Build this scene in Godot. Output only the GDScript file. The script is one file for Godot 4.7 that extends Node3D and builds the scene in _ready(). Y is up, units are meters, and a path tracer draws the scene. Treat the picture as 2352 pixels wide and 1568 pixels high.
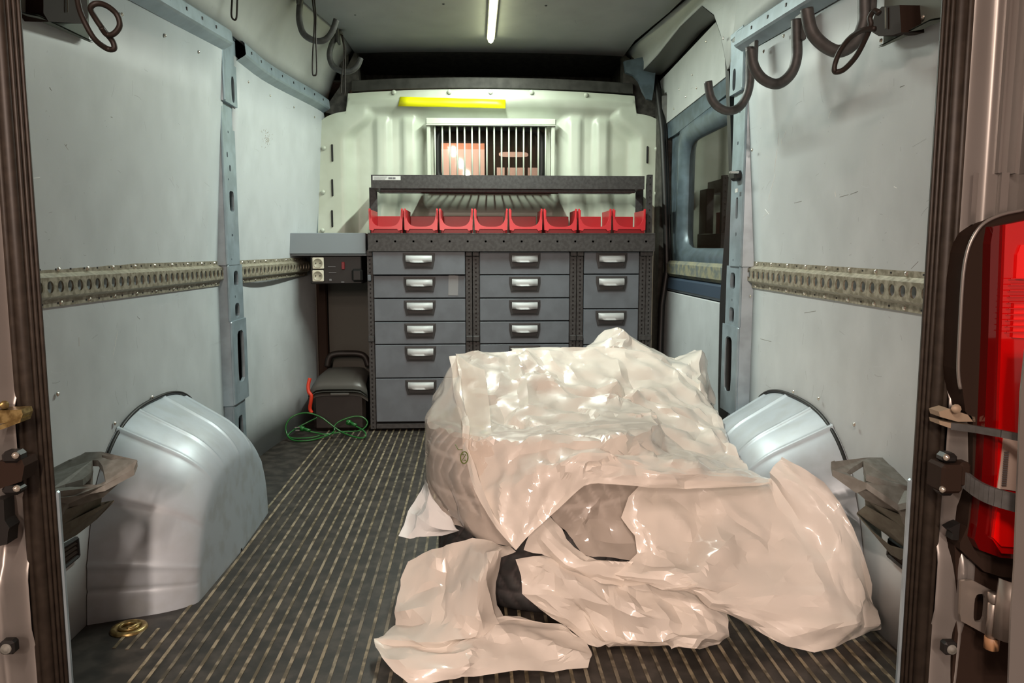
extends Node3D
# Cargo bay of a van seen through its open rear doors: camera at the rear, bay along -z, floor at y = 0.

var M = {}
var used = {}


func _ready():
	# ---- camera, sky, large lights, exposure ----
	var cam = Camera3D.new()
	cam.name = "camera"
	cam.position = Vector3(0, 0.86, 0)
	cam.rotation_order = EULER_ORDER_YXZ
	cam.rotation = Vector3(deg_to_rad(-6.8), deg_to_rad(-2.74), 0)
	cam.fov = rad_to_deg(2.0 * atan(784.0 / 1800.0))
	cam.near = 0.02
	cam.far = 60.0
	cam.current = true
	add_child(cam)
	var env = Environment.new()
	env.background_mode = Environment.BG_COLOR
	env.background_color = Color(0.50, 0.42, 0.385)
	env.background_energy_multiplier = 1.3
	env.tonemap_mode = Environment.TONE_MAPPER_LINEAR
	env.tonemap_exposure = 1.3
	env.sdfgi_enabled = true
	env.ssao_enabled = true
	env.ssil_enabled = true
	var we = WorldEnvironment.new()
	we.name = "environment"
	we.environment = env
	add_child(we)
	materials()
	led_strip()
	garage_lamps()
	# ---- large structure ----
	garage()
	shell()
	bulkhead()
	cab()
	sliding_door()
	posts_and_rails()
	rear_frame()
	# ---- objects ----
	wheel_arches()
	cabinets()
	shelf_and_bins()
	inverter_corner()
	wall_fittings()
	rear_fittings()
	tyres_and_bags()


# ---------------------------------------------------------------- naming
func numbered(n: String) -> String:
	if not used.has(n):
		used[n] = 0
		return n
	used[n] += 1
	return "%s_%03d" % [n, used[n]]


func tag(o: Node3D, label: String, category := "", group := "", kind := "") -> Node3D:
	if label:
		o.set_meta("label", label)
	if category:
		o.set_meta("category", category)
	if group:
		o.set_meta("group", group)
	if kind:
		o.set_meta("kind", kind)
	return o


func thing(n: String, at: Vector3, label: String, category := "", group := "", kind := "") -> Node3D:
	var o = Node3D.new()
	o.name = numbered(n)
	o.position = at
	add_child(o)
	return tag(o, label, category, group, kind)


func dup(src: Node3D, base: String, at: Vector3, label: String) -> Node3D:
	var c: Node3D = src.duplicate()
	c.name = numbered(base)
	add_child(c)
	c.position = at
	c.set_meta("label", label)
	return c


# a mesh under a thing is built in world coordinates and shifted to the thing's base
func obj(n: String, st: SurfaceTool, m: Material, parent: Node3D = null) -> MeshInstance3D:
	var o = MeshInstance3D.new()
	st.generate_normals()
	o.mesh = st.commit()
	o.material_override = m
	if parent == null:
		o.name = numbered(n)
		add_child(o)
	else:
		o.name = n
		parent.add_child(o, true)
		var w = Vector3.ZERO
		var p: Node = parent
		while p != self:
			w += (p as Node3D).position
			p = p.get_parent()
		o.position = -w
	return o


# ---------------------------------------------------------------- mesh helpers
func mb(smooth := false) -> SurfaceTool:
	var st = SurfaceTool.new()
	st.begin(Mesh.PRIMITIVE_TRIANGLES)
	st.set_smooth_group(0 if smooth else -1)
	return st


func flat(st: SurfaceTool, smooth := false) -> void:
	st.set_smooth_group(0 if smooth else -1)


func tri(st: SurfaceTool, a: Vector3, b: Vector3, c: Vector3) -> void:   # counter-clockwise from outside
	st.add_vertex(a)
	st.add_vertex(c)
	st.add_vertex(b)


func quad(st: SurfaceTool, a: Vector3, b: Vector3, c: Vector3, d: Vector3) -> void:
	tri(st, a, b, c)
	tri(st, a, c, d)


func oquad(st: SurfaceTool, a: Vector3, b: Vector3, c: Vector3, d: Vector3, out: Vector3) -> void:
	if (b - a).cross(c - a).dot(out) + (c - a).cross(d - a).dot(out) >= 0.0:
		quad(st, a, b, c, d)
	else:
		quad(st, a, d, c, b)


func otri(st: SurfaceTool, a: Vector3, b: Vector3, c: Vector3, out: Vector3) -> void:
	if (b - a).cross(c - a).dot(out) >= 0.0:
		tri(st, a, b, c)
	else:
		tri(st, a, c, b)


func bx(st: SurfaceTool, c: Vector3, s: Vector3, bevel := 0.0, b := Basis()) -> void:
	var h = s * 0.5
	var e = minf(bevel, minf(h.x, minf(h.y, h.z)) * 0.9)
	var hv = [h.x, h.y, h.z]
	for ax in 3:
		for sg in [-1, 1]:
			var p = []
			for q in [[-1, -1], [1, -1], [1, 1], [-1, 1]]:
				var v = [0.0, 0.0, 0.0]
				v[ax] = sg * hv[ax]
				v[(ax + 1) % 3] = q[0] * (hv[(ax + 1) % 3] - e)
				v[(ax + 2) % 3] = q[1] * (hv[(ax + 2) % 3] - e)
				p.append(c + b * Vector3(v[0], v[1], v[2]))
			var o = Vector3.ZERO
			o[ax] = sg
			oquad(st, p[0], p[1], p[2], p[3], b * o)
	if e <= 0.0:
		return
	for ax in 3:
		var u = (ax + 1) % 3
		var w = (ax + 2) % 3
		for su in [-1, 1]:
			for sw in [-1, 1]:
				var p = []
				for q in [[-1, 0], [1, 0], [1, 1], [-1, 1]]:
					var v = [0.0, 0.0, 0.0]
					v[ax] = q[0] * (hv[ax] - e)
					v[u] = su * (hv[u] - (0.0 if q[1] == 0 else e))
					v[w] = sw * (hv[w] - (e if q[1] == 0 else 0.0))
					p.append(c + b * Vector3(v[0], v[1], v[2]))
				var o = Vector3.ZERO
				o[u] = su
				o[w] = sw
				oquad(st, p[0], p[1], p[2], p[3], b * o)
	for sx in [-1, 1]:
		for sy in [-1, 1]:
			for sz in [-1, 1]:
				var o = Vector3(sx, sy, sz)
				otri(st, c + b * (o * Vector3(h.x, h.y - e, h.z - e)), c + b * (o * Vector3(h.x - e, h.y, h.z - e)), c + b * (o * Vector3(h.x - e, h.y - e, h.z)), b * o)


func boxmm(st: SurfaceTool, lo: Vector3, hi: Vector3, bevel := 0.0) -> void:
	bx(st, (lo + hi) * 0.5, (hi - lo).abs(), bevel)


func tube(st: SurfaceTool, pts: Array, r: float, n := 8, closed := false) -> void:
	var k = pts.size()
	var rings = []
	var side = Vector3.ZERO
	for i in k:
		var a: Vector3 = pts[(i - 1 + k) % k] if (i > 0 or closed) else pts[i]
		var c: Vector3 = pts[(i + 1) % k] if (i < k - 1 or closed) else pts[i]
		var t = (c - a).normalized()
		if side == Vector3.ZERO:
			side = t.cross(Vector3.UP if absf(t.y) < 0.9 else Vector3.RIGHT).normalized()
		side = (side - t * side.dot(t)).normalized()
		var up = side.cross(t)
		var ring = []
		for j in n:
			var f = TAU * j / n
			ring.append(pts[i] + (side * cos(f) + up * sin(f)) * r)
		rings.append(ring)
	for i in (k if closed else k - 1):
		var A = rings[i]
		var B = rings[(i + 1) % k]
		var mid: Vector3 = (pts[i] + pts[(i + 1) % k]) * 0.5
		for j in n:
			var j2 = (j + 1) % n
			oquad(st, A[j], A[j2], B[j2], B[j], (A[j] + B[j2]) * 0.5 - mid)
	if not closed:
		for e in [0, k - 1]:
			var out: Vector3 = (pts[0] - pts[1]) if e == 0 else (pts[k - 1] - pts[k - 2])
			for j in range(1, n - 1):
				otri(st, rings[e][0], rings[e][j], rings[e][j + 1], out)


func spline(pts: Array, per: int, closed := false) -> Array:
	var out = []
	var n = pts.size()
	for i in (n if closed else n - 1):
		var p0: Vector3 = pts[(i - 1 + n) % n] if (closed or i > 0) else pts[0]
		var p1: Vector3 = pts[i]
		var p2: Vector3 = pts[(i + 1) % n]
		var p3: Vector3 = pts[(i + 2) % n] if (closed or i < n - 2) else pts[n - 1]
		for k in per:
			out.append(p1.cubic_interpolate(p2, p0, p3, float(k) / per))
	if not closed:
		out.append(pts[n - 1])
	return out


# profile: [radius, height] pairs turned about the local y axis of xf
func lathe(st: SurfaceTool, prof: Array, n: int, xf: Transform3D) -> void:
	for i in prof.size() - 1:
		for j in n:
			var a = TAU * j / n
			var b = TAU * (j + 1) / n
			var p = []
			for q in [[i, a], [i, b], [i + 1, b], [i + 1, a]]:
				var pr = prof[q[0]]
				p.append(xf * Vector3(pr[0] * cos(q[1]), pr[1], pr[0] * sin(q[1])))
			var rad = Vector3(cos((a + b) / 2), 0, sin((a + b) / 2))
			var d = Vector2(prof[i + 1][0] - prof[i][0], prof[i + 1][1] - prof[i][1])
			quad(st, p[3], p[2], p[1], p[0])


# polygon in the xy plane of xf, pushed along its -z by depth; front faces +z
func extrude(st: SurfaceTool, poly: Array, depth: float, xf: Transform3D) -> void:
	var pv = PackedVector2Array(poly)
	if Geometry2D.is_polygon_clockwise(pv):
		pv.reverse()
	var big = PackedVector2Array()   # the triangulation needs room, in units well above its tolerance
	for p in pv:
		big.append(p * 1000.0)
	var ix = Geometry2D.triangulate_polygon(big)
	var z = xf.basis.z
	for i in range(0, ix.size(), 3):
		var a = pv[ix[i]]
		var b = pv[ix[i + 1]]
		var c = pv[ix[i + 2]]
		otri(st, xf * Vector3(a.x, a.y, 0), xf * Vector3(b.x, b.y, 0), xf * Vector3(c.x, c.y, 0), z)
		otri(st, xf * Vector3(a.x, a.y, -depth), xf * Vector3(b.x, b.y, -depth), xf * Vector3(c.x, c.y, -depth), -z)
	var n = pv.size()
	for i in n:
		var a = pv[i]
		var b = pv[(i + 1) % n]
		oquad(st, xf * Vector3(a.x, a.y, 0), xf * Vector3(b.x, b.y, 0), xf * Vector3(b.x, b.y, -depth), xf * Vector3(a.x, a.y, -depth), xf.basis * Vector3(b.y - a.y, a.x - b.x, 0))


# flat plate with real holes: x from 0 to length, y across, faces +z of xf. holes: [cx, cy, half_w, half_h, roundness (2 = ellipse, 6 = rounded box)], in order of cx
func holed(st: SurfaceTool, xf: Transform3D, length: float, width: float, holes: Array, depth: float) -> void:
	var z = xf.basis.z
	var h = width * 0.5
	var x = 0.0
	for hole in holes:
		var m: float = hole[2] * 1.12 + 0.001
		var x0: float = hole[0] - m
		if x0 > x:
			oquad(st, xf * Vector3(x, -h, 0), xf * Vector3(x0, -h, 0), xf * Vector3(x0, h, 0), xf * Vector3(x, h, 0), z)
		x = hole[0] + m
		var outer = []
		var inner = []
		for k in 16:
			var q = k / 4
			var f = (k % 4) / 2.0 - 1.0
			var s = Vector2.ZERO
			match q:
				0: s = Vector2(1, f)
				1: s = Vector2(-f, 1)
				2: s = Vector2(-1, -f)
				3: s = Vector2(f, -1)
			outer.append(Vector3(hole[0] + s.x * m, lerpf(hole[1], h, s.y) if s.y > 0 else lerpf(hole[1], -h, -s.y), 0))
			var g: float = pow(pow(absf(s.x), hole[4]) + pow(absf(s.y), hole[4]), 1.0 / hole[4])
			inner.append(Vector3(hole[0] + s.x / g * hole[2], hole[1] + s.y / g * hole[3], 0))
		for k in 16:
			var k2 = (k + 1) % 16
			oquad(st, xf * outer[k], xf * outer[k2], xf * inner[k2], xf * inner[k], z)
			var back = Vector3(0, 0, -depth)
			oquad(st, xf * inner[k], xf * inner[k2], xf * (inner[k2] + back), xf * (inner[k] + back), xf.basis * (Vector3(hole[0], hole[1], 0) - inner[k]))
	if x < length:
		oquad(st, xf * Vector3(x, -h, 0), xf * Vector3(length, -h, 0), xf * Vector3(length, h, 0), xf * Vector3(x, h, 0), z)


# sheet from a grid of points (rows of equal length); the side that looks along out is its front
func sheet(st: SurfaceTool, rows: Array, out: Vector3, close_u := false) -> void:
	for i in rows.size() - 1:
		var A = rows[i]
		var B = rows[i + 1]
		var n: int = A.size()
		for j in (n if close_u else n - 1):
			var k = (j + 1) % n
			oquad(st, A[j], A[k], B[k], B[j], out)


# sheet with thickness: front rows, back rows and the rims between
func slab(st: SurfaceTool, rows: Array, shift: Vector3) -> void:
	var back = []
	for r in rows:
		var b = []
		for p in r:
			b.append(p + shift)
		back.append(b)
	sheet(st, rows, -shift)
	sheet(st, back, shift)
	var last: int = rows.size() - 1
	var m: int = rows[0].size() - 1
	for i in last:
		for j in [0, m]:
			var o: Vector3 = rows[i][j] - rows[i][m - j]
			oquad(st, rows[i][j], rows[i + 1][j], back[i + 1][j], back[i][j], o)
	for j in m:
		for i in [0, last]:
			var o: Vector3 = rows[i][j] - rows[last - i][j]
			oquad(st, rows[i][j], rows[i][j + 1], back[i][j + 1], back[i][j], o)


func frame(at: Vector3, x: Vector3, z: Vector3) -> Transform3D:   # x along the length, z towards the viewer of the plate
	var xn = x.normalized()
	var zn = (z - xn * z.dot(xn)).normalized()
	return Transform3D(Basis(xn, zn.cross(xn), zn), at)


func dome(st: SurfaceTool, at: Vector3, n: Vector3, r: float, h: float) -> void:
	var up = n.normalized()
	var sd = up.cross(Vector3.UP if absf(up.y) < 0.9 else Vector3.RIGHT).normalized()
	var b = Basis(sd, up, sd.cross(up))
	lathe(st, [[0.0001, h], [r * 0.6, h * 0.8], [r, 0.0]], 8, Transform3D(b, at))


func screws(parent: Node3D, pts: Array, n: Vector3, r: float, h: float, m: Material, called := "screw") -> void:
	if pts.is_empty():
		return
	var st = mb(true)
	dome(st, Vector3.ZERO, n, r, h)
	st.generate_normals()
	var mesh = st.commit()
	var w = Vector3.ZERO
	var p: Node = parent
	while p != self:
		w += (p as Node3D).position
		p = p.get_parent()
	for q in pts:
		var o = MeshInstance3D.new()
		o.mesh = mesh
		o.material_override = m
		o.name = called
		parent.add_child(o, true)
		o.position = q - w


# ---------------------------------------------------------------- materials
func noise_tex(seed_: int, freq: float, lo: Color, hi: Color, a := 0.3, b := 0.7, octaves := 4, size := 512) -> NoiseTexture2D:
	var n = FastNoiseLite.new()
	n.seed = seed_
	n.noise_type = FastNoiseLite.TYPE_SIMPLEX_SMOOTH
	n.frequency = freq
	n.fractal_octaves = octaves
	var g = Gradient.new()
	g.offsets = PackedFloat32Array([a, b])
	g.colors = PackedColorArray([lo, hi])
	var t = NoiseTexture2D.new()
	t.width = size
	t.height = size
	t.seamless = true
	t.noise = n
	t.color_ramp = g
	return t


func mat(called: String, c: Color, rough := 0.6, metal := 0.0, tex: Texture2D = null, scale := 1.0) -> StandardMaterial3D:
	var m = StandardMaterial3D.new()
	m.resource_name = called
	m.albedo_color = c
	m.roughness = rough
	m.metallic = metal
	if tex:
		m.albedo_texture = tex
		m.uv1_triplanar = true
		m.uv1_world_triplanar = true
		m.uv1_scale = Vector3(scale, scale, scale)
	M[called] = m
	return m


# scuffed board: faint blotches, short scratches, specks
func scuff_image(seed_: int) -> ImageTexture:
	var r = RandomNumberGenerator.new()
	r.seed = seed_
	var n = FastNoiseLite.new()
	n.seed = seed_
	n.frequency = 0.006
	n.fractal_octaves = 4
	var im = Image.create(1024, 1024, false, Image.FORMAT_RGB8)
	for y in 1024:
		for x in 1024:
			var edge = minf(1.0, minf(minf(x, 1023 - x), minf(y, 1023 - y)) / 60.0)
			var v = 0.955 + 0.05 * n.get_noise_2d(x, y * 0.8) * edge
			im.set_pixel(x, y, Color(v, v, v * 0.995))
	for k in 210:
		var p = Vector2(r.randf_range(20, 1003), r.randf_range(20, 1003))
		var a = r.randf_range(-0.4, 0.4) + (PI / 2 if r.randf() < 0.6 else 0.0)
		var len_ = r.randf_range(4, 60) * r.randf()
		var t = 1.0 if r.randf() < 0.6 else 0.72
		var bend = r.randf_range(-0.02, 0.02)
		for i in int(len_):
			a += bend
			p += Vector2(cos(a), sin(a))
			if p.x < 1 or p.y < 1 or p.x > 1022 or p.y > 1022:
				break
			im.set_pixel(int(p.x), int(p.y), im.get_pixel(int(p.x), int(p.y)).lerp(Color(t, t, t), 0.8))
	for k in 90:
		var x = r.randi_range(2, 1020)
		var y = r.randi_range(2, 1020)
		var t = 0.55 if r.randf() < 0.6 else 1.0
		for i in r.randi_range(1, 3):
			im.set_pixel(x + i, y, im.get_pixel(x + i, y).lerp(Color(t, t, t * 0.95), 0.6))
	return ImageTexture.create_from_image(im)


func materials() -> void:
	var scuff = scuff_image(11)
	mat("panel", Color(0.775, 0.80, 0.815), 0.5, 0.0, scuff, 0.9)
	mat("panel_upper", Color(0.70, 0.715, 0.71), 0.55, 0.0, scuff, 0.9)  # darker copy of panel; on the side door it stands for shade
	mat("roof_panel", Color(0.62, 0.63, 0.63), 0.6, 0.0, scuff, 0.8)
	mat("dark_trim", Color(0.27, 0.26, 0.24), 0.55, 0.0, noise_tex(3, 0.02, Color(0.7, 0.7, 0.7), Color(1, 1, 1)), 2.0)
	mat("header_trim", Color(0.30, 0.295, 0.28), 0.5, 0.0, noise_tex(3, 0.02, Color(0.8, 0.8, 0.8), Color(1, 1, 1)), 2.0)
	mat("black", Color(0.07, 0.066, 0.062), 0.5)
	mat("black_brown", Color(0.13, 0.095, 0.07), 0.55)
	mat("rack", Color(0.235, 0.235, 0.235), 0.5, 0.0, noise_tex(5, 0.03, Color(0.8, 0.8, 0.8), Color(1, 1, 1)), 3.0)
	mat("drawer", Color(0.395, 0.425, 0.455), 0.45, 0.0, noise_tex(6, 0.008, Color(0.93, 0.93, 0.93), Color(1, 1, 1)), 2.0)
	mat("handle_recess", Color(0.17, 0.175, 0.18), 0.5)
	mat("handle_grip", Color(0.70, 0.715, 0.72), 0.5, 0.12)
	mat("bin_red", Color(0.72, 0.13, 0.165), 0.33)
	mat("bulkhead", Color(0.77, 0.80, 0.74), 0.34, 0.0, noise_tex(8, 0.006, Color(0.93, 0.93, 0.92), Color(1, 1, 1)), 1.0)
	mat("van_paint", Color(0.60, 0.665, 0.70), 0.36, 0.3, noise_tex(9, 0.01, Color(0.9, 0.9, 0.9), Color(1, 1, 1)), 2.0)
	mat("door_paint", Color(0.37, 0.43, 0.47), 0.36, 0.3, noise_tex(9, 0.012, Color(0.85, 0.85, 0.83), Color(1, 1, 1)), 2.0)
	mat("sill_dust", Color(0.52, 0.53, 0.48), 0.7, 0.0, noise_tex(31, 0.012, Color(0.72, 0.76, 0.82), Color(1, 0.97, 0.88)), 3.0)
	mat("door_blue", Color(0.27, 0.33, 0.40), 0.4, 0.3)
	mat("track_grey", Color(0.30, 0.30, 0.28), 0.5, 0.2)
	mat("ink_soft", Color(0.42, 0.42, 0.43), 0.6)
	var ct = mat("tape_clear", Color(0.66, 0.67, 0.68, 0.45), 0.35)
	ct.transparency = BaseMaterial3D.TRANSPARENCY_ALPHA
	mat("shelf_paint", Color(0.50, 0.545, 0.57), 0.45)
	mat("socket_shade", Color(0.66, 0.65, 0.58), 0.4)
	mat("switch_red", Color(0.45, 0.12, 0.14), 0.4)
	mat("holder", Color(0.40, 0.41, 0.37), 0.6, 0.0, noise_tex(18, 0.02, Color(0.85, 0.83, 0.80), Color(1, 1, 1)), 4.0)
	mat("steel_dull", Color(0.66, 0.63, 0.60), 0.36, 0.75)
	mat("bush", Color(0.60, 0.45, 0.32), 0.5)
	mat("dusty_metal", Color(0.60, 0.53, 0.45), 0.6, 0.2)
	mat("arch_paint", Color(0.70, 0.745, 0.78), 0.44, 0.25, noise_tex(10, 0.012, Color(0.945, 0.935, 0.92), Color(1, 1, 1), 0.25, 0.55, 5), 1.6)
	mat("body_silver", Color(0.56, 0.545, 0.53), 0.33, 0.55, noise_tex(12, 0.004, Color(0.94, 0.93, 0.92), Color(1, 1, 1)), 1.0)
	mat("seal", Color(0.205, 0.175, 0.145), 0.5, 0.0, noise_tex(13, 0.02, Color(0.78, 0.76, 0.74), Color(1, 1, 1)), 3.0)
	mat("zinc", Color(0.72, 0.70, 0.63), 0.36, 0.40, noise_tex(14, 0.03, Color(0.78, 0.77, 0.74), Color(1, 1, 1)), 3.0)
	mat("brass", Color(0.70, 0.62, 0.42), 0.35, 0.8, noise_tex(14, 0.03, Color(0.75, 0.72, 0.68), Color(1, 1, 1)), 4.0)
	mat("steel", Color(0.78, 0.78, 0.77), 0.3, 0.85)
	mat("screw", Color(0.85, 0.83, 0.78), 0.25, 0.8)
	mat("hook", Color(0.29, 0.295, 0.295), 0.5, 0.0, noise_tex(15, 0.02, Color(0.85, 0.84, 0.82), Color(1, 1, 1)), 4.0)
	mat("chock", Color(0.47, 0.475, 0.455), 0.65, 0.0, noise_tex(16, 0.02, Color(0.86, 0.85, 0.83), Color(1, 1, 1)), 4.0)
	mat("box_brown", Color(0.17, 0.125, 0.10), 0.7)
	M.box_brown.metallic_specular = 0.25
	mat("bracket", Color(0.46, 0.49, 0.46), 0.75)
	M.bracket.metallic_specular = 0.3
	mat("floor_mat", Color(0.215, 0.195, 0.175), 0.55, 0.0, noise_tex(17, 0.012, Color(0.6, 0.58, 0.55), Color(1, 1, 1), 0.3, 0.72, 5, 1024), 1.1)
	for k in 4:
		mat("strip_%d" % k, [Color(0.54, 0.50, 0.42), Color(0.48, 0.45, 0.38), Color(0.42, 0.39, 0.33), Color(0.51, 0.47, 0.38)][k], 0.55, 0.0, noise_tex(20 + k, 0.03, Color(0.62, 0.60, 0.56), Color(1, 1, 1), 0.36, 0.60, 5, 1024), 0.7)
	mat("yellow_tape", Color(0.93, 0.92, 0.03), 0.45)
	mat("cable_green", Color(0.10, 0.36, 0.14), 0.3)
	mat("white_plastic", Color(0.86, 0.85, 0.78), 0.35)
	mat("socket_hole", Color(0.03, 0.03, 0.03), 0.6)
	mat("sticker", Color(0.80, 0.81, 0.80), 0.45)
	mat("ink", Color(0.18, 0.18, 0.19), 0.6)
	mat("orange_red", Color(0.78, 0.20, 0.09), 0.5)
	mat("toolbox", Color(0.125, 0.10, 0.085), 0.5)
	mat("toolbox_lid", Color(0.30, 0.29, 0.275), 0.38)
	mat("rubber", Color(0.075, 0.072, 0.07), 0.65)
	var tread = mat("tyre_tread", Color(1, 1, 1), 0.7)
	tread.vertex_color_use_as_albedo = true
	mat("print_green", Color(0.33, 0.40, 0.08), 0.5)
	mat("corner_shade", Color(0.27, 0.265, 0.235), 0.6)  # shade of the left bulkhead corner, put into a board colour
	mat("scratch_light", Color(0.93, 0.94, 0.93), 0.6)
	mat("scuff_dark", Color(0.50, 0.50, 0.48), 0.7)
	mat("dirt_brown", Color(0.45, 0.38, 0.25), 0.8)
	mat("ground", Color(0.42, 0.39, 0.37), 0.7, 0.0, noise_tex(30, 0.01, Color(0.8, 0.8, 0.8), Color(1, 1, 1)), 0.5)
	mat("garage_paint", Color(0.80, 0.72, 0.66), 0.8)
	mat("garage_ochre", Color(0.72, 0.52, 0.40), 0.8)
	mat("seat_cloth", Color(0.13, 0.14, 0.15), 0.9)
	var glass = mat("pane", Color(0.30, 0.25, 0.20, 0.12), 0.02)
	glass.transparency = BaseMaterial3D.TRANSPARENCY_ALPHA
	var tint = mat("tinted_pane", Color(0.10, 0.075, 0.055, 0.86), 0.03)
	tint.transparency = BaseMaterial3D.TRANSPARENCY_ALPHA
	var led = mat("led_diffuser", Color(1, 1, 1), 0.4)
	led.emission_enabled = true
	led.emission = Color(0.98, 1.0, 0.80)
	led.emission_energy_multiplier = 13.0
	var tl = mat("tube_glow", Color(1, 1, 1), 0.4)
	tl.emission_enabled = true
	tl.emission = Color(1.0, 0.90, 0.83)
	tl.emission_energy_multiplier = 12.0
	var film = mat("film", Color(0.955, 0.925, 0.885, 0.80), 0.38)
	film.transparency = BaseMaterial3D.TRANSPARENCY_ALPHA
	film.backlight_enabled = true
	film.backlight = Color(0.5, 0.48, 0.46)
	film.clearcoat_enabled = true
	film.clearcoat = 0.7
	film.clearcoat_roughness = 0.08
	var thin = mat("film_thin", Color(0.93, 0.88, 0.83, 0.50), 0.40)
	thin.transparency = BaseMaterial3D.TRANSPARENCY_ALPHA
	thin.backlight_enabled = true
	thin.backlight = Color(0.5, 0.48, 0.46)
	thin.clearcoat_enabled = true
	thin.clearcoat = 1.0
	thin.clearcoat_roughness = 0.08
	var white = mat("film_white", Color(0.90, 0.91, 0.91, 0.95), 0.28)
	white.transparency = BaseMaterial3D.TRANSPARENCY_ALPHA
	white.clearcoat_enabled = true
	white.clearcoat = 0.9
	white.clearcoat_roughness = 0.1
	var lens = mat("red_lens", Color(0.75, 0.01, 0.015), 0.12)
	lens.clearcoat_enabled = true
	lens.clearcoat = 1.0
	lens.clearcoat_roughness = 0.04
	var lens2 = mat("red_lens_dark", Color(0.36, 0.008, 0.012), 0.15)
	lens2.clearcoat_enabled = true
	lens2.clearcoat = 1.0
	lens2.clearcoat_roughness = 0.04
	var lens3 = mat("red_lens_bright", Color(0.95, 0.03, 0.02), 0.2)
	lens3.clearcoat_enabled = true
	lens3.clearcoat = 1.0
	lens3.clearcoat_roughness = 0.04
	mat("clear_lens", Color(0.80, 0.73, 0.68), 0.2)


# ---------------------------------------------------------------- lamps
func area_light(called: String, at: Vector3, size: Vector2, rot: Vector3, c: Color, e: float, parent: Node3D) -> void:
	var l = AreaLight3D.new()
	l.name = called
	l.area_size = size
	l.light_color = c
	l.light_energy = e
	l.area_range = 20.0
	l.shadow_enabled = true
	parent.add_child(l, true)
	l.rotation = rot
	l.position = at - parent.position


func led_strip() -> void:
	var t = thing("led_strip_light", Vector3(0.08, 1.84, -3.2), "bright white led strip light fixed along the middle of the van ceiling", "lamp")
	var s = mb()
	bx(s, Vector3(0.083, 1.840, -3.2), Vector3(0.040, 0.012, 1.28), 0.003)
	obj("housing", s, M.white_plastic, t)
	s = mb(true)
	for z in [[-3.825, -2.575]]:
		tube(s, [Vector3(0.083, 1.828, z[0]), Vector3(0.083, 1.828, z[1])], 0.0125, 10)
	obj("diffuser_tube", s, M.led_diffuser, t)
	area_light("led_area_light", Vector3(0.083, 1.810, -3.2), Vector2(0.03, 1.24), Vector3(-PI / 2, 0, 0), Color(0.96, 1.0, 0.96), 2.5, t)


func garage_lamps() -> void:
	var where = ["second behind the van", "third behind the van", "farthest behind the van", "added unseen over the open rear doors to brighten the bags", "added unseen ahead of the van's windscreen"]
	for k in 5:
		var z: float = [2.35, 4.03, 5.71, 0.0, -6.75][k]  # last two lamps are added, to brighten the bags and the wall ahead
		var x: float = [-0.31, -0.23, -0.15, -0.40, -0.15][k]
		var t = thing("fluorescent_lamp", Vector3(x, 2.25, z + 0.45), "pinkish white fluorescent tube lamp on the garage ceiling, %s" % where[k], "lamp", "garage tube lamps")
		var s = mb()
		bx(s, Vector3(x + 0.02, 2.262, z + 0.45), Vector3(0.10, 0.05, 1.05), 0.01)
		obj("housing", s, M.white_plastic, t)
		s = mb(true)
		tube(s, [Vector3(x - 0.02, 2.215, z), Vector3(x + 0.06, 2.215, z + 0.95)], 0.018, 8)
		obj("tube", s, M.tube_glow, t)
		area_light("tube_area_light", Vector3(x + 0.02, 2.185, z + 0.475), Vector2(0.06, 0.95), Vector3(-PI / 2, 0, 0), Color(1.0, 0.895, 0.83), [15.0, 15.0, 15.0, 4.0, 2.4][k], t)


# ---------------------------------------------------------------- surroundings and shell
func garage() -> void:
	var s = mb()
	boxmm(s, Vector3(-6, -0.72, -9.0), Vector3(6, -0.62, 9.5))
	tag(obj("ground", s, M.ground), "grey concrete garage floor under and behind the van", "floor", "", "structure")
	s = mb()
	boxmm(s, Vector3(-6, 2.30, -9.0), Vector3(6, 2.40, 9.5))
	tag(obj("ceiling_garage", s, M.garage_paint), "plain garage ceiling above the van carrying the tube lamps", "ceiling", "", "structure")
	s = mb()
	boxmm(s, Vector3(-6, -0.62, -7.2), Vector3(6, 1.715, -7.0))
	tag(obj("wall_garage", s, M.garage_paint), "pale garage wall ahead of the van seen through its windscreen", "wall", "", "structure")
	s = mb()
	boxmm(s, Vector3(-6, 1.715, -7.2), Vector3(6, 2.30, -7.01))
	tag(obj("wall_garage_top", s, M.garage_ochre), "ochre upper band of the garage wall ahead of the van", "wall", "", "structure")


func wall_l(y: float, z: float) -> float:
	var t = smoothstep(-3.15, -4.15, z)
	return -0.895 + 0.05 * clampf((y - 0.75) / 0.8, 0.0, 1.3) + 0.10 * t


func wall_r(y: float, _z: float) -> float:
	return 0.905 - 0.05 * clampf((y - 0.75) / 0.75, 0.0, 1.3)


func rail_y(z: float) -> float:   # height of the waist rail on the left side
	if z > -2.2:
		return lerpf(1.45, 1.51, (-1.4 - z) / 0.8)
	if z > -2.8:
		return lerpf(1.51, 1.557, (-2.2 - z) / 0.6)
	return lerpf(1.557, 1.560, (-2.8 - z) / 1.3)


func ceil_l(z: float) -> float:
	return -0.70 + 0.115 * smoothstep(-3.0, -4.1, z)


func ceil_r(z: float) -> float:
	return 0.835 - 0.08 * smoothstep(-3.1, -4.1, z)


func wall_rows(side: int, z0: float, z1: float, y0: float, top: float, n := 10) -> Array:
	var rows = []
	for i in n + 1:
		var z = lerpf(z0, z1, float(i) / n)
		var r = []
		var yt = top if top > 0 else rail_y(z) - 0.02
		for k in 9:
			var y = lerpf(y0, yt, k / 8.0)
			r.append(Vector3(wall_l(y, z) if side < 0 else wall_r(y, z), y, z))
		rows.append(r)
	return rows


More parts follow.
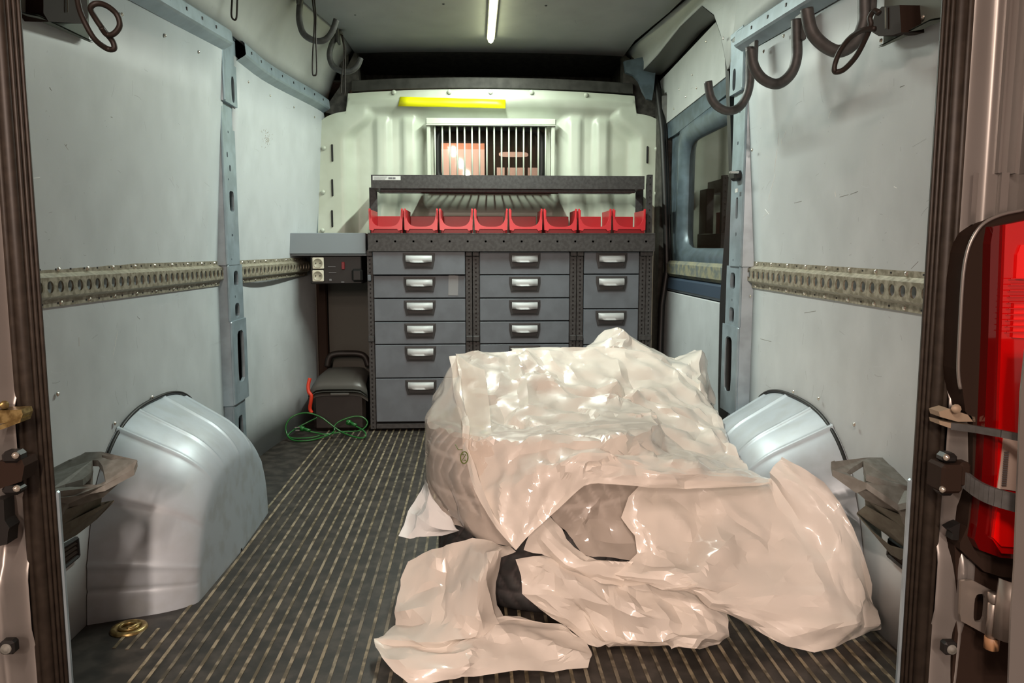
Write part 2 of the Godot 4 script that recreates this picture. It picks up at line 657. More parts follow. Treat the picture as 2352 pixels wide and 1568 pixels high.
# a thin worn line lying on a wall board
func mark(s: SurfaceTool, pts: Array, side: int) -> void:
	var on = []
	for p in pts:
		on.append(Vector3(wall_l(p.y, p.z) - 0.0002 if side < 0 else wall_r(p.y, p.z) + 0.0002, p.y, p.z))
	tube(s, on, 0.0008, 5)


func shell() -> void:
	# floor: rubber mat with inlaid anti-slip strips
	var fl = thing("floor", Vector3(0.02, 0, -2.7), "dark ribbed van floor with worn pale anti-slip strips running lengthwise", "floor", "", "structure")
	var s = mb()
	boxmm(s, Vector3(-0.93, -0.05, -4.10), Vector3(0.99, 0.0, -1.36))
	obj("floor_mat", s, M.floor_mat, fl)
	var r = RandomNumberGenerator.new()
	r.seed = 5
	var count = int(1.80 / 0.0305)
	for k in count:
		var x = -0.875 + k * 0.0305
		var z0 = -1.37
		var z1 = -4.0
		if x < -0.72:
			z0 = -1.62 - r.randf() * 0.03
			z1 = -1.75 + r.randf() * 0.02
			if x < -0.80:
				continue
		s = mb()
		var w = 0.0066 + r.randf() * 0.0012
		boxmm(s, Vector3(x - w / 2, 0.0, z1), Vector3(x + w / 2, 0.0016, z0))
		obj("floor_strip", s, M["strip_%d" % r.randi_range(0, 3)], fl)

	# left wall
	var wl = thing("wall_left", Vector3(-0.9, 0, -2.7), "left van wall of scuffed grey lining boards", "wall", "", "structure")
	var sh = Vector3(-0.012, 0, 0)
	s = mb(true)
	slab(s, wall_rows(-1, -1.40, -2.805, 0.0, 0), sh)
	obj("rear_board", s, M.panel, wl)
	s = mb(true)
	slab(s, wall_rows(-1, -2.92, -4.10, 0.0, 0, 14), sh)
	obj("front_board", s, M.panel, wl)
	s = mb(true)
	var rows = []
	for i in 13:
		var z = lerpf(-1.40, -4.10, i / 12.0)
		var lo = Vector3(wall_l(rail_y(z), z) + 0.012, rail_y(z) + 0.035, z)
		var hi = Vector3(ceil_l(z), 1.852, z)
		var row = []
		for k in 7:
			var f = k / 6.0
			row.append(lo.lerp(hi, f) + Vector3(-0.02, 0.012, 0) * sin(f * PI))
		rows.append(row)
	slab(s, rows, Vector3(-0.010, 0.006, 0))
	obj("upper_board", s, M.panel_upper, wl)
	s = mb()
	boxmm(s, Vector3(-1.0, -0.15, -4.3), Vector3(-0.96, 1.98, -1.345), 0.01)
	obj("outer_skin", s, M.body_silver, wl)
	var pts = []
	for i in 9:
		var z = -1.75 - i * 0.27
		pts.append(Vector3(wall_l(1.55, z) + 0.014, rail_y(z) + 0.085, z))
	for i in 9:
		var z = -1.75 - i * 0.27
		if absf(z + 2.88) > 0.1:
			pts.append(Vector3(wall_l(1.45, z) + 0.002, rail_y(z) - 0.075, z))
	for q in [Vector3(-0.893, 0.550, -1.694), Vector3(-0.893, 0.451, -2.177), Vector3(-0.893, 0.421, -2.379), Vector3(-0.893, 0.429, -1.947), Vector3(-0.890, 0.672, -2.818)]:
		pts.append(q + Vector3(0.002, 0, 0))
	screws(wl, pts, Vector3(1, 0.1, 0), 0.0055, 0.004, M.screw)

	# right wall behind the sliding door
	var wr = thing("wall_right", Vector3(0.9, 0, -1.9), "right rear van wall of scuffed grey lining boards", "wall", "", "structure")
	s = mb(true)
	slab(s, wall_rows(1, -1.40, -2.535, 0.0, 1.49), Vector3(0.012, 0, 0))
	obj("rear_board", s, M.panel, wr)
	s = mb(true)
	rows = []
	for i in 9:
		var z = lerpf(-1.40, -2.62, i / 8.0)
		var lo = Vector3(0.845, 1.525, z)
		var hi = Vector3(ceil_r(z), 1.852, z)
		var row = []
		for k in 7:
			var f = k / 6.0
			row.append(lo.lerp(hi, f) + Vector3(0.015, 0.008, 0) * sin(f * PI))
		rows.append(row)
	slab(s, rows, Vector3(0.012, 0.006, 0))
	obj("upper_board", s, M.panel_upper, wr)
	s = mb()
	boxmm(s, Vector3(1.0, -0.15, -2.56), Vector3(1.06, 1.98, -1.345), 0.01)
	boxmm(s, Vector3(1.03, -0.1, -4.3), Vector3(1.06, 1.9, -2.56))
	obj("outer_skin", s, M.body_silver, wr)
	pts = []
	for q in [Vector3(0.865, 1.161, -2.442), Vector3(0.850, 1.429, -2.331), Vector3(0.850, 1.434, -2.183), Vector3(0.900, 0.704, -2.509), Vector3(0.900, 0.457, -2.137), Vector3(0.900, 0.469, -1.975), Vector3(0.900, 0.445, -1.779)]:
		pts.append(q + Vector3(-0.003, 0, 0))
	for q in [Vector3(0.850, 1.522, -2.341), Vector3(0.840, 1.556, -2.686)]:
		pts.append(q + Vector3(-0.003, 0, 0))
	screws(wr, pts, Vector3(-1, 0.1, 0), 0.0055, 0.004, M.screw)

	# scratches, scuffs and a dirt splash on the boards
	s = mb()
	for q in [[Vector3(0.869, 1.187, -2.214), Vector3(0.869, 1.170, -2.231)], [Vector3(0.869, 1.169, -2.244), Vector3(0.869, 1.155, -2.249)], [Vector3(0.869, 1.188, -2.269), Vector3(0.869, 1.153, -2.275)], [Vector3(0.871, 1.145, -2.282), Vector3(0.872, 1.082, -2.309)], [Vector3(0.872, 1.075, -2.301), Vector3(0.875, 1.003, -2.361)], [Vector3(0.866, 1.193, -1.935), Vector3(0.866, 1.178, -1.950)], [Vector3(0.880, 0.978, -2.390), Vector3(0.880, 0.961, -2.359)], [Vector3(0.882, 0.953, -2.411), Vector3(0.882, 0.969, -2.358)], [Vector3(0.880, 0.998, -1.921), Vector3(0.880, 0.985, -1.917)], [Vector3(0.880, 0.989, -1.647), Vector3(0.880, 0.985, -1.636)]]:
		mark(s, q, 1)
	obj("pale_scratch", s, M.scratch_light, wr).set_meta("kind", "stuff")
	s = mb()
	for q in [[Vector3(0.878, 0.984, -2.169), Vector3(0.878, 0.986, -2.119)], [Vector3(0.880, 0.983, -1.896), Vector3(0.880, 0.986, -1.851)], [Vector3(0.880, 0.986, -1.840), Vector3(0.880, 0.990, -1.804)], [Vector3(0.898, 0.817, -1.583), Vector3(0.898, 0.833, -1.556)], [Vector3(0.862, 1.188, -1.621), Vector3(0.862, 1.188, -1.604)], [Vector3(0.903, 0.574, -2.429), Vector3(0.903, 0.576, -2.337)], [Vector3(0.903, 0.683, -2.106), Vector3(0.903, 0.694, -2.035)]]:
		mark(s, q, 1)
	obj("dark_scuff", s, M.scuff_dark, wr).set_meta("kind", "stuff")
	s = mb()
	var rr = RandomNumberGenerator.new()
	rr.seed = 77
	var spot = Vector3(-0.858, 1.307, -3.343)
	for k in 70:
		var q = Vector3(0, clampf(rr.randfn() * 0.016, -0.04, 0.04), clampf(rr.randfn() * 0.030, -0.07, 0.07))
		dome(s, Vector3(wall_l(spot.y + q.y, spot.z + q.z), spot.y + q.y, spot.z + q.z), Vector3(1, 0, 0.05), rr.randf_range(0.0010, 0.0028), 0.0006)
	obj("dirt_splash", s, M.dirt_brown, wl).set_meta("kind", "stuff")
	s = mb()
	for q in [[Vector3(-0.868, 1.081, -1.768), Vector3(-0.868, 1.078, -1.764)], [Vector3(-0.862, 1.187, -1.700), Vector3(-0.862, 1.182, -1.707)], [Vector3(-0.865, 1.172, -1.973), Vector3(-0.865, 1.172, -1.982)], [Vector3(-0.893, 0.679, -2.120), Vector3(-0.893, 0.671, -2.135)]]:
		mark(s, q, -1)
	obj("dark_scuff", s, M.scuff_dark, wl).set_meta("kind", "stuff")
	s = mb()
	for q in [[Vector3(-0.872, 0.997, -1.629), Vector3(-0.872, 1.002, -1.662)], [Vector3(-0.868, 1.081, -1.758), Vector3(-0.868, 1.070, -1.775)], [Vector3(-0.872, 1.066, -2.361), Vector3(-0.872, 1.055, -2.373)], [Vector3(-0.893, 0.659, -1.807), Vector3(-0.893, 0.639, -1.806)], [Vector3(-0.893, 0.653, -2.001), Vector3(-0.893, 0.597, -1.969)], [Vector3(-0.893, 0.659, -2.635), Vector3(-0.893, 0.636, -2.641)]]:
		mark(s, q, -1)
	obj("pale_scratch", s, M.scratch_light, wl).set_meta("kind", "stuff")

	# ceiling, slightly arched
	var ce = thing("ceiling", Vector3(0.06, 1.85, -2.7), "grey lined van ceiling with a gentle arch", "ceiling", "", "structure")
	s = mb(true)
	rows = []
	for i in 13:
		var z = lerpf(-1.40, -4.06, i / 12.0)
		var row = []
		for k in 11:
			var f = k / 10.0
			row.append(Vector3(lerpf(ceil_l(z), ceil_r(z), f), 1.850 - 0.012 * pow(absf(f * 2 - 1), 2.5) - 0.02 * smoothstep(-3.9, -4.06, z), z))
		rows.append(row)
	slab(s, rows, Vector3(0, 0.02, 0))
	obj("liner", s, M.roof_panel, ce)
	s = mb()
	boxmm(s, Vector3(-1.0, 1.90, -4.9), Vector3(1.06, 1.94, -1.36))
	obj("roof_skin", s, M.body_silver, ce)
	screws(ce, [Vector3(-0.12, 1.849, -3.35), Vector3(0.30, 1.849, -3.35), Vector3(-0.5, 1.845, -3.5)], Vector3(0, -1, 0), 0.006, 0.004, M.rack)


# ---------------------------------------------------------------- bulkhead
func bulk_z(x: float, y: float) -> float:
	var xc = x - 0.10
	var ax = absf(xc)
	# flat outer flange, then a drop into the recessed panel
	var top_in = 1.572 - 0.03 * pow(ax / 0.7, 2.0)
	var side_in = 0.735 - 0.115 * smoothstep(1.40, 1.53, y)
	var d = minf(side_in - ax, top_in - y)
	var inn = smoothstep(-0.02, 0.045, d)
	var z = -4.035 - 0.05 * inn
	# raised vertical ribs
	var curve = 0.05 * pow(clampf((1.30 - y) / 0.4, 0.0, 2.0), 1.6)
	for c in [-0.46, -0.325]:
		var w = absf(x - (c - curve)) / 0.045
		z += 0.020 * (1.0 - smoothstep(0.55, 1.0, w)) * smoothstep(1.54, 1.49, y)
	for c in [0.515, 0.655]:
		var w = absf(x - (c + curve)) / 0.045
		z += 0.020 * (1.0 - smoothstep(0.55, 1.0, w)) * smoothstep(1.54, 1.49, y)
	# shallow dish round the window
	var wd = maxf(absf(x - 0.085) - 0.345, maxf(y - 1.50, 1.0 - y))
	z -= 0.028 * (1.0 - smoothstep(-0.03, 0.04, wd))
	# pressed bead along the top flange and round side slots
	var bead = absf(y - (1.605 - 0.02 * pow(ax / 0.7, 2.0)))
	z += 0.006 * (1.0 - smoothstep(0.004, 0.014, bead)) * (1.0 - inn)
	return z


func bulkhead() -> void:
	var b = thing("wall_front", Vector3(0.1, 0, -4.05), "pale cream pressed steel bulkhead behind the cabinets", "wall", "", "structure")
	var s = mb(true)
	var nx = 150
	var ny = 120
	var grid = []
	for j in ny + 1:
		var row = []
		for i in nx + 1:
			var x = lerpf(-0.80, 0.99, float(i) / nx)
			# the notched corner is a steep step in the outline
			for edge in [0.10 - 0.722, 0.10 + 0.722]:
				if absf(x - edge) < 0.006:
					x = edge + (0.002 if x > edge else -0.002)
			var ax = absf(x - 0.10)
			var top = 1.648 - 0.028 * pow(ax / 0.72, 2.0)
			if ax > 0.722:
				var f = (ax - 0.722) / 0.16
				top = 1.535 - 0.02 * f - 0.05 * pow(clampf(f, 0, 1), 3.0)
			var fy = float(j) / ny
			var mid = minf(1.50, top - 0.03)
			var y = fy / 0.9 * mid if fy < 0.9 else lerpf(mid, top, (fy - 0.9) / 0.1)
			row.append(Vector3(x, y, bulk_z(x, y)))
		grid.append(row)
	for j in ny:
		for i in nx:
			var c: Vector3 = (grid[j][i] + grid[j + 1][i + 1]) * 0.5
			if c.x > -0.205 and c.x < 0.372 and c.y > 1.165 and c.y < 1.485:
				continue
			oquad(s, grid[j][i], grid[j][i + 1], grid[j + 1][i + 1], grid[j + 1][i], Vector3(0, 0, 1))
	obj("pressed_panel", s, M.bulkhead, b)
	s = mb()
	boxmm(s, Vector3(-0.96, -0.1, -4.18), Vector3(-0.21, 1.60, -4.15))
	boxmm(s, Vector3(0.38, -0.1, -4.18), Vector3(1.04, 1.60, -4.15))
	boxmm(s, Vector3(-0.21, -0.1, -4.18), Vector3(0.38, 1.155, -4.15))
	boxmm(s, Vector3(-0.21, 1.495, -4.18), Vector3(0.38, 1.60, -4.15))
	# window reveal
	boxmm(s, Vector3(-0.225, 1.15, -4.16), Vector3(-0.205, 1.50, -4.09))
	boxmm(s, Vector3(0.372, 1.15, -4.16), Vector3(0.392, 1.50, -4.09))
	boxmm(s, Vector3(-0.225, 1.485, -4.16), Vector3(0.392, 1.505, -4.09))
	boxmm(s, Vector3(-0.225, 1.145, -4.16), Vector3(0.392, 1.165, -4.09))
	obj("back_skin", s, M.bulkhead, b)
	# bolts and slots on the flange
	var pts = []
	for q in [Vector3(-0.745, 1.354, -4.030), Vector3(-0.755, 1.138, -4.030), Vector3(-0.763, 0.948, -4.030), Vector3(0.928, 1.359, -4.030), Vector3(0.933, 1.137, -4.030), Vector3(0.937, 0.936, -4.030), Vector3(-0.393, 1.626, -4.030), Vector3(-0.119, 1.631, -4.030), Vector3(0.086, 1.633, -4.030), Vector3(0.291, 1.633, -4.030), Vector3(0.565, 1.622, -4.030)]:
		pts.append(q + Vector3(0, 0, 0.002))
	screws(b, pts, Vector3(0, 0, 1), 0.012, 0.008, M.bulkhead, "bolt")
	for q in [Vector3(-0.705, 1.331, -4.030), Vector3(-0.709, 1.160, -4.030), Vector3(-0.714, 1.007, -4.030), Vector3(0.882, 1.331, -4.030), Vector3(0.883, 1.146, -4.030), Vector3(0.884, 0.992, -4.030)]:
		s = mb()
		bx(s, q + Vector3(0, 0, -0.003), Vector3(0.009, 0.085 if q.y > 1.0 else 0.06, 0.012), 0.003)
		obj("slot", s, M.socket_hole, b)
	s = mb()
	boxmm(s, Vector3(-0.86, 0.0, -4.010), Vector3(-0.485, 0.832, -4.002))  # added dark board; its colour stands for the shade under the shelf
	obj("added_shade_board", s, M.corner_shade, b)
	# window with a dark rubber surround
	var w = thing("window_1", Vector3(0.083, 1.16, -4.11), "small bulkhead window into the cab with a dark rubber surround", "window", "", "structure")
	s = mb()
	var fr = []
	for k in 40:
		var a = TAU * k / 40.0
		var c = Vector2(cos(a), sin(a))
		var g = pow(pow(absf(c.x), 6.0) + pow(absf(c.y), 6.0), 1.0 / 6.0)
		fr.append(Vector3(0.083 + c.x / g * 0.268, 1.322 + c.y / g * 0.150, -4.112))
	s.set_smooth_group(0)
	tube(s, fr, 0.019, 8, true)
	obj("rubber_surround", s, M.black, w)
	s = mb()
	boxmm(s, Vector3(-0.20, 1.165, -4.116), Vector3(0.365, 1.485, -4.113))
	obj("pane", s, M.pane, w)
	# grille of bars in front of the window
	var g = thing("window_grille", Vector3(0.088, 1.16, -4.04), "cream steel grille of upright bars over the bulkhead window", "grille")
	s = mb()
	bx(s, Vector3(0.088, 1.487, -4.045), Vector3(0.655, 0.034, 0.05), 0.006)
	bx(s, Vector3(0.088, 1.470, -4.026), Vector3(0.650, 0.006, 0.016), 0.002)
	obj("top_rail", s, M.bulkhead, g)
	for x in [-0.226, 0.402]:
		s = mb()
		bx(s, Vector3(x, 1.33, -4.045), Vector3(0.02, 0.34, 0.03), 0.004)
		obj("side_rail", s, M.bulkhead, g)
	for k in 16:
		var x = -0.194 + k * 0.0372
		s = mb(true)
		tube(s, [Vector3(x, 1.165, -4.04), Vector3(x, 1.475, -4.04)], 0.0042, 8)
		obj("bar", s, M.bulkhead, g)
	# tape
	s = mb(true)
	var rows = []
	for k in 13:
		var f = k / 12.0
		var top = Vector3(-0.363, 1.605, -4.027)
		var topr = Vector3(0.160, 1.595, -4.027)
		var lo = Vector3(-0.373, 1.559, -4.027)
		var lor = Vector3(0.160, 1.553, -4.027)
		var wob = Vector3(0, 0, 0.0025 * sin(f * 19.0) + 0.002)
		rows.append([top.lerp(topr, f) + wob, lo.lerp(lor, f) + wob * 0.6])
	slab(s, rows, Vector3(0, 0, -0.0006))
	tag(obj("tape_strip", s, M.yellow_tape), "bright yellow tape strip stuck across the top of the bulkhead", "tape")
	# dark storage recess above the bulkhead and the ledge under it
	var h = thing("trim_1", Vector3(0.1, 1.65, -4.1), "dark grey header ledge and recess above the bulkhead", "trim", "", "structure")
	s = mb(true)
	rows = []
	for k in 17:
		var f = k / 16.0
		var x = lerpf(-0.60, 0.80, f)
		var dip = -0.022 * pow(absf(f * 2 - 1), 2.2)
		rows.append([Vector3(x, 1.705 + dip, -4.16), Vector3(x, 1.707 + dip, -4.05), Vector3(x, 1.700 + dip, -4.03), Vector3(x, 1.652 + dip, -4.02), Vector3(x, 1.646 + dip, -4.06)])
	sheet(s, rows, Vector3(0, 0.3, 1))
	obj("ledge", s, M.header_trim, h)
	s = mb()
	boxmm(s, Vector3(-0.98, 1.60, -4.72), Vector3(1.04, 1.90, -4.70))
	boxmm(s, Vector3(-0.98, 1.69, -4.70), Vector3(1.04, 1.70, -4.12))
	boxmm(s, Vector3(-0.66, 1.60, -4.70), Vector3(-0.62, 1.90, -4.07))
	boxmm(s, Vector3(0.80, 1.60, -4.70), Vector3(0.84, 1.90, -4.07))
	boxmm(s, Vector3(-0.66, 1.850, -4.70), Vector3(0.84, 1.858, -4.07))
	obj("recess_lining", s, M.dark_trim, h)
	s = mb()
	pl(s, [Vector3(-0.579, 1.840, -4.060), Vector3(-0.637, 1.729, -4.060), Vector3(-0.665, 1.655, -4.060), Vector3(-0.727, 1.570, -4.060), Vector3(-0.737, 1.532, -4.060), Vector3(-0.669, 1.516, -4.060), Vector3(-0.629, 1.524, -4.060), Vector3(-0.623, 1.630, -4.060), Vector3(-0.568, 1.677, -4.060)], 0.08)
	pl(s, [Vector3(0.756, 1.828, -4.060), Vector3(0.759, 1.658, -4.060), Vector3(0.804, 1.637, -4.060), Vector3(0.815, 1.536, -4.060), Vector3(0.860, 1.523, -4.060), Vector3(0.927, 1.524, -4.060), Vector3(0.928, 1.670, -4.060), Vector3(0.842, 1.776, -4.060)], 0.08)
	obj("corner_trim", s, M.dark_trim, h)


# polygon of points on one z plane pushed backwards
func pl(s: SurfaceTool, pts: Array, depth: float) -> void:
	var p2 = []
	for p in pts:
		p2.append(Vector2(p.x, p.y))
	extrude(s, p2, depth, Transform3D(Basis(), Vector3(0, 0, pts[0].z)))


# polygon of points on one x plane pushed along dir (thickness)
func plx(s: SurfaceTool, pts: Array, depth: float, face: int) -> void:
	var p2 = []
	var xf = Transform3D(Basis(Vector3(0, 0, -face), Vector3(0, 1, 0), Vector3(face, 0, 0)), Vector3(pts[0].x, 0, 0))
	for p in pts:
		p2.append(Vector2(-face * p.z, p.y))
	extrude(s, p2, depth, xf)


func cab() -> void:
	# what shows through the bulkhead window: dark cab lining, a seat, and the garage beyond the windscreen
	var c = thing("trim_2", Vector3(0, 0, -5.2), "dark cab lining and windscreen frame beyond the bulkhead window", "trim", "", "structure")
	var s = mb()
	boxmm(s, Vector3(-1.0, 1.90, -5.9), Vector3(1.06, 1.94, -4.72))
	boxmm(s, Vector3(-1.04, 0.2, -5.9), Vector3(-1.0, 1.94, -4.2))
	boxmm(s, Vector3(1.06, 0.2, -5.9), Vector3(1.10, 1.94, -4.2))
	boxmm(s, Vector3(-1.0, 0.2, -5.95), Vector3(1.06, 1.15, -5.5), 0.05)
	boxmm(s, Vector3(-1.0, 1.63, -5.95), Vector3(1.06, 1.94, -5.85))
	boxmm(s, Vector3(0.08, 1.10, -5.95), Vector3(0.17, 1.64, -5.88))
	boxmm(s, Vector3(0.56, 1.10, -5.95), Vector3(1.06, 1.64, -5.88))
	boxmm(s, Vector3(-1.0, 0.2, -5.9), Vector3(1.06, 0.22, -4.2))
	obj("cab_lining", s, M.seat_cloth, c)
	s = mb()
	boxmm(s, Vector3(0.085, 0.9, -4.62), Vector3(0.125, 1.72, -4.58), 0.01)
	obj("middle_post", s, M.seat_cloth, c)
	# passenger seat with a slotted headrest
	var st = thing("cab_chair", Vector3(0.27, 0.5, -4.72), "dark cab seat with a slotted headrest seen through the barred window", "seat")
	s = mb()
	holed(s, frame(Vector3(0.105, 1.425, -4.68), Vector3(1, 0, 0), Vector3(0, 0, 1)), 0.285, 0.175, [[0.130, -0.018, 0.088, 0.018, 5.0]], 0.06)
	holed(s, frame(Vector3(0.390, 1.425, -4.74), Vector3(-1, 0, 0), Vector3(0, 0, -1)), 0.285, 0.175, [[0.155, -0.018, 0.088, 0.018, 5.0]], 0.001)
	boxmm(s, Vector3(0.105, 1.5125, -4.74), Vector3(0.390, 1.516, -4.68))
	boxmm(s, Vector3(0.105, 1.334, -4.74), Vector3(0.390, 1.3375, -4.68))
	obj("headrest", s, M.seat_cloth, st)
	for x in [0.19, 0.31]:
		s = mb()
		boxmm(s, Vector3(x - 0.008, 1.15, -4.72), Vector3(x + 0.008, 1.335, -4.70))
		obj("headrest_stalk", s, M.seat_cloth, st)
	s = mb()
	bx(s, Vector3(0.25, 0.86, -4.72), Vector3(0.42, 0.66, 0.14), 0.05)
	obj("seat_back", s, M.seat_cloth, st)


# ---------------------------------------------------------------- side door with window
func sliding_door() -> void:
	var d = thing("door_1", Vector3(0.98, 0, -3.3), "blue-grey sliding side door with a tinted window and lining boards", "door", "", "structure")
	var s = mb()
	# pressed door frame round the window opening
	var zf = -3.86
	var zr = -2.62
	var gy0 = 0.86
	var gy1 = 1.335
	var gz0 = -3.62
	var gz1 = -2.86
	# rows of rings: outer edge, raised face, inner lip, glass edge
	var rings = []
	for spec in [[0.965, 0.10, 0.10], [0.952, 0.085, 0.085], [0.950, 0.045, 0.040], [0.975, 0.005, 0.005], [0.992, 0.0, 0.0]]:
		var ring = []
		for k in 48:
			var a = TAU * k / 48.0
			var c = Vector2(cos(a), sin(a))
			var g = pow(pow(absf(c.x), 8.0) + pow(absf(c.y), 8.0), 1.0 / 8.0)
			var zz = (gz0 + gz1) / 2 + c.x / g * ((gz1 - gz0) / 2 + spec[1])
			var yy = (gy0 + gy1) / 2 + c.y / g * ((gy1 - gy0) / 2 + spec[2])
			ring.append(Vector3(spec[0], yy, zz))
		rings.append(ring)
	s.set_smooth_group(0)
	sheet(s, rings, Vector3(-1, 0, 0), true)
	flat(s)
	obj("window_frame", s, M.door_paint, d)
	s = mb()
	boxmm(s, Vector3(0.965, gy1 + 0.095, zf), Vector3(0.985, 1.70, zr), 0.004)
	boxmm(s, Vector3(0.965, 0.0, zf), Vector3(0.985, gy0 - 0.09, zr), 0.004)
	boxmm(s, Vector3(0.965, gy0 - 0.12, zf), Vector3(0.985, gy1 + 0.12, gz0 - 0.09), 0.004)
	boxmm(s, Vector3(0.965, gy0 - 0.12, gz1 + 0.09), Vector3(0.985, gy1 + 0.12, zr), 0.004)
	obj("door_skin", s, M.door_paint, d)
	s = mb()
	boxmm(s, Vector3(0.930, 0.725, zf), Vector3(0.975, 0.800, zr), 0.014)
	obj("dusty_sill", s, M.sill_dust, d)
	s = mb()
	boxmm(s, Vector3(0.938, 0.655, zf), Vector3(0.975, 0.724, zr), 0.012)
	obj("waist_band", s, M.door_blue, d)
	s = mb()
	boxmm(s, Vector3(0.945, 0.02, zf), Vector3(0.957, 0.65, zr), 0.003)
	obj("added_shade_board", s, M.panel, d)
	s = mb()
	plx(s, [Vector3(0.945, 1.700, -4.058), Vector3(0.945, 1.733, -3.160), Vector3(0.945, 1.730, -2.902), Vector3(0.945, 1.503, -2.832), Vector3(0.945, 1.498, -2.966), Vector3(0.945, 1.467, -3.900)], 0.012, -1)
	obj("upper_board", s, M.panel_upper, d)  # same lining board, with its shade put into the darker grey
	s = mb()
	plx(s, [Vector3(0.950, 1.466, -3.920), Vector3(0.950, 1.498, -2.981), Vector3(0.950, 1.503, -2.846), Vector3(0.950, 1.445, -2.841), Vector3(0.950, 1.435, -2.965), Vector3(0.950, 1.392, -3.736), Vector3(0.950, 1.391, -3.878)], 0.012, -1)
	obj("upper_band", s, M.door_paint, d)
	screws(d, [Vector3(0.944, 1.511, -3.757), Vector3(0.944, 1.528, -3.551), Vector3(0.944, 1.532, -3.380), Vector3(0.944, 1.583, -3.669), Vector3(0.944, 1.601, -3.453), Vector3(0.944, 1.691, -3.257), Vector3(0.944, 0.712, -3.298), Vector3(0.944, 0.711, -3.071)], Vector3(-1, 0, 0), 0.005, 0.004, M.screw)
	var w = thing("window_2", Vector3(0.99, gy0, -3.24), "dark tinted window in the sliding side door", "window", "", "structure")
	s = mb()
	boxmm(s, Vector3(0.988, gy0 - 0.01, gz0 - 0.01), Vector3(0.992, gy1 + 0.01, gz1 + 0.01))
	obj("pane", s, M.tinted_pane, w)
	s = mb()
	boxmm(s, Vector3(1.0, gy0 - 0.05, gz0 - 0.05), Vector3(1.02, gy1 + 0.05, gz1 + 0.05))
	obj("outer_tint", s, M.black_brown, w)
	# door opening: seal at the front edge, roof-side lining above, track with round holes
	var o = thing("trim_3", Vector3(0.9, 1.6, -3.3), "roof-side lining and dark track slot above the sliding door", "trim", "", "structure")
	s = mb(true)
	tube(s, [Vector3(0.900, 1.710, -3.999), Vector3(0.915, 1.619, -3.961), Vector3(0.925, 1.430, -3.894), Vector3(0.930, 1.218, -3.859), Vector3(0.935, 0.964, -3.820), Vector3(0.935, 0.754, -3.782), Vector3(0.915, 0.584, -3.789), Vector3(0.910, 0.370, -3.784), Vector3(0.900, 0.157, -3.758)], 0.016, 8)
	tube(s, [Vector3(0.925, 1.640, -3.959), Vector3(0.940, 1.430, -3.893), Vector3(0.945, 1.218, -3.858), Vector3(0.950, 0.964, -3.819), Vector3(0.950, 0.796, -3.769)], 0.008, 8)
	obj("door_seal", s, M.black, o)
	s = mb()
	# front jamb between bulkhead and door
	boxmm(s, Vector3(0.925, 0.0, -4.15), Vector3(1.03, 1.62, -3.90), 0.02)
	obj("front_jamb", s, M.dark_trim, o)
	s = mb(true)
	var top = [Vector3(0.760, 1.838, -4.103), Vector3(0.800, 1.845, -3.773), Vector3(0.832, 1.850, -3.484), Vector3(0.855, 1.850, -3.255), Vector3(0.882, 1.850, -3.021), Vector3(0.901, 1.850, -2.738), Vector3(0.840, 1.727, -2.395), Vector3(0.845, 1.668, -2.402)]
	var low = [Vector3(0.800, 1.772, -4.223), Vector3(0.835, 1.729, -3.973), Vector3(0.850, 1.745, -3.731), Vector3(0.850, 1.765, -3.328), Vector3(0.845, 1.750, -2.985), Vector3(0.845, 1.672, -2.829), Vector3(0.845, 1.579, -2.741), Vector3(0.845, 1.450, -2.663)]
	var rows = []
	for i in 8:
		var row = []
		for k in 5:
			row.append(top[i].lerp(low[i], k / 4.0) + Vector3(0.02, 0.012, 0) * sin(PI * k / 4.0))
		rows.append(row)
	slab(s, rows, Vector3(0.012, 0.004, 0))
	obj("roof_side_board", s, M.panel_upper, o)
	s = mb(true)
	var lip = [Vector3(0.800, 1.772, -4.223), Vector3(0.835, 1.725, -3.973), Vector3(0.850, 1.739, -3.731), Vector3(0.850, 1.760, -3.328), Vector3(0.845, 1.747, -2.985), Vector3(0.845, 1.669, -2.829), Vector3(0.845, 1.576, -2.741), Vector3(0.845, 1.447, -2.663)]
	rows = []
	for q in lip:
		rows.append([q, q + Vector3(0.05, -0.012, -0.01), q + Vector3(0.10, -0.008, -0.02)])
	sheet(s, rows, Vector3(0.3, -1, 0))
	obj("slot_lip", s, M.track_grey, o)
	# turned-down end of the lining at the bulkhead corner
	s = mb()
	pl(s, [Vector3(0.741, 1.771, -3.950), Vector3(0.750, 1.717, -3.950), Vector3(0.787, 1.705, -3.950), Vector3(0.816, 1.676, -3.950), Vector3(0.834, 1.631, -3.950), Vector3(0.857, 1.593, -3.950), Vector3(0.881, 1.585, -3.950), Vector3(0.890, 1.637, -3.950), Vector3(0.900, 1.772, -3.950), Vector3(0.840, 1.792, -3.950)], 0.03)
	obj("lining_end", s, M.door_paint, o)
	s = mb()
	plx(s, [Vector3(0.990, 1.716, -4.350), Vector3(0.990, 1.892, -3.509), Vector3(0.990, 1.938, -3.213), Vector3(0.990, 1.836, -2.905), Vector3(0.990, 1.450, -2.865)], 0.02, -1)
	obj("track_back", s, M.track_grey, o)
	for q in [Vector3(0.975, 1.836, -3.986), Vector3(0.975, 1.847, -3.735), Vector3(0.975, 1.860, -3.481)]:
		s = mb(true)
		dome(s, q, Vector3(-1, 0, 0), 0.014, 0.012)
		obj("track_bolt", s, M.black, o)
	# rear jamb side of the door opening
	s = mb()
	plx(s, [Vector3(0.870, 1.556, -2.779), Vector3(0.885, 1.110, -2.687), Vector3(0.900, 0.659, -2.743), Vector3(0.900, 0.347, -2.730), Vector3(0.900, 0.194, -2.705), Vector3(0.900, 0.216, -2.613), Vector3(0.900, 0.665, -2.659), Vector3(0.885, 1.107, -2.651), Vector3(0.870, 1.546, -2.741)], 0.02, -1)
	obj("rear_jamb_seal", s, M.black, o)


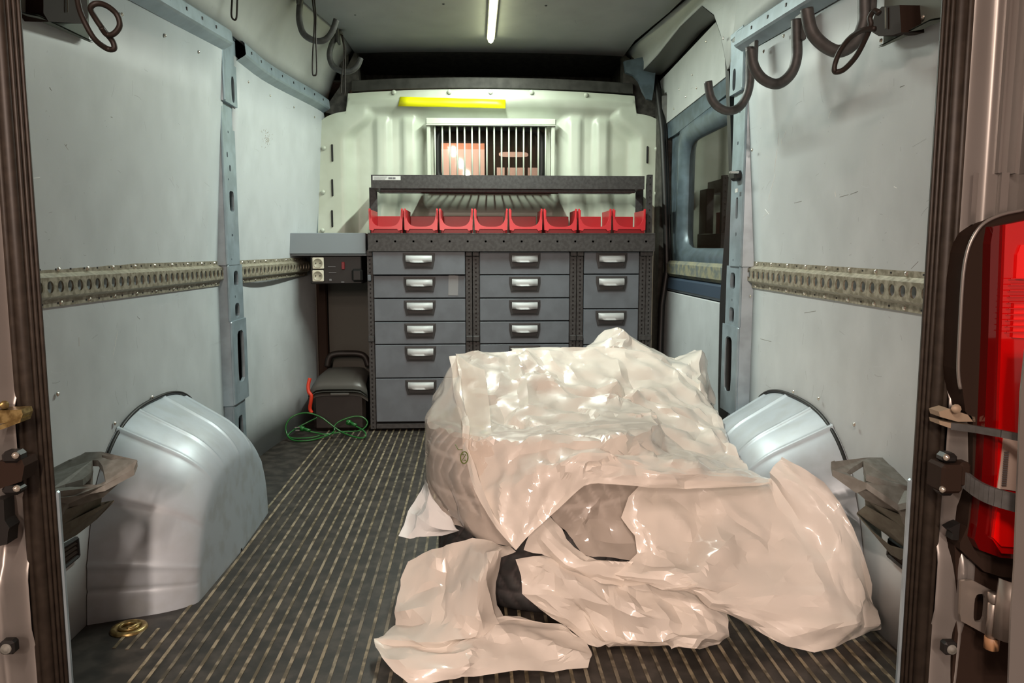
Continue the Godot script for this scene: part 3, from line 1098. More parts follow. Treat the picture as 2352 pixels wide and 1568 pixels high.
# ---------------------------------------------------------------- posts, waist rails
func posts_and_rails() -> void:
	# left post
	var p = thing("trim_4", Vector3(-0.86, 0, -2.88), "blue-grey steel post with punched holes on the left wall", "post", "", "structure")
	var segs = [
		# y0, y1, x inner, z front, z back, holes along y
		[0.02, 0.30, -0.868, -2.81, -2.96, [[0.17, -0.01, 0.055, 0.028, 5.0]]],
		[0.30, 0.60, -0.860, -2.80, -2.985, [[0.165, -0.015, 0.095, 0.040, 6.0]]],
		[0.60, 0.80, -0.864, -2.80, -2.975, [[0.035, -0.01, 0.026, 0.026, 4.0], [0.085, 0.01, 0.005, 0.005, 2.0], [0.150, -0.01, 0.028, 0.026, 4.0]]],
		[0.80, 1.36, -0.862, -2.79, -2.945, [[0.02, 0.02, 0.004, 0.004, 2.0], [0.105, 0.0, 0.005, 0.008, 2.0], [0.225, -0.01, 0.036, 0.026, 5.0], [0.30, 0.02, 0.004, 0.004, 2.0], [0.34, -0.005, 0.011, 0.008, 4.0], [0.385, 0.02, 0.009, 0.006, 4.0], [0.465, 0.0, 0.005, 0.005, 2.0]]],
		[1.36, 1.60, -0.848, -2.79, -2.945, [[0.055, -0.03, 0.045, 0.018, 3.0]]],
	]
	post(p, segs, -1, M.van_paint)
	var q = thing("trim_5", Vector3(0.87, 0, -2.58), "blue-grey steel post with punched holes beside the sliding door", "post", "", "structure")
	var segr = [
		[0.02, 0.30, 0.872, -2.53, -2.66, [[0.17, 0.01, 0.055, 0.022, 5.0]]],
		[0.30, 0.60, 0.866, -2.52, -2.69, [[0.165, 0.015, 0.095, 0.036, 6.0]]],
		[0.60, 0.80, 0.868, -2.52, -2.67, [[0.035, 0.01, 0.026, 0.024, 4.0], [0.085, 0.01, 0.005, 0.005, 2.0], [0.150, 0.01, 0.028, 0.024, 4.0]]],
		[0.80, 1.36, 0.863, -2.51, -2.635, [[0.02, 0.02, 0.004, 0.004, 2.0], [0.105, 0.0, 0.007, 0.006, 2.0], [0.19, 0.0, 0.035, 0.012, 5.0], [0.40, 0.01, 0.006, 0.006, 2.0], [0.50, 0.0, 0.006, 0.006, 2.0]]],
		[1.36, 1.545, 0.850, -2.51, -2.645, [[0.045, 0.025, 0.035, 0.016, 3.0]]],
	]
	post(q, segr, 1, M.van_paint)
	# latch and sticker on the right post
	var l = thing("door_latch", Vector3(0.85, 1.08, -2.62), "small black latch sticking out of the right post", "latch")
	var s = mb()
	bx(s, Vector3(0.855, 1.093, -2.560), Vector3(0.030, 0.032, 0.05), 0.008)
	obj("body", s, M.black, l)
	s = mb()
	bx(s, Vector3(0.836, 1.101, -2.530), Vector3(0.028, 0.008, 0.02), 0.002)
	obj("striker", s, M.steel, l)
	s = mb()
	bx(s, Vector3(0.851, 1.045, -2.545), Vector3(0.002, 0.012, 0.022))
	tag(obj("sticker", s, M.sticker), "tiny white sticker below the black latch on the right post", "sticker")
	# waist rails
	waist_rail("trim_6", "pale blue steel waist rail along the left wall behind the post", -1.38, -2.80, -1)
	waist_rail("trim_7", "pale blue steel waist rail on the left wall ahead of the post", -2.95, -4.06, -1)
	waist_rail("trim_8", "pale blue steel waist rail along the right wall", -1.38, -2.52, 1)
	# front left upright edge at the bulkhead
	var e = thing("trim_9", Vector3(-0.79, 0.9, -4.03), "narrow blue-grey upright where the left wall meets the bulkhead", "trim", "", "structure")
	s = mb(true)
	tube(s, [Vector3(-0.80, 0.85, -4.02), Vector3(-0.79, 1.2, -4.02), Vector3(-0.775, 1.50, -4.02), Vector3(-0.765, 1.56, -4.03)], 0.013, 8)
	obj("upright", s, M.van_paint, e)


func post(parent: Node3D, segs: Array, side: int, m: Material) -> void:
	var s = mb()
	for g in segs:
		var wz: float = (g[3] + g[4]) / 2
		var w: float = g[3] - g[4]
		# face towards the bay, punched
		var xf = Transform3D(Basis(Vector3(0, 1, 0), Vector3(0, 0, 1 if side < 0 else -1), Vector3(1 if side < 0 else -1, 0, 0)), Vector3(g[2], g[0], wz))
		holed(s, xf, g[1] - g[0], w, g[5], 0.012)
		# cheek towards the rear and the front
		var xw = -0.90 if side < 0 else 0.91
		for e in [[g[3], 1], [g[4], -1]]:
			oquad(s, Vector3(g[2], g[0], e[0]), Vector3(g[2], g[1], e[0]), Vector3(xw, g[1], e[0] + 0.012 * e[1]), Vector3(xw, g[0], e[0] + 0.012 * e[1]), Vector3(0, 0, e[1]))
	# sloped steps between segments
	for i in segs.size() - 1:
		var a = segs[i]
		var b = segs[i + 1]
		var y: float = a[1]
		var xw = -0.90 if side < 0 else 0.91
		for e in [[a, 1], [b, -1]]:
			var g = e[0]
			oquad(s, Vector3(g[2], y, g[3]), Vector3(g[2], y, g[4]), Vector3(xw, y, g[4]), Vector3(xw, y, g[3]), Vector3(0, e[1], 0))
	# cap
	var t = segs[segs.size() - 1]
	bx(s, Vector3(t[2] + 0.02 * side, t[1], (t[3] + t[4]) / 2), Vector3(0.05, 0.03, t[3] - t[4]), 0.008)
	obj("punched_post", s, m, parent)
	# folded flange proud of the cheek, along the bay edge
	s = mb()
	for g in segs:
		boxmm(s, Vector3(g[2] - 0.004, g[0], g[3] - 0.014), Vector3(g[2] + 0.004, g[1], g[3] + 0.003), 0.003)
	obj("edge_flange", s, m, parent)
	# dark sheet added for the shade inside the hollow post
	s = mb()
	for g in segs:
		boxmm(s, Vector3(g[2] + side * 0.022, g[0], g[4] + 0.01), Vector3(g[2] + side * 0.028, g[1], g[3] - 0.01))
	obj("inner_shade", s, M.black_brown, parent)


func waist_rail(n: String, label: String, z0: float, z1: float, side: int) -> void:
	var t = thing(n, Vector3(0.84 * side, 1.5, (z0 + z1) / 2), label, "rail", "", "structure")
	var s = mb()
	var n_ = 8
	var rows = []
	for i in n_ + 1:
		var z = lerpf(z0, z1, float(i) / n_)
		var y = rail_y(z) if side < 0 else lerpf(1.445, 1.50, (-1.38 - z) / 1.14)
		var x = wall_l(1.5, z) if side < 0 else -wall_r(1.5, z)
		var sg = -side   # towards the middle of the bay
		var q = []
		for c in [[0.000, 0.044], [0.026, 0.036], [0.032, 0.030], [0.036, -0.008], [0.031, -0.014], [0.0, -0.032]]:
			q.append(Vector3((x + c[0]) if side < 0 else -(x + c[0]), y + c[1], z))
		rows.append(q)
	sheet(s, rows, Vector3(-side, 0.2, 0))
	obj("folded_rail", s, M.van_paint, t)
	# punched marks
	var count = int((z0 - z1) / 0.13)
	for i in count:
		var z = z0 - 0.08 - i * 0.13
		var y = rail_y(z) if side < 0 else lerpf(1.445, 1.50, (-1.38 - z) / 1.14)
		var x = wall_l(1.5, z) + 0.034 if side < 0 else wall_r(1.5, z) - 0.034
		s = mb()
		bx(s, Vector3(x, y + 0.013, z), Vector3(0.004, 0.009, 0.007))
		obj("punched_hole", s, M.black, t)


# ---------------------------------------------------------------- rear door frame
func bar_y(s: SurfaceTool, cross: Array, y0: float, y1: float) -> void:   # open cross-section (x, z) swept upright
	for i in cross.size() - 1:
		var a = cross[i]
		var b = cross[i + 1]
		oquad(s, Vector3(a[0], y0, a[1]), Vector3(b[0], y0, b[1]), Vector3(b[0], y1, b[1]), Vector3(a[0], y1, a[1]), Vector3(0.001, 0, 1))


func rear_frame() -> void:
	for side in [-1, 1]:
		var xs: float = -0.728 if side < 0 else 0.797   # inner edge of the opening
		var o: float = side
		var t = thing("trim_10" if side < 0 else "trim_11", Vector3(xs, 0, -1.34), "dark brown ribbed rubber seal up the %s edge of the rear door opening" % ("left" if side < 0 else "right"), "seal", "", "structure")
		var s = mb(true)
		for spec in [[0.003, -1.354, 0.0035], [0.0085, -1.350, 0.0035], [0.0145, -1.346, 0.004], [0.028, -1.344, 0.0115]]:
			tube(s, [Vector3(xs + o * spec[0], -0.15, spec[1]), Vector3(xs + o * spec[0], 0.8, spec[1]), Vector3(xs + o * spec[0], 1.95, spec[1])], spec[2], 10)
		tube(s, [Vector3(xs + o * 0.040, -0.15, -1.338), Vector3(xs + o * 0.040, 1.95, -1.338)], 0.006, 10)
		obj("rubber_seal", s, M.seal, t)
		# door jamb return behind the seal, closing the gap to the wall board
		s = mb()
		bx(s, Vector3(xs + o * 0.064, 0.9, -1.37), Vector3(0.10, 2.1, 0.03), 0.004)
		bx(s, Vector3(xs + o * 0.13, 0.9, -1.385), Vector3(0.10, 2.1, 0.03), 0.004)
		obj("jamb_return", s, M.seal, t)
		s = mb()
		bx(s, Vector3(xs + o * 0.001, 0.13, -1.362), Vector3(0.008, 0.62, 0.012), 0.003)
		obj("board_edge", s, M.van_paint, t)
	# header over the rear opening, out of frame, closes the shell
	var h = thing("trim_12", Vector3(0.03, 1.78, -1.36), "metal header over the rear door opening", "trim", "", "structure")
	var s = mb()
	boxmm(s, Vector3(-1.0, 1.72, -1.42), Vector3(1.05, 1.95, -1.34), 0.01)
	obj("header", s, M.body_silver, h)
	# left body pillar: stamped metal with beads
	var lp = thing("trim_13", Vector3(-0.80, 0, -1.31), "stamped silver door pillar at the left edge of the picture", "pillar", "", "structure")
	s = mb(true)
	pillar_sheet(s, -1)
	obj("stamped_pillar", s, M.body_silver, lp)
	var rp = thing("trim_14", Vector3(0.90, 0, -1.31), "stamped silver body pillar between the right seal and the red tail light", "pillar", "", "structure")
	s = mb(true)
	pillar_sheet(s, 1)
	obj("stamped_pillar", s, M.body_silver, rp)
	s = mb()
	boxmm(s, Vector3(0.885, -0.15, -1.37), Vector3(1.055, 1.98, -1.342))
	obj("rear_corner_panel", s, M.body_silver, rp)
	# creased strips above the tail light
	s = mb()
	var cs = [[0.858, -1.318], [0.876, -1.318], [0.8795, -1.300], [0.8835, -1.300], [0.887, -1.318], [0.907, -1.318], [0.913, -1.306], [0.917, -1.306], [0.919, -1.325], [0.934, -1.325], [0.9355, -1.296], [0.94, -1.292], [1.06, -1.292]]
	bar_y(s, cs, 0.985, 1.98)
	obj("creased_flange", s, M.body_silver, rp)
	s = mb()
	# lower part of the flange, angled inwards below the crease
	var c2 = [[0.845, -1.312], [0.872, -1.318], [0.885, -1.318], [0.8865, -1.300], [0.90, -1.300], [0.905, -1.322], [0.934, -1.325], [0.9355, -1.296], [0.94, -1.292], [1.06, -1.292]]
	for i in cs.size() - 1:
		pass
	bar_y(s, c2, 0.90, 0.986)
	obj("creased_flange_foot", s, M.body_silver, rp)


func pillar_z(side: int, x: float, y: float) -> float:
	# x measured outward from the seal
	var z = -1.335 + 0.028 * smoothstep(0.0, 0.030, x)
	# pressed steps down the pillar
	z += 0.010 * smoothstep(0.33, 0.30, y) - 0.008 * smoothstep(0.20, 0.175, y)
	z += 0.012 * (smoothstep(0.62, 0.59, y) - smoothstep(0.47, 0.44, y))
	z -= 0.010 * (smoothstep(0.43, 0.40, y) - smoothstep(0.355, 0.34, y))
	# long bead
	var xb = 0.024 + 0.010 * sin(y * 9.0)
	z += 0.007 * exp(-pow((x - xb) / 0.005, 2.0)) * smoothstep(0.36, 0.30, y)
	z -= 0.02 * smoothstep(0.052, 0.062, x)
	if side < 0:
		z += 0.012 * exp(-pow((x - 0.034) / 0.004, 2.0)) * smoothstep(0.56, 0.60, y)
	return z


func pillar_sheet(s: SurfaceTool, side: int) -> void:
	var rows = []
	var x0 = -0.768 if side < 0 else 0.836
	for j in 121:
		var y = lerpf(-0.15, 1.98, j / 120.0)
		var row = []
		for i in 29:
			var x = 0.14 * pow(i / 28.0, 1.3)
			row.append(Vector3(x0 + side * x, y, pillar_z(side, x, y)))
		rows.append(row)
	sheet(s, rows, Vector3(0, 0, 1))


# ---------------------------------------------------------------- wheel arches
func wheel_arches() -> void:
	for side in [-1, 1]:
		var xw: float = -0.893 if side < 0 else 0.903
		var zc: float = -2.19 if side < 0 else -2.13
		var t = thing("wheel_arch", Vector3(xw, 0, zc), "rounded silver-blue wheel arch against the left wall beside the bare floor" if side < 0 else "rounded silver-blue wheel arch against the right wall behind the plastic bags", "wheel arch", "wheel arches")
		var s = mb(true)
		var rows = []
		var nu = 220
		for k in 27:
			var f = k / 26.0
			var depth = 0.0
			var sc = 1.0
			if f < 0.4:
				depth = 0.13 * f / 0.4
				sc = 1.0 - 0.17 * f / 0.4
			elif f < 0.72:
				var a = (f - 0.4) / 0.32 * PI / 2
				depth = 0.13 + 0.085 * sin(a)
				sc = 0.83 - 0.12 * sin(a) - 0.13 * (1.0 - cos(a))
			else:
				depth = 0.215 + 0.008 * (f - 0.72) / 0.28
				sc = 0.58 * (1.0 - pow((f - 0.72) / 0.28, 0.9) * 0.97)
			var row = []
			for i in nu + 1:
				var th = PI * i / nu
				var cx = cos(th)
				var cy = sin(th)
				var e = 2.75
				var g = pow(pow(absf(cx), e) + pow(absf(cy), e), 1.0 / e)
				var rib = 0.0
				for rb in [1.02, 1.30, 1.72, 2.1, 2.5]:
					rib += 0.009 * exp(-pow((th - rb) / 0.016, 2.0))
				rib -= 0.010 * exp(-pow((th - 0.17) / 0.012, 2.0))      # fold just above the floor
				rib += 0.009 * exp(-pow((th - 0.30) / 0.016, 2.0))     # bead over it
				rib += 0.012 * smoothstep(0.62, 0.635, th) * (1.0 - smoothstep(0.95, 1.4, th))   # overlapping upper skin
				var sc2 = sc * (1.0 + rib * 1.6)
				# the rear face leans and bellies a little
				var zz = 0.435 * lerpf(1.0, sc2, 0.62 if f < 0.72 else 1.0 + (0.62 - 1.0) * (1.0 - (f - 0.72) / 0.28)) * cx / g * (1.0 - 0.10 * cy / g * (1.0 if cx > 0 else 0.4))
				var yy = 0.440 * sc2 * cy / g
				row.append(Vector3(xw - side * depth, maxf(yy, 0.0), zc + zz))
			rows.append(row)
		sheet(s, rows, Vector3(-side, 0.4, 0))
		var o = obj("arch_cover", s, M.arch_paint, t)
		# dark seal line where the arch meets the wall
		s = mb(true)
		var edge = []
		for i in nu + 1:
			var th = PI * i / nu
			if th < 0.75 or th > 2.2:
				continue
			var cx = cos(th)
			var cy = sin(th)
			var g = pow(pow(absf(cx), 2.75) + pow(absf(cy), 2.75), 1.0 / 2.75)
			edge.append(Vector3(xw - side * 0.004, 0.444 * cy / g, zc + 0.437 * cx / g * (1.0 - 0.10 * cy / g * (1.0 if cx > 0 else 0.4))))
		tube(s, edge, 0.005, 6)
		obj("edge_seal", s, M.black, t)


# ---------------------------------------------------------------- cabinets
const CAB_Z := -3.65


func drawer(parent: Node3D, x0: float, x1: float, y0: float, y1: float, dz: float) -> void:
	var s = mb()
	boxmm(s, Vector3(x0, y0 + 0.0035, CAB_Z - 0.02), Vector3(x1, y1 - 0.0015, CAB_Z + dz), 0.002)
	var d = obj("drawer", s, M.drawer, parent)
	var xc = (x0 + x1) / 2
	var yt = y1 - 0.008
	var zf = CAB_Z + dz
	# recess: trapezoid frame with a sunk dark well
	s = mb()
	var w0 = 0.073
	var w1 = 0.064
	var outer = [Vector3(xc - w0, yt, zf + 0.004), Vector3(xc + w0, yt, zf + 0.004), Vector3(xc + w0, yt - 0.03, zf + 0.004), Vector3(xc + w1, yt - 0.070, zf + 0.004), Vector3(xc - w1, yt - 0.070, zf + 0.004), Vector3(xc - w0, yt - 0.03, zf + 0.004)]
	var inner = [Vector3(xc - w0 + 0.010, yt - 0.008, zf + 0.005), Vector3(xc + w0 - 0.010, yt - 0.008, zf + 0.005), Vector3(xc + w0 - 0.010, yt - 0.03, zf + 0.005), Vector3(xc + w1 - 0.009, yt - 0.061, zf + 0.005), Vector3(xc - w1 + 0.009, yt - 0.061, zf + 0.005), Vector3(xc - w0 + 0.010, yt - 0.03, zf + 0.005)]
	for i in 6:
		var k = (i + 1) % 6
		oquad(s, outer[i], outer[k], inner[k], inner[i], Vector3(0, 0, 1))
		var bk = Vector3(0, 0, -0.024)
		oquad(s, inner[i], inner[k], inner[k] + bk * 0.9, inner[i] + bk * 0.9, Vector3(xc, yt - 0.035, 0) - Vector3(inner[i].x, inner[i].y, 0))
		oquad(s, outer[i], outer[k], outer[k] + Vector3(0, 0, -0.005), outer[i] + Vector3(0, 0, -0.005), Vector3(inner[i].x - xc, inner[i].y - yt + 0.035, 0))
	pl(s, inner.map(func(p): return p + Vector3(0, 0, -0.003)), 0.001)
	obj("handle_recess", s, M.handle_recess, d)
	s = mb(true)
	var rows = []
	for i in 9:
		var f = i / 8.0
		var x = xc + lerpf(-0.060, 0.060, f)
		var bulge = 0.012 * (1.0 - pow(absf(f * 2 - 1), 4.0))
		rows.append([Vector3(x, yt - 0.010, zf + 0.004), Vector3(x, yt - 0.014, zf + 0.010 + bulge), Vector3(x, yt - 0.030, zf + 0.013 + bulge), Vector3(x, yt - 0.040 - bulge * 0.2, zf + 0.010 + bulge), Vector3(x, yt - 0.042, zf + 0.002)])
	sheet(s, rows, Vector3(0, 0, 1))
	obj("handle", s, M.handle_grip, d)


func slots(n: int, length: float, hw: float, hh: float, off := 0.0) -> Array:
	var out = []
	for i in n:
		out.append([(i + 0.5) * length / n, off, hw, hh, 5.0])
	return out


func cabinets() -> void:
	var specs = [
		[-0.467, -0.040, [0.845, 0.735, 0.627, 0.519, 0.412, 0.253, 0.043], "left grey drawer cabinet with six drawers beside the dark toolbox", [-0.494, -0.467], [-0.040, -0.010]],
		[0.022, 0.446, [0.845, 0.735, 0.627, 0.519, 0.412, 0.253, 0.043], "middle grey drawer cabinet partly hidden by the plastic bags", [-0.008, 0.022], [0.446, 0.476]],
		[0.508, 0.773, [0.845, 0.737, 0.575, 0.405, 0.235, 0.043], "narrow right grey drawer cabinet with deeper drawers", [0.478, 0.508], [0.773, 0.833]],
	]
	for c in specs:
		var x0: float = c[0]
		var x1: float = c[1]
		var t = thing("drawer_cabinet", Vector3((x0 + x1) / 2, 0, -3.82), c[3], "cabinet", "drawer cabinets across the bulkhead")
		var s = mb()
		boxmm(s, Vector3(x0 - 0.015, 0.010, -4.0), Vector3(x0, 0.86, CAB_Z - 0.025))
		boxmm(s, Vector3(x1, 0.010, -4.0), Vector3(x1 + 0.015, 0.86, CAB_Z - 0.025))
		boxmm(s, Vector3(x0, 0.012, -4.0), Vector3(x1, 0.036, CAB_Z - 0.004), 0.002)
		boxmm(s, Vector3(x0, 0.848, -4.0), Vector3(x1, 0.862, CAB_Z - 0.004), 0.002)
		boxmm(s, Vector3(x0, 0.012, -4.01), Vector3(x1, 0.862, -4.0))
		boxmm(s, Vector3(x0, 0.02, -3.70), Vector3(x1, 0.85, -3.69))
		obj("body", s, M.rack, t)
		s = mb()
		holed(s, frame(Vector3(x0, 0.862, CAB_Z + 0.002), Vector3(1, 0, 0), Vector3(0, 0, 1)), x1 - x0, 0.012, slots(int((x1 - x0) / 0.016), x1 - x0, 0.005, 0.002), 0.004)
		obj("punched_top_strip", s, M.rack, t)
		for side in [c[4], c[5]]:
			s = mb()
			var w: float = side[1] - side[0]
			var rows_ = 1 if w < 0.04 else 2
			for k in rows_:
				var ww = w / rows_
				var xf = Transform3D(Basis(Vector3(0, 1, 0), Vector3(-1, 0, 0), Vector3(0, 0, 1)), Vector3(side[0] + ww * (k + 0.5), 0.012, CAB_Z - 0.004 + (0.006 if k == 1 else 0.0)))
				holed(s, xf, 0.84, ww * 0.94, slots(44, 0.84, 0.004, 0.0035, 0.0), 0.010)
				bx(s, Vector3(side[0] + ww * (k + 0.5), 0.43, CAB_Z - 0.03), Vector3(ww * 0.9, 0.83, 0.02))
			for yb in [0.835, 0.44]:
				bx(s, Vector3(side[0] + w / 2, yb, CAB_Z + 0.004), Vector3(w * 1.0, 0.025, 0.012), 0.002)
			obj("punched_upright", s, M.rack, t)
		var ys: Array = c[2]
		for k in ys.size() - 1:
			drawer(t, x0 + 0.003, x1 - 0.003, ys[k + 1], ys[k], 0.022 if (k == 0 and x0 < -0.4) else 0.0)
	# clear tape strip on the second drawer and the grey clip at the left
	var s = mb()
	bx(s, Vector3(-0.098, 0.688, -3.648), Vector3(0.045, 0.092, 0.0012), 0.0, Basis(Vector3(0, 0, 1), -0.03))
	var tp = tag(obj("clear_tape", s, M.tape_clear), "strip of clear tape stuck on the second drawer of the left cabinet", "tape")
	s = mb()
	bx(s, Vector3(-0.483, 0.723, -3.642), Vector3(0.016, 0.028, 0.012), 0.003)
	tag(obj("grey_clip", s, M.drawer), "small grey clip on the left upright of the left drawer cabinet", "clip")


func shelf_and_bins() -> void:
	var t = thing("worktop_tray", Vector3(0.17, 0.86, -3.82), "black punched steel tray on top of the drawer cabinets holding the red bins", "tray")
	var s = mb()
	holed(s, frame(Vector3(-0.482, 0.886, -3.612), Vector3(1, 0, 0), Vector3(0, 0, 1)), 1.316, 0.082, slots(16, 1.316, 0.0045, 0.0045, 0.004), 0.006)
	boxmm(s, Vector3(-0.482, 0.920, -3.635), Vector3(0.834, 0.928, -3.611), 0.002)
	boxmm(s, Vector3(-0.482, 0.866, -3.64), Vector3(0.834, 0.872, -4.0))
	boxmm(s, Vector3(-0.482, 0.86, -4.0), Vector3(0.834, 0.93, -3.99))
	boxmm(s, Vector3(-0.482, 0.86, -4.0), Vector3(-0.478, 0.927, -3.613))
	boxmm(s, Vector3(0.830, 0.86, -4.0), Vector3(0.834, 0.927, -3.613))
	boxmm(s, Vector3(-0.478, 0.916, -3.99), Vector3(0.830, 0.920, -3.63))
	obj("tray", s, M.rack, t)
	# rack above
	var k = thing("shelf_rack", Vector3(0.17, 0.92, -3.82), "black punched steel shelf rack standing over the red bins", "shelf")
	s = mb()
	holed(s, frame(Vector3(-0.467, 1.160, -3.650), Vector3(1, 0, 0), Vector3(0, 0, 1)), 1.255, 0.060, slots(16, 1.255, 0.0042, 0.0035, -0.004), 0.005)
	boxmm(s, Vector3(-0.467, 1.186, -3.70), Vector3(0.788, 1.190, -3.651))
	boxmm(s, Vector3(-0.26, 1.136, -4.078), Vector3(0.42, 1.142, -3.66))
	for x in [-0.455, 0.776]:
		boxmm(s, Vector3(x - 0.012, 1.13, -4.0), Vector3(x + 0.012, 1.19, -3.66))
	boxmm(s, Vector3(-0.467, 1.130, -3.668), Vector3(0.788, 1.134, -3.651))
	boxmm(s, Vector3(-0.467, 1.130, -4.0), Vector3(0.788, 1.190, -3.992))
	obj("shelf_board", s, M.rack, k)
	for x in [-0.486, 0.812]:
		s = mb()
		boxmm(s, Vector3(x - 0.019, 0.93, -3.878), Vector3(x + 0.019, 1.150, -3.870), 0.001)
		boxmm(s, Vector3(x + (-0.019 if x < 0 else 0.015), 0.93, -3.99), Vector3(x + (-0.015 if x < 0 else 0.019), 1.150, -3.870), 0.001)
		obj("post", s, M.rack, k)
	s = mb()
	var xf = Transform3D(Basis(Vector3(0, 1, 0), Vector3(-1, 0, 0), Vector3(0, 0, 1)), Vector3(0.812, 0.93, -3.640))
	holed(s, xf, 0.265, 0.024, slots(9, 0.265, 0.004, 0.003), 0.006)
	boxmm(s, Vector3(0.800, 0.93, -3.67), Vector3(0.824, 1.195, -3.648))
	obj("end_post", s, M.rack, k)
	s = mb()
	boxmm(s, Vector3(-0.43, 1.114, -3.69), Vector3(0.75, 1.130, -3.675), 0.002)
	obj("lower_rail", s, M.rack, k)
	# sticker with small print
	s = mb()
	boxmm(s, Vector3(-0.459, 1.1665, -3.6495), Vector3(-0.333, 1.1855, -3.6485))
	var stk = obj("label_sticker", s, M.sticker, k)
	s = mb()
	for line in 3:
		boxmm(s, Vector3(-0.453, 1.1700 + line * 0.0045, -3.6484), Vector3(-0.402 + 0.004 * line, 1.1716 + line * 0.0045, -3.6480))
	boxmm(s, Vector3(-0.388, 1.1705, -3.6484), Vector3(-0.372, 1.1790, -3.6480))
	boxmm(s, Vector3(-0.370, 1.1705, -3.6484), Vector3(-0.356, 1.1790, -3.6480))
	obj("small_print", s, M.ink_soft, stk)
	# eight red bins
	var where = ["first from the left end", "second from the left end", "third from the left end", "fourth from the left end", "fourth from the right end", "third from the right end", "second from the right end", "first from the right end"]
	var b0 = bin(Vector3(-0.3995, 0.92, -3.60))
	b0.set_meta("label", "red open-fronted storage bin on the black tray, " + where[0])
	for i in range(1, 8):
		dup(b0, "storage_bin", Vector3(-0.3995 + i * 0.1588, 0.92, -3.60), "red open-fronted storage bin on the black tray, " + where[i])


func bin(at: Vector3) -> Node3D:
	var t = thing("storage_bin", at, "red open-fronted storage bin", "bin", "red bins on the tray")
	var hw = 0.077
	var zf = at.z
	# hollow body
	var s = mb()
	var body = func(lo: Vector3, hi: Vector3): boxmm(s, at + lo, at + hi, 0.0015)
	body.call(Vector3(-0.066, 0.004, -0.25), Vector3(0.066, 0.008, -0.02))
	body.call(Vector3(-0.066, 0.004, -0.254), Vector3(0.066, 0.092, -0.250))
	for sd in [-1, 1]:
		var xf = Transform3D(Basis(Vector3(0, 0, 1), Vector3(0, 1, 0), Vector3(-1, 0, 0)), at + Vector3(sd * 0.070 + 0.0015, 0, 0))
		extrude(s, [Vector2(-0.25, 0.004), Vector2(-0.02, 0.004), Vector2(-0.012, 0.040), Vector2(-0.004, 0.112), Vector2(-0.12, 0.112), Vector2(-0.25, 0.112)], 0.003, xf)
	body.call(Vector3(-0.060, 0.000, -0.024), Vector3(0.060, 0.028, -0.020))
	body.call(Vector3(-0.066, 0.000, -0.030), Vector3(-0.058, 0.028, -0.018))
	body.call(Vector3(0.058, 0.000, -0.030), Vector3(0.066, 0.028, -0.018))
	obj("body", s, M.bin_red, t)
	# thick swooping front rim
	s = mb()
	var cutout = []
	var pts = []
	for i in 13:   # U opening from left top to right top
		var f = i / 12.0
		var x = lerpf(-hw + 0.006, hw - 0.006, f)
		cutout.append(x)
	pts.append(Vector2(-hw, 0.117))
	pts.append(Vector2(-hw + 0.005, 0.119))
	for i in 21:
		var a = PI * i / 20.0
		var c = -cos(a)
		var x: float = signf(c) * pow(absf(c), 0.62) * 0.0675
		var y: float = 0.119 - 0.083 * pow(absf(sin(a)), 0.62)
		if i == 0 or i == 20:
			x = signf(c) * 0.0695
		pts.append(Vector2(x, y))
	pts.append(Vector2(hw - 0.005, 0.119))
	pts.append(Vector2(hw, 0.117))
	pts.append(Vector2(hw - 0.003, 0.022))
	pts.append(Vector2(hw - 0.02, 0.018))
	pts.append(Vector2(hw - 0.026, 0.026))
	pts.append(Vector2(-hw + 0.026, 0.026))
	pts.append(Vector2(-hw + 0.02, 0.018))
	pts.append(Vector2(-hw + 0.003, 0.022))
	extrude(s, pts, 0.016, Transform3D(Basis(Vector3(1, 0, 0), -0.12), at))
	obj("front_rim", s, M.bin_red, t)
	return t


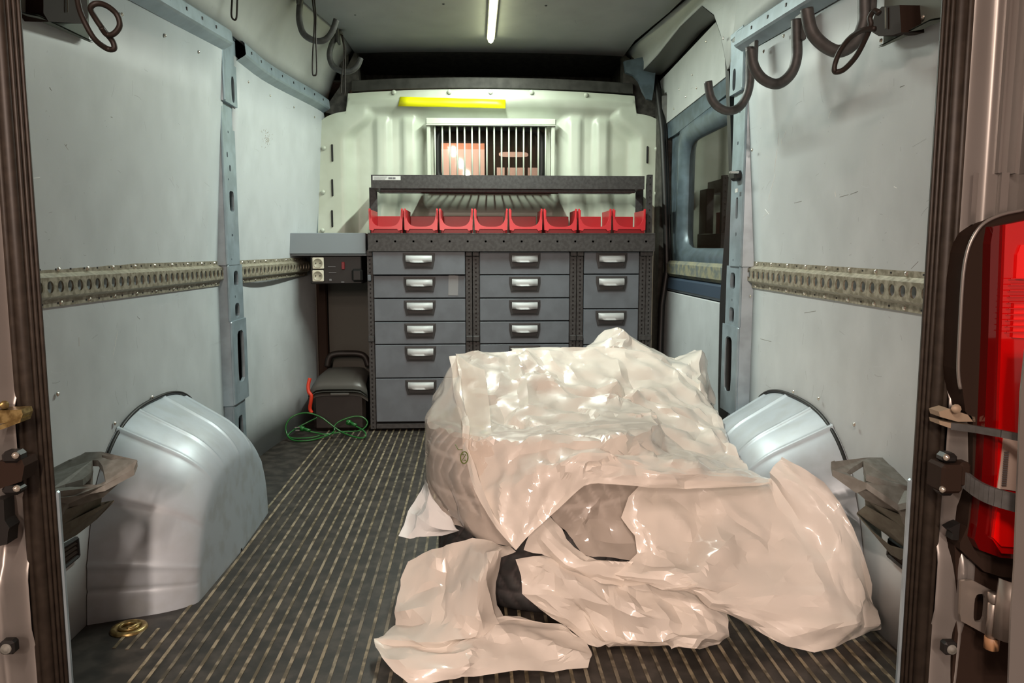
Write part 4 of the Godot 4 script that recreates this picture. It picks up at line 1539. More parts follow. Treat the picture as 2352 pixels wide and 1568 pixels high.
# ---------------------------------------------------------------- left corner beside the cabinets
func inverter_corner() -> void:
	var t = thing("equipment_shelf", Vector3(-0.67, 0.83, -3.8), "blue-grey boxed shelf fixed in the corner between the left wall and the drawer cabinets", "shelf")
	var s = mb()
	boxmm(s, Vector3(-0.850, 0.834, -3.66), Vector3(-0.496, 0.928, -3.64), 0.002)
	obj("front_panel", s, M.shelf_paint, t)
	s = mb()
	boxmm(s, Vector3(-0.848, 0.915, -4.0), Vector3(-0.497, 0.926, -3.66))
	boxmm(s, Vector3(-0.848, 0.825, -4.0), Vector3(-0.497, 0.834, -3.66))
	boxmm(s, Vector3(-0.505, 0.834, -4.0), Vector3(-0.497, 0.915, -3.66))
	obj("case", s, M.shelf_paint, t)
	var i = thing("power_inverter", Vector3(-0.63, 0.70, -3.8), "black power inverter with two white sockets hanging under the blue-grey shelf", "inverter")
	s = mb()
	boxmm(s, Vector3(-0.755, 0.695, -3.95), Vector3(-0.520, 0.824, -3.665), 0.004)
	bx(s, Vector3(-0.54, 0.735, -3.66), Vector3(0.05, 0.06, 0.03), 0.01)
	obj("body", s, M.black, i)
	for v in [604, 632]:
		var c: Vector3 = Vector3(-0.716, 0.791, -3.655) if v == 604 else Vector3(-0.718, 0.733, -3.655)
		s = mb()
		bx(s, c, Vector3(0.051, 0.052, 0.014), 0.003)
		var so = obj("socket", s, M.white_plastic, i)
		s = mb(true)
		lathe(s, [[0.0001, 0.0072], [0.019, 0.0072], [0.0195, 0.009], [0.0215, 0.009], [0.022, 0.0066]], 24, Transform3D(Basis(Vector3(1, 0, 0), Vector3(0, 0, 1), Vector3(0, -1, 0)), c))
		obj("socket_ring", s, M.socket_shade, so)
		s = mb()
		for dx in [-0.0095, 0.0095]:
			lathe(s, [[0.0001, 0.0085], [0.0028, 0.0084], [0.0028, 0.006]], 10, Transform3D(Basis(Vector3(1, 0, 0), Vector3(0, 0, 1), Vector3(0, -1, 0)), c + Vector3(dx, 0.0, 0)))
		obj("pin_hole", s, M.socket_hole, so)
	s = mb()
	bx(s, Vector3(-0.604, 0.779, -3.660), Vector3(0.014, 0.034, 0.010), 0.002)
	obj("rocker_switch", s, M.switch_red, i)
	s = mb()
	for q in [Vector3(-0.656, 0.775, -3.662), Vector3(-0.653, 0.747, -3.662)]:
		bx(s, q, Vector3(0.034, 0.003, 0.002))
	bx(s, Vector3(-0.664, 0.713, -3.662), Vector3(0.012, 0.010, 0.004), 0.002)
	bx(s, Vector3(-0.608, 0.703, -3.662), Vector3(0.016, 0.006, 0.004), 0.002)
	obj("small_print", s, M.ink_soft, i)
	# duct down the corner
	s = mb()
	bx(s, Vector3(-0.763, 0.46, -3.972), Vector3(0.05, 0.50, 0.045), 0.006)
	tag(obj("cable_duct", s, M.box_brown), "dark upright cable duct running down behind the toolbox", "duct")
	# toolbox with slanting lid
	var b = thing("toolbox", Vector3(-0.64, 0, -3.78), "dark brown lidded toolbox on the floor in the left corner by the drawer cabinets", "toolbox")
	s = mb()
	bx(s, Vector3(-0.640, 0.10, -3.80), Vector3(0.245, 0.195, 0.27), 0.015)
	obj("body", s, M.toolbox, b)
	s = mb(true)
	var rows = []
	for p in [[-3.650, 0.186, 0.138], [-3.646, 0.205, 0.138], [-3.655, 0.225, 0.134], [-3.69, 0.250, 0.124], [-3.80, 0.272, 0.118], [-3.90, 0.272, 0.116], [-3.94, 0.255, 0.120], [-3.945, 0.20, 0.124]]:
		var row = []
		for k in 9:
			var f = k / 4.0 - 1.0
			var drop = 0.03 * pow(absf(f), 6.0)
			row.append(Vector3(-0.640 + f * p[2], p[1] - drop, p[0]))
		rows.append(row)
	slab(s, rows, Vector3(0, -0.012, 0))
	obj("lid", s, M.toolbox_lid, b)
	s = mb()
	bx(s, Vector3(-0.632, 0.181, -3.645), Vector3(0.088, 0.012, 0.016), 0.003)
	obj("latch", s, M.toolbox_lid, b)
	s = mb(true)
	tube(s, spline([Vector3(-0.74, 0.27, -3.93), Vector3(-0.72, 0.325, -3.93), Vector3(-0.64, 0.335, -3.93), Vector3(-0.56, 0.325, -3.93), Vector3(-0.535, 0.27, -3.93)], 5), 0.016, 8)
	obj("carry_handle", s, M.toolbox, b)
	s = mb(true)
	tube(s, spline([Vector3(-0.771, 0.256, -3.660), Vector3(-0.778, 0.223, -3.650), Vector3(-0.774, 0.194, -3.640), Vector3(-0.762, 0.178, -3.635), Vector3(-0.765, 0.149, -3.635), Vector3(-0.771, 0.115, -3.640), Vector3(-0.763, 0.095, -3.640)], 4), 0.0085, 8)
	tag(obj("strap", s, M.orange_red), "short orange-red strap hanging at the left side of the toolbox", "strap")
	# green cable lying in loose loops
	var c = thing("extension_cable", Vector3(-0.68, 0, -3.5), "thin green extension cable in loose loops on the floor before the toolbox", "cable")
	s = mb(true)
	var path = [Vector3(-0.745, 0.037, -3.505), Vector3(-0.714, 0.031, -3.505), Vector3(-0.681, 0.025, -3.500), Vector3(-0.645, 0.024, -3.520), Vector3(-0.598, 0.029, -3.530), Vector3(-0.550, 0.028, -3.540), Vector3(-0.518, 0.034, -3.550), Vector3(-0.499, 0.050, -3.560), Vector3(-0.497, 0.069, -3.565), Vector3(-0.519, 0.087, -3.570), Vector3(-0.553, 0.091, -3.570), Vector3(-0.592, 0.082, -3.565), Vector3(-0.625, 0.069, -3.555), Vector3(-0.644, 0.050, -3.550), Vector3(-0.642, 0.033, -3.535), Vector3(-0.656, 0.024, -3.505), Vector3(-0.689, 0.014, -3.490), Vector3(-0.729, 0.002, -3.475), Vector3(-0.766, -0.004, -3.460), Vector3(-0.804, -0.001, -3.465), Vector3(-0.834, 0.016, -3.480), Vector3(-0.851, 0.041, -3.500), Vector3(-0.852, 0.070, -3.515), Vector3(-0.835, 0.095, -3.530), Vector3(-0.805, 0.110, -3.540), Vector3(-0.764, 0.116, -3.540), Vector3(-0.727, 0.107, -3.540), Vector3(-0.691, 0.090, -3.535), Vector3(-0.652, 0.060, -3.530), Vector3(-0.607, 0.029, -3.525), Vector3(-0.554, 0.014, -3.500), Vector3(-0.514, 0.008, -3.490), Vector3(-0.495, 0.016, -3.495), Vector3(-0.501, 0.030, -3.515), Vector3(-0.523, 0.043, -3.530), Vector3(-0.544, 0.051, -3.540)]
	for k in path.size():
		path[k].y = maxf(path[k].y, 0.006)
	tube(s, spline(path, 5), 0.0036, 7)
	tube(s, spline([Vector3(-0.722, 0.091, -3.550), Vector3(-0.766, 0.070, -3.545), Vector3(-0.803, 0.052, -3.530), Vector3(-0.832, 0.035, -3.510), Vector3(-0.841, 0.022, -3.495), Vector3(-0.819, 0.013, -3.485), Vector3(-0.775, 0.012, -3.485), Vector3(-0.731, 0.015, -3.487), Vector3(-0.699, 0.021, -3.495)], 5), 0.0033, 7)
	obj("cord", s, M.cable_green, c)
	for e in [[Vector3(-0.789, 0.048, -3.510), Vector3(-0.773, 0.044, -3.510), Vector3(-0.745, 0.037, -3.505)], [Vector3(-0.588, 0.063, -3.560), Vector3(-0.571, 0.060, -3.555), Vector3(-0.544, 0.051, -3.540)]]:
		s = mb(true)
		for k in 2:
			tube(s, [e[k] + Vector3(0, 0.004, 0), e[k + 1] + Vector3(0, 0.004, 0)], 0.012 - 0.004 * k, 9)
		obj("plug", s, M.cable_green, c)
	s = mb()
	for q in [Vector3(-0.804, 0.051, -3.515), Vector3(-0.798, 0.040, -3.505)]:
		bx(s, q + Vector3(0, 0.004, 0), Vector3(0.022, 0.004, 0.004))
	obj("plug_pin", s, M.steel, c)


# ---------------------------------------------------------------- rails, hooks and boxes on the walls
func lashing_rail(label: String, side: int, z0: float, z1: float, y0: float, y1: float) -> void:
	var t = thing("lashing_rail", Vector3(0.89 * side, (y0 + y1) / 2, (z0 + z1) / 2), label, "rail", "lashing rails")
	var a = Vector3(wall_l(y0, z0) if side < 0 else wall_r(y0, z0), y0, z0)
	var b = Vector3(wall_l(y1, z1) if side < 0 else wall_r(y1, z1), y1, z1)
	var inward = Vector3(-side, 0, 0)
	var xf = frame(a, b - a, inward)
	if side < 0:
		xf = frame(a, b - a, inward)
	var up = Vector3(0, 1, 0)
	var ys = xf.basis.y.dot(up)   # the plate's y may point down
	var len_ = a.distance_to(b)
	var n = int(len_ / 0.041)
	var s = mb()
	holed(s, Transform3D(xf.basis, a + inward * 0.017), len_, 0.040, slots(n, len_, 0.0123, 0.0128).map(func(h): return [h[0], h[1], h[2], h[3], 2.0]), 0.004)
	var dirn = xf.basis.x
	var e = a + dirn * len_
	for sg in [-1.0, 1.0]:
		var prof = [[0.017, 0.020], [0.003, 0.0285], [0.003, 0.043], [0.0, 0.043]]
		for k in 3:
			var p: Vector3 = inward * prof[k][0] + up * sg * prof[k][1]
			var q: Vector3 = inward * prof[k + 1][0] + up * sg * prof[k + 1][1]
			oquad(s, a + p, e + p, e + q, a + q, inward + up * sg * 0.5)
	obj("punched_rail", s, M.zinc, t)
	var pts = []
	var m = int(len_ / 0.123)
	for k in m:
		for sg in [-1.0, 1.0]:
			pts.append(a + dirn * (k + 0.6) * (len_ / m) + inward * 0.003 + up * sg * 0.0355)
	screws(t, pts, inward, 0.006, 0.004, M.screw)
	s = mb()
	for k in n * 2:
		for sg in [-1.0, 1.0]:
			var c: Vector3 = a + dirn * (k + 0.5) * (len_ / (n * 2)) + inward * 0.0032 + up * sg * 0.036
			if k % 3 == 0:
				bx(s, c, Vector3(0.001, 0.004, 0.006))
	obj("small_hole", s, M.black, t).set_meta("kind", "stuff")


func hook(label: String, group: String, leg: Array, r: float) -> void:
	var t = thing("tube_hook", leg[0], label, "hook", group)
	var s = mb(true)
	tube(s, spline(leg, 6), r, 12)
	obj("bent_tube", s, M.hook, t)
	s = mb()
	bx(s, leg[0] + Vector3(0.012 * signf(leg[0].x), -0.02, 0), Vector3(0.012, 0.07, 0.05), 0.003)
	obj("mount_plate", s, M.hook, t)


func wall_fittings() -> void:
	lashing_rail("zinc lashing rail with round holes along the left wall, nearer the rear doors", -1, -1.40, -2.80, 0.781, 0.772)
	lashing_rail("short zinc lashing rail on the left wall ahead of the blue-grey post", -1, -2.975, -3.86, 0.770, 0.772)
	lashing_rail("zinc lashing rail with round holes along the right wall", 1, -1.40, -2.525, 0.770, 0.775)
	# hooks of bent tube
	hook("dark grey bent tube hook on the right wall, nearest the side door", "bent tube hooks on the right wall", [Vector3(0.804, 1.440, -2.330), Vector3(0.807, 1.389, -2.330), Vector3(0.808, 1.340, -2.330), Vector3(0.799, 1.300, -2.330), Vector3(0.778, 1.269, -2.330), Vector3(0.746, 1.259, -2.330), Vector3(0.714, 1.272, -2.330), Vector3(0.693, 1.299, -2.330), Vector3(0.684, 1.342, -2.330)], 0.0125)
	hook("dark grey bent tube hook on the right wall, middle of three", "bent tube hooks on the right wall", [Vector3(0.818, 1.434, -2.030), Vector3(0.821, 1.386, -2.030), Vector3(0.823, 1.344, -2.030), Vector3(0.813, 1.306, -2.030), Vector3(0.789, 1.281, -2.030), Vector3(0.764, 1.276, -2.030), Vector3(0.733, 1.291, -2.030), Vector3(0.712, 1.321, -2.030), Vector3(0.704, 1.361, -2.030)], 0.0135)
	hook("dark grey bent tube hook on the right wall, beside the black box", "bent tube hooks on the right wall", [Vector3(0.824, 1.406, -1.690), Vector3(0.826, 1.371, -1.690), Vector3(0.827, 1.335, -1.690), Vector3(0.815, 1.301, -1.690), Vector3(0.793, 1.280, -1.690), Vector3(0.767, 1.275, -1.690), Vector3(0.735, 1.292, -1.690), Vector3(0.713, 1.318, -1.690), Vector3(0.702, 1.360, -1.690)], 0.0135)
	hook("grey bent tube hook high on the left wall, first from the rear", "bent tube hooks on the left wall", [Vector3(-0.670, 1.859, -3.250), Vector3(-0.681, 1.794, -3.250), Vector3(-0.682, 1.744, -3.250), Vector3(-0.667, 1.698, -3.250), Vector3(-0.627, 1.674, -3.250), Vector3(-0.587, 1.676, -3.250), Vector3(-0.558, 1.705, -3.250), Vector3(-0.538, 1.754, -3.250)], 0.0125)
	hook("grey bent tube hook high on the left wall, nearer the bulkhead", "bent tube hooks on the left wall", [Vector3(-0.597, 1.833, -3.720), Vector3(-0.633, 1.789, -3.720), Vector3(-0.651, 1.732, -3.720), Vector3(-0.638, 1.684, -3.720), Vector3(-0.598, 1.658, -3.720), Vector3(-0.558, 1.660, -3.720), Vector3(-0.528, 1.681, -3.720), Vector3(-0.510, 1.718, -3.720)], 0.013)
	# hanging loops of tie strap
	var where = ["at the left wall rail above the rear board", "through the rear grey hook on the left wall", "at the grey hook nearest the bulkhead"]
	var loops = [[Vector3(-0.781, 1.747, -2.720), Vector3(-0.787, 1.666, -2.720), Vector3(-0.791, 1.618, -2.720), Vector3(-0.784, 1.604, -2.720), Vector3(-0.775, 1.611, -2.720), Vector3(-0.770, 1.666, -2.720), Vector3(-0.764, 1.748, -2.720)], [Vector3(-0.621, 1.877, -3.200), Vector3(-0.619, 1.804, -3.200), Vector3(-0.614, 1.748, -3.200), Vector3(-0.618, 1.683, -3.200), Vector3(-0.625, 1.601, -3.200), Vector3(-0.627, 1.538, -3.200), Vector3(-0.621, 1.530, -3.200), Vector3(-0.612, 1.539, -3.200), Vector3(-0.610, 1.601, -3.200), Vector3(-0.611, 1.683, -3.200), Vector3(-0.608, 1.748, -3.200), Vector3(-0.612, 1.812, -3.200), Vector3(-0.614, 1.877, -3.200)], [Vector3(-0.591, 1.811, -3.680), Vector3(-0.579, 1.751, -3.680), Vector3(-0.585, 1.676, -3.680), Vector3(-0.594, 1.600, -3.680), Vector3(-0.595, 1.558, -3.680), Vector3(-0.588, 1.550, -3.680), Vector3(-0.580, 1.558, -3.680), Vector3(-0.578, 1.638, -3.680), Vector3(-0.574, 1.732, -3.680), Vector3(-0.585, 1.808, -3.680)]]
	for k in 3:
		var s = mb(true)
		tube(s, spline(loops[k], 5), 0.0032, 6)
		tag(obj("strap_loop", s, M.black_brown), "thin dark looped strap hanging down " + where[k], "strap", "hanging strap loops")
	# boxes on brackets with looped cables
	wall_box(-1, "black box with looped black cable on a grey bracket high on the left wall", [Vector3(-0.692, 1.335, -1.470), Vector3(-0.697, 1.295, -1.480), Vector3(-0.695, 1.268, -1.490), Vector3(-0.682, 1.235, -1.500), Vector3(-0.669, 1.222, -1.520), Vector3(-0.656, 1.222, -1.520), Vector3(-0.658, 1.235, -1.520), Vector3(-0.668, 1.251, -1.510), Vector3(-0.678, 1.271, -1.500), Vector3(-0.680, 1.284, -1.490), Vector3(-0.669, 1.292, -1.490), Vector3(-0.656, 1.291, -1.500), Vector3(-0.644, 1.280, -1.510), Vector3(-0.639, 1.261, -1.510), Vector3(-0.650, 1.246, -1.510), Vector3(-0.663, 1.244, -1.510), Vector3(-0.668, 1.254, -1.500)])
	wall_box(1, "black box with looped black cable on a grey bracket high on the right wall", [Vector3(0.741, 1.261, -1.470), Vector3(0.730, 1.265, -1.490), Vector3(0.720, 1.259, -1.520), Vector3(0.710, 1.240, -1.540), Vector3(0.705, 1.218, -1.550), Vector3(0.704, 1.205, -1.550), Vector3(0.709, 1.201, -1.550), Vector3(0.720, 1.205, -1.540), Vector3(0.731, 1.223, -1.520), Vector3(0.736, 1.246, -1.500), Vector3(0.737, 1.269, -1.480), Vector3(0.735, 1.284, -1.480), Vector3(0.738, 1.293, -1.470), Vector3(0.742, 1.286, -1.460)])
	# pressure vents low on the walls
	vent(-1, "dark slatted air vent low on the left wall under the wheel chock", [Vector3(-0.893, 0.223, -1.634), Vector3(-0.893, 0.217, -1.729), Vector3(-0.893, 0.176, -1.730), Vector3(-0.893, 0.174, -1.634)])
	vent(1, "dark slatted air vent low on the right wall under the wheel chock", [Vector3(0.902, 0.233, -1.598), Vector3(0.902, 0.233, -1.529), Vector3(0.902, 0.191, -1.528), Vector3(0.902, 0.195, -1.601)])
	chock(-1)
	chock(1)
	# lashing ring set in the floor
	var c = Vector3(-0.789, 0.000, -1.732)
	var g = thing("lashing_ring", Vector3(c.x, 0, c.z), "round brass-coloured lashing ring set in the floor behind the left wheel arch", "lashing ring")
	var s = mb(true)
	lathe(s, [[0.0001, 0.0015], [0.018, 0.0015], [0.024, 0.002], [0.028, 0.006], [0.034, 0.007], [0.038, 0.005], [0.040, 0.0]], 36, Transform3D(Basis(), Vector3(c.x, 0.0005, c.z)))
	obj("cup", s, M.brass, g)
	s = mb(true)
	var ring = []
	for k in 20:
		var a = TAU * k / 20
		ring.append(Vector3(c.x + 0.020 * cos(a), 0.006, c.z + 0.018 * sin(a)))
	tube(s, ring, 0.0035, 8, true)
	tube(s, [Vector3(c.x + 0.004, 0.008, c.z + 0.016), Vector3(c.x + 0.022, 0.008, c.z - 0.010)], 0.004, 8)
	obj("ring", s, M.brass, g)
	s = mb(true)
	dome(s, Vector3(c.x, 0.002, c.z), Vector3.UP, 0.008, 0.005)
	obj("screw", s, M.brass, g)


func wall_box(side: int, label: String, cable: Array) -> void:
	var xw = 0.86 * side
	var t = thing("mounted_box", Vector3(xw, 1.25, -1.5), label, "box", "black boxes on wall brackets")
	var s = mb()
	# folded bracket: plate on the wall and a sloping lip below
	var pts = [Vector3(-0.848, 1.363, -1.560), Vector3(-0.848, 1.462, -1.860), Vector3(-0.848, 1.315, -1.841), Vector3(-0.848, 1.300, -1.573)] if side < 0 else [Vector3(0.855, 1.344, -1.424), Vector3(0.855, 1.425, -1.666), Vector3(0.855, 1.280, -1.658), Vector3(0.855, 1.274, -1.429)]
	plx(s, pts, 0.003, -side)
	var a: Vector3 = pts[3]
	var b: Vector3 = pts[2]
	var lip = Vector3(-side * 0.035, -0.006, 0)
	quad(s, a, b, b + lip * 0.3, a + lip)
	quad(s, a + Vector3(0, -0.003, 0), a + lip + Vector3(0, -0.003, 0), b + lip * 0.3 + Vector3(0, -0.003, 0), b + Vector3(0, -0.003, 0))
	obj("bracket", s, M.bracket, t)
	s = mb()
	var body = [Vector3(-0.815, 1.377, -1.603), Vector3(-0.815, 1.429, -1.760), Vector3(-0.815, 1.381, -1.772), Vector3(-0.815, 1.346, -1.773), Vector3(-0.815, 1.328, -1.756), Vector3(-0.815, 1.292, -1.610), Vector3(-0.815, 1.303, -1.593)] if side < 0 else [Vector3(0.815, 1.321, -1.527), Vector3(0.815, 1.338, -1.595), Vector3(0.815, 1.333, -1.620), Vector3(0.815, 1.317, -1.631), Vector3(0.815, 1.297, -1.627), Vector3(0.815, 1.283, -1.601), Vector3(0.815, 1.271, -1.547), Vector3(0.815, 1.268, -1.515)]
	plx(s, body, 0.045, -side)
	obj("case", s, M.box_brown, t)
	s = mb(true)
	tube(s, spline(cable.map(func(p): return p), 5), 0.0052, 8)
	obj("looped_cable", s, M.black_brown, t)
	var sc = [Vector3(-0.852, 1.324, -1.627), Vector3(-0.860, 1.331, -1.852)] if side < 0 else [Vector3(0.858, 1.294, -1.509), Vector3(0.860, 1.291, -1.665)]
	screws(t, sc.map(func(p): return p + Vector3(-side * 0.006, 0, 0)), Vector3(-side, 0, 0), 0.005, 0.004, M.screw)
	s = mb()
	var tick = [Vector3(-0.812, 1.388, -1.687), Vector3(-0.812, 1.329, -1.679)] if side < 0 else [Vector3(0.812, 1.330, -1.574), Vector3(0.812, 1.289, -1.569)]
	s.set_smooth_group(0)
	tube(s, tick, 0.0016, 6)
	obj("wire_clip", s, M.bracket, t)


func vent(side: int, label: String, q: Array) -> void:
	var t = thing("air_vent", q[0], label, "vent", "air vents")
	var s = mb()
	var inw = Vector3(-side, 0, 0)
	# q: rear-top, front-top, front-bottom, rear-bottom on the wall
	var mid: Vector3 = (q[0] + q[1] + q[2] + q[3]) / 4
	for k in 4:
		var a: Vector3 = q[k]
		var b: Vector3 = q[(k + 1) % 4]
		tube(s, [a + inw * 0.003, b + inw * 0.003], 0.005, 6)
	obj("rim", s, M.black, t)
	for k in 4:
		var f = (k + 0.5) / 4.0
		s = mb()
		var a: Vector3 = q[0].lerp(q[3], f)
		var b: Vector3 = q[1].lerp(q[2], f)
		quad(s, a + inw * 0.006 + Vector3(0, -0.006, 0), b + inw * 0.006 + Vector3(0, -0.006, 0), b + inw * 0.001 + Vector3(0, 0.006, 0), a + inw * 0.001 + Vector3(0, 0.006, 0))
		obj("slat", s, M.box_brown, t)
	s = mb()
	quad(s, q[0] + inw * 0.0006, q[1] + inw * 0.0006, q[2] + inw * 0.0006, q[3] + inw * 0.0006)
	obj("backing", s, M.black, t)


func chock(side: int) -> void:
	var name_ = "left" if side < 0 else "right"
	var t = thing("wheel_chock", Vector3(0.8 * side, 0.36, -1.6), "dark grey plastic wheel chock slotted in its holder low on the %s wall" % name_, "wheel chock", "wheel chocks")
	# outline corners, as seen: wall back, wing top, plate far corner, nose top, nose bottom, notch, front edge, wall front
	var p = [Vector3(-0.868, 0.402, -1.600), Vector3(-0.825, 0.431, -1.660), Vector3(-0.792, 0.432, -1.660), Vector3(-0.692, 0.429, -1.600), Vector3(-0.693, 0.415, -1.585), Vector3(-0.734, 0.395, -1.545), Vector3(-0.759, 0.392, -1.535), Vector3(-0.784, 0.384, -1.500), Vector3(-0.802, 0.404, -1.470)] if side < 0 else [Vector3(0.940, 0.381, -1.600), Vector3(0.910, 0.397, -1.660), Vector3(0.873, 0.398, -1.660), Vector3(0.760, 0.406, -1.600), Vector3(0.757, 0.393, -1.585), Vector3(0.791, 0.367, -1.545), Vector3(0.806, 0.379, -1.535), Vector3(0.855, 0.344, -1.500), Vector3(0.869, 0.361, -1.470)]
	var hole = [Vector3(-0.785, 0.428, -1.648), Vector3(-0.745, 0.426, -1.630), Vector3(-0.753, 0.423, -1.622), Vector3(-0.781, 0.425, -1.640)] if side < 0 else [Vector3(0.805, 0.391, -1.600), Vector3(0.816, 0.397, -1.620), Vector3(0.836, 0.400, -1.632), Vector3(0.848, 0.398, -1.632)]
	var scoop = [Vector3(-0.796, 0.422, -1.630), Vector3(-0.782, 0.423, -1.625), Vector3(-0.762, 0.417, -1.600), Vector3(-0.745, 0.408, -1.570), Vector3(-0.734, 0.399, -1.550), Vector3(-0.739, 0.394, -1.545), Vector3(-0.765, 0.397, -1.540), Vector3(-0.794, 0.396, -1.530), Vector3(-0.812, 0.402, -1.495), Vector3(-0.802, 0.401, -1.530), Vector3(-0.783, 0.402, -1.560), Vector3(-0.782, 0.407, -1.590), Vector3(-0.786, 0.415, -1.610)] if side < 0 else [Vector3(0.847, 0.398, -1.632), Vector3(0.835, 0.389, -1.605), Vector3(0.831, 0.381, -1.585), Vector3(0.847, 0.376, -1.575), Vector3(0.875, 0.371, -1.560), Vector3(0.891, 0.369, -1.535), Vector3(0.864, 0.369, -1.540), Vector3(0.830, 0.374, -1.545), Vector3(0.814, 0.376, -1.550), Vector3(0.809, 0.373, -1.545), Vector3(0.795, 0.382, -1.565), Vector3(0.788, 0.386, -1.585), Vector3(0.805, 0.391, -1.600)]
	var s = mb()
	var th = Vector3(-side * 0.002, -0.012, 0.004)
	plate_with_openings(s, p, [scoop] if side > 0 else [hole, scoop], th)
	obj("top_plate", s, M.chock, t)
	# raised wing against the wall
	s = mb()
	var w = [Vector3(-0.878, 0.406, -1.620), Vector3(-0.854, 0.418, -1.650), Vector3(-0.835, 0.424, -1.680), Vector3(-0.801, 0.426, -1.680)] if side < 0 else [Vector3(0.952, 0.379, -1.620), Vector3(0.933, 0.390, -1.650), Vector3(0.921, 0.391, -1.680), Vector3(0.884, 0.392, -1.680)]
	var w2 = [Vector3(-0.868, 0.391, -1.600), Vector3(-0.845, 0.402, -1.630), Vector3(-0.819, 0.417, -1.655), Vector3(-0.792, 0.429, -1.660)] if side < 0 else [Vector3(0.942, 0.360, -1.600), Vector3(0.923, 0.371, -1.630), Vector3(0.896, 0.387, -1.655), Vector3(0.873, 0.396, -1.660)]
	slab(s, [w, w2], Vector3(side * 0.004, -0.012, 0))
	obj("side_wing", s, M.chock, t)
	# nose skirt, front wall and hollow under the plate
	s = mb()
	var n0 = [Vector3(-0.691, 0.427, -1.600), Vector3(-0.692, 0.413, -1.585), Vector3(-0.733, 0.395, -1.545), Vector3(-0.783, 0.382, -1.500), Vector3(-0.802, 0.402, -1.470)] if side < 0 else [Vector3(0.760, 0.406, -1.600), Vector3(0.757, 0.393, -1.585), Vector3(0.791, 0.367, -1.545), Vector3(0.855, 0.344, -1.500), Vector3(0.869, 0.361, -1.470)]
	var n1 = [Vector3(-0.699, 0.413, -1.605), Vector3(-0.711, 0.399, -1.590), Vector3(-0.746, 0.364, -1.560), Vector3(-0.793, 0.355, -1.520), Vector3(-0.807, 0.329, -1.490)] if side < 0 else [Vector3(0.766, 0.387, -1.605), Vector3(0.779, 0.376, -1.590), Vector3(0.819, 0.334, -1.560), Vector3(0.866, 0.317, -1.520), Vector3(0.874, 0.290, -1.490)]
	slab(s, [n0, n1], Vector3(side * 0.012, 0, -0.01))
	obj("skirt", s, M.chock, t)
	s = mb(true)
	var c0 = [Vector3(-0.796, 0.421, -1.632), Vector3(-0.787, 0.412, -1.612), Vector3(-0.782, 0.404, -1.590), Vector3(-0.786, 0.400, -1.565), Vector3(-0.805, 0.398, -1.535), Vector3(-0.815, 0.400, -1.500)] if side < 0 else [Vector3(0.848, 0.396, -1.632), Vector3(0.837, 0.386, -1.605), Vector3(0.837, 0.381, -1.585), Vector3(0.852, 0.376, -1.570), Vector3(0.874, 0.373, -1.550), Vector3(0.884, 0.374, -1.520)]
	var drop = []
	for q in c0:
		drop.append(q + Vector3(side * 0.01, -0.075, -0.01))
	slab(s, [c0, drop], Vector3(side * 0.006, 0, -0.006))
	obj("curved_face", s, M.chock, t)
	# holder: folded plate sloping out of the wall
	var h = thing("chock_holder", Vector3(0.85 * side, 0.28, -1.6), "folded dark grey holder carrying the wheel chock on the %s wall" % name_, "holder", "wheel chock holders")
	s = mb()
	var a = [Vector3(-0.743, 0.346, -1.600), Vector3(-0.762, 0.340, -1.575), Vector3(-0.808, 0.324, -1.500), Vector3(-0.816, 0.288, -1.510), Vector3(-0.798, 0.293, -1.550), Vector3(-0.776, 0.310, -1.590)] if side < 0 else [Vector3(0.822, 0.293, -1.600), Vector3(0.828, 0.317, -1.575), Vector3(0.880, 0.290, -1.500), Vector3(0.890, 0.244, -1.510), Vector3(0.883, 0.247, -1.550), Vector3(0.868, 0.259, -1.570)]
	var f = []
	for q in a:
		f.append(q)
	var mid = Vector3.ZERO
	for q in f:
		mid += q / f.size()
	var back = Vector3(side * 0.004, -0.004, -0.004)
	for k in f.size():
		var k2 = (k + 1) % f.size()
		tri(s, mid, f[k], f[k2])
		tri(s, mid + back, f[k2] + back, f[k] + back)
		quad(s, f[k], f[k2], f[k2] + back, f[k] + back)
	obj("sloped_plate", s, M.holder, h)
	s = mb()
	var g0 = [Vector3(-0.753, 0.370, -1.575), Vector3(-0.768, 0.360, -1.550), Vector3(-0.805, 0.355, -1.490)] if side < 0 else [Vector3(0.826, 0.336, -1.575), Vector3(0.835, 0.327, -1.550), Vector3(0.875, 0.318, -1.490)]
	var g1 = [Vector3(-0.767, 0.333, -1.590), Vector3(-0.782, 0.330, -1.565), Vector3(-0.809, 0.318, -1.500)] if side < 0 else [Vector3(0.835, 0.310, -1.590), Vector3(0.850, 0.303, -1.565), Vector3(0.880, 0.285, -1.500)]
	slab(s, [g0, g1], Vector3(side * 0.003, 0, -0.003))
	obj("riser", s, M.holder, h)
	s = mb()
	var k0 = [Vector3(-0.744, 0.344, -1.602), Vector3(-0.777, 0.310, -1.592), Vector3(-0.799, 0.292, -1.552), Vector3(-0.817, 0.286, -1.512)] if side < 0 else [Vector3(0.823, 0.291, -1.602), Vector3(0.851, 0.257, -1.592), Vector3(0.874, 0.237, -1.552), Vector3(0.892, 0.241, -1.512)]
	var k1 = []
	for q in k0:
		k1.append(Vector3(0.893 * side, q.y - 0.03, q.z - 0.03))
	slab(s, [k0, k1], Vector3(0, -0.003, 0))
	obj("wall_flange", s, M.holder, h)


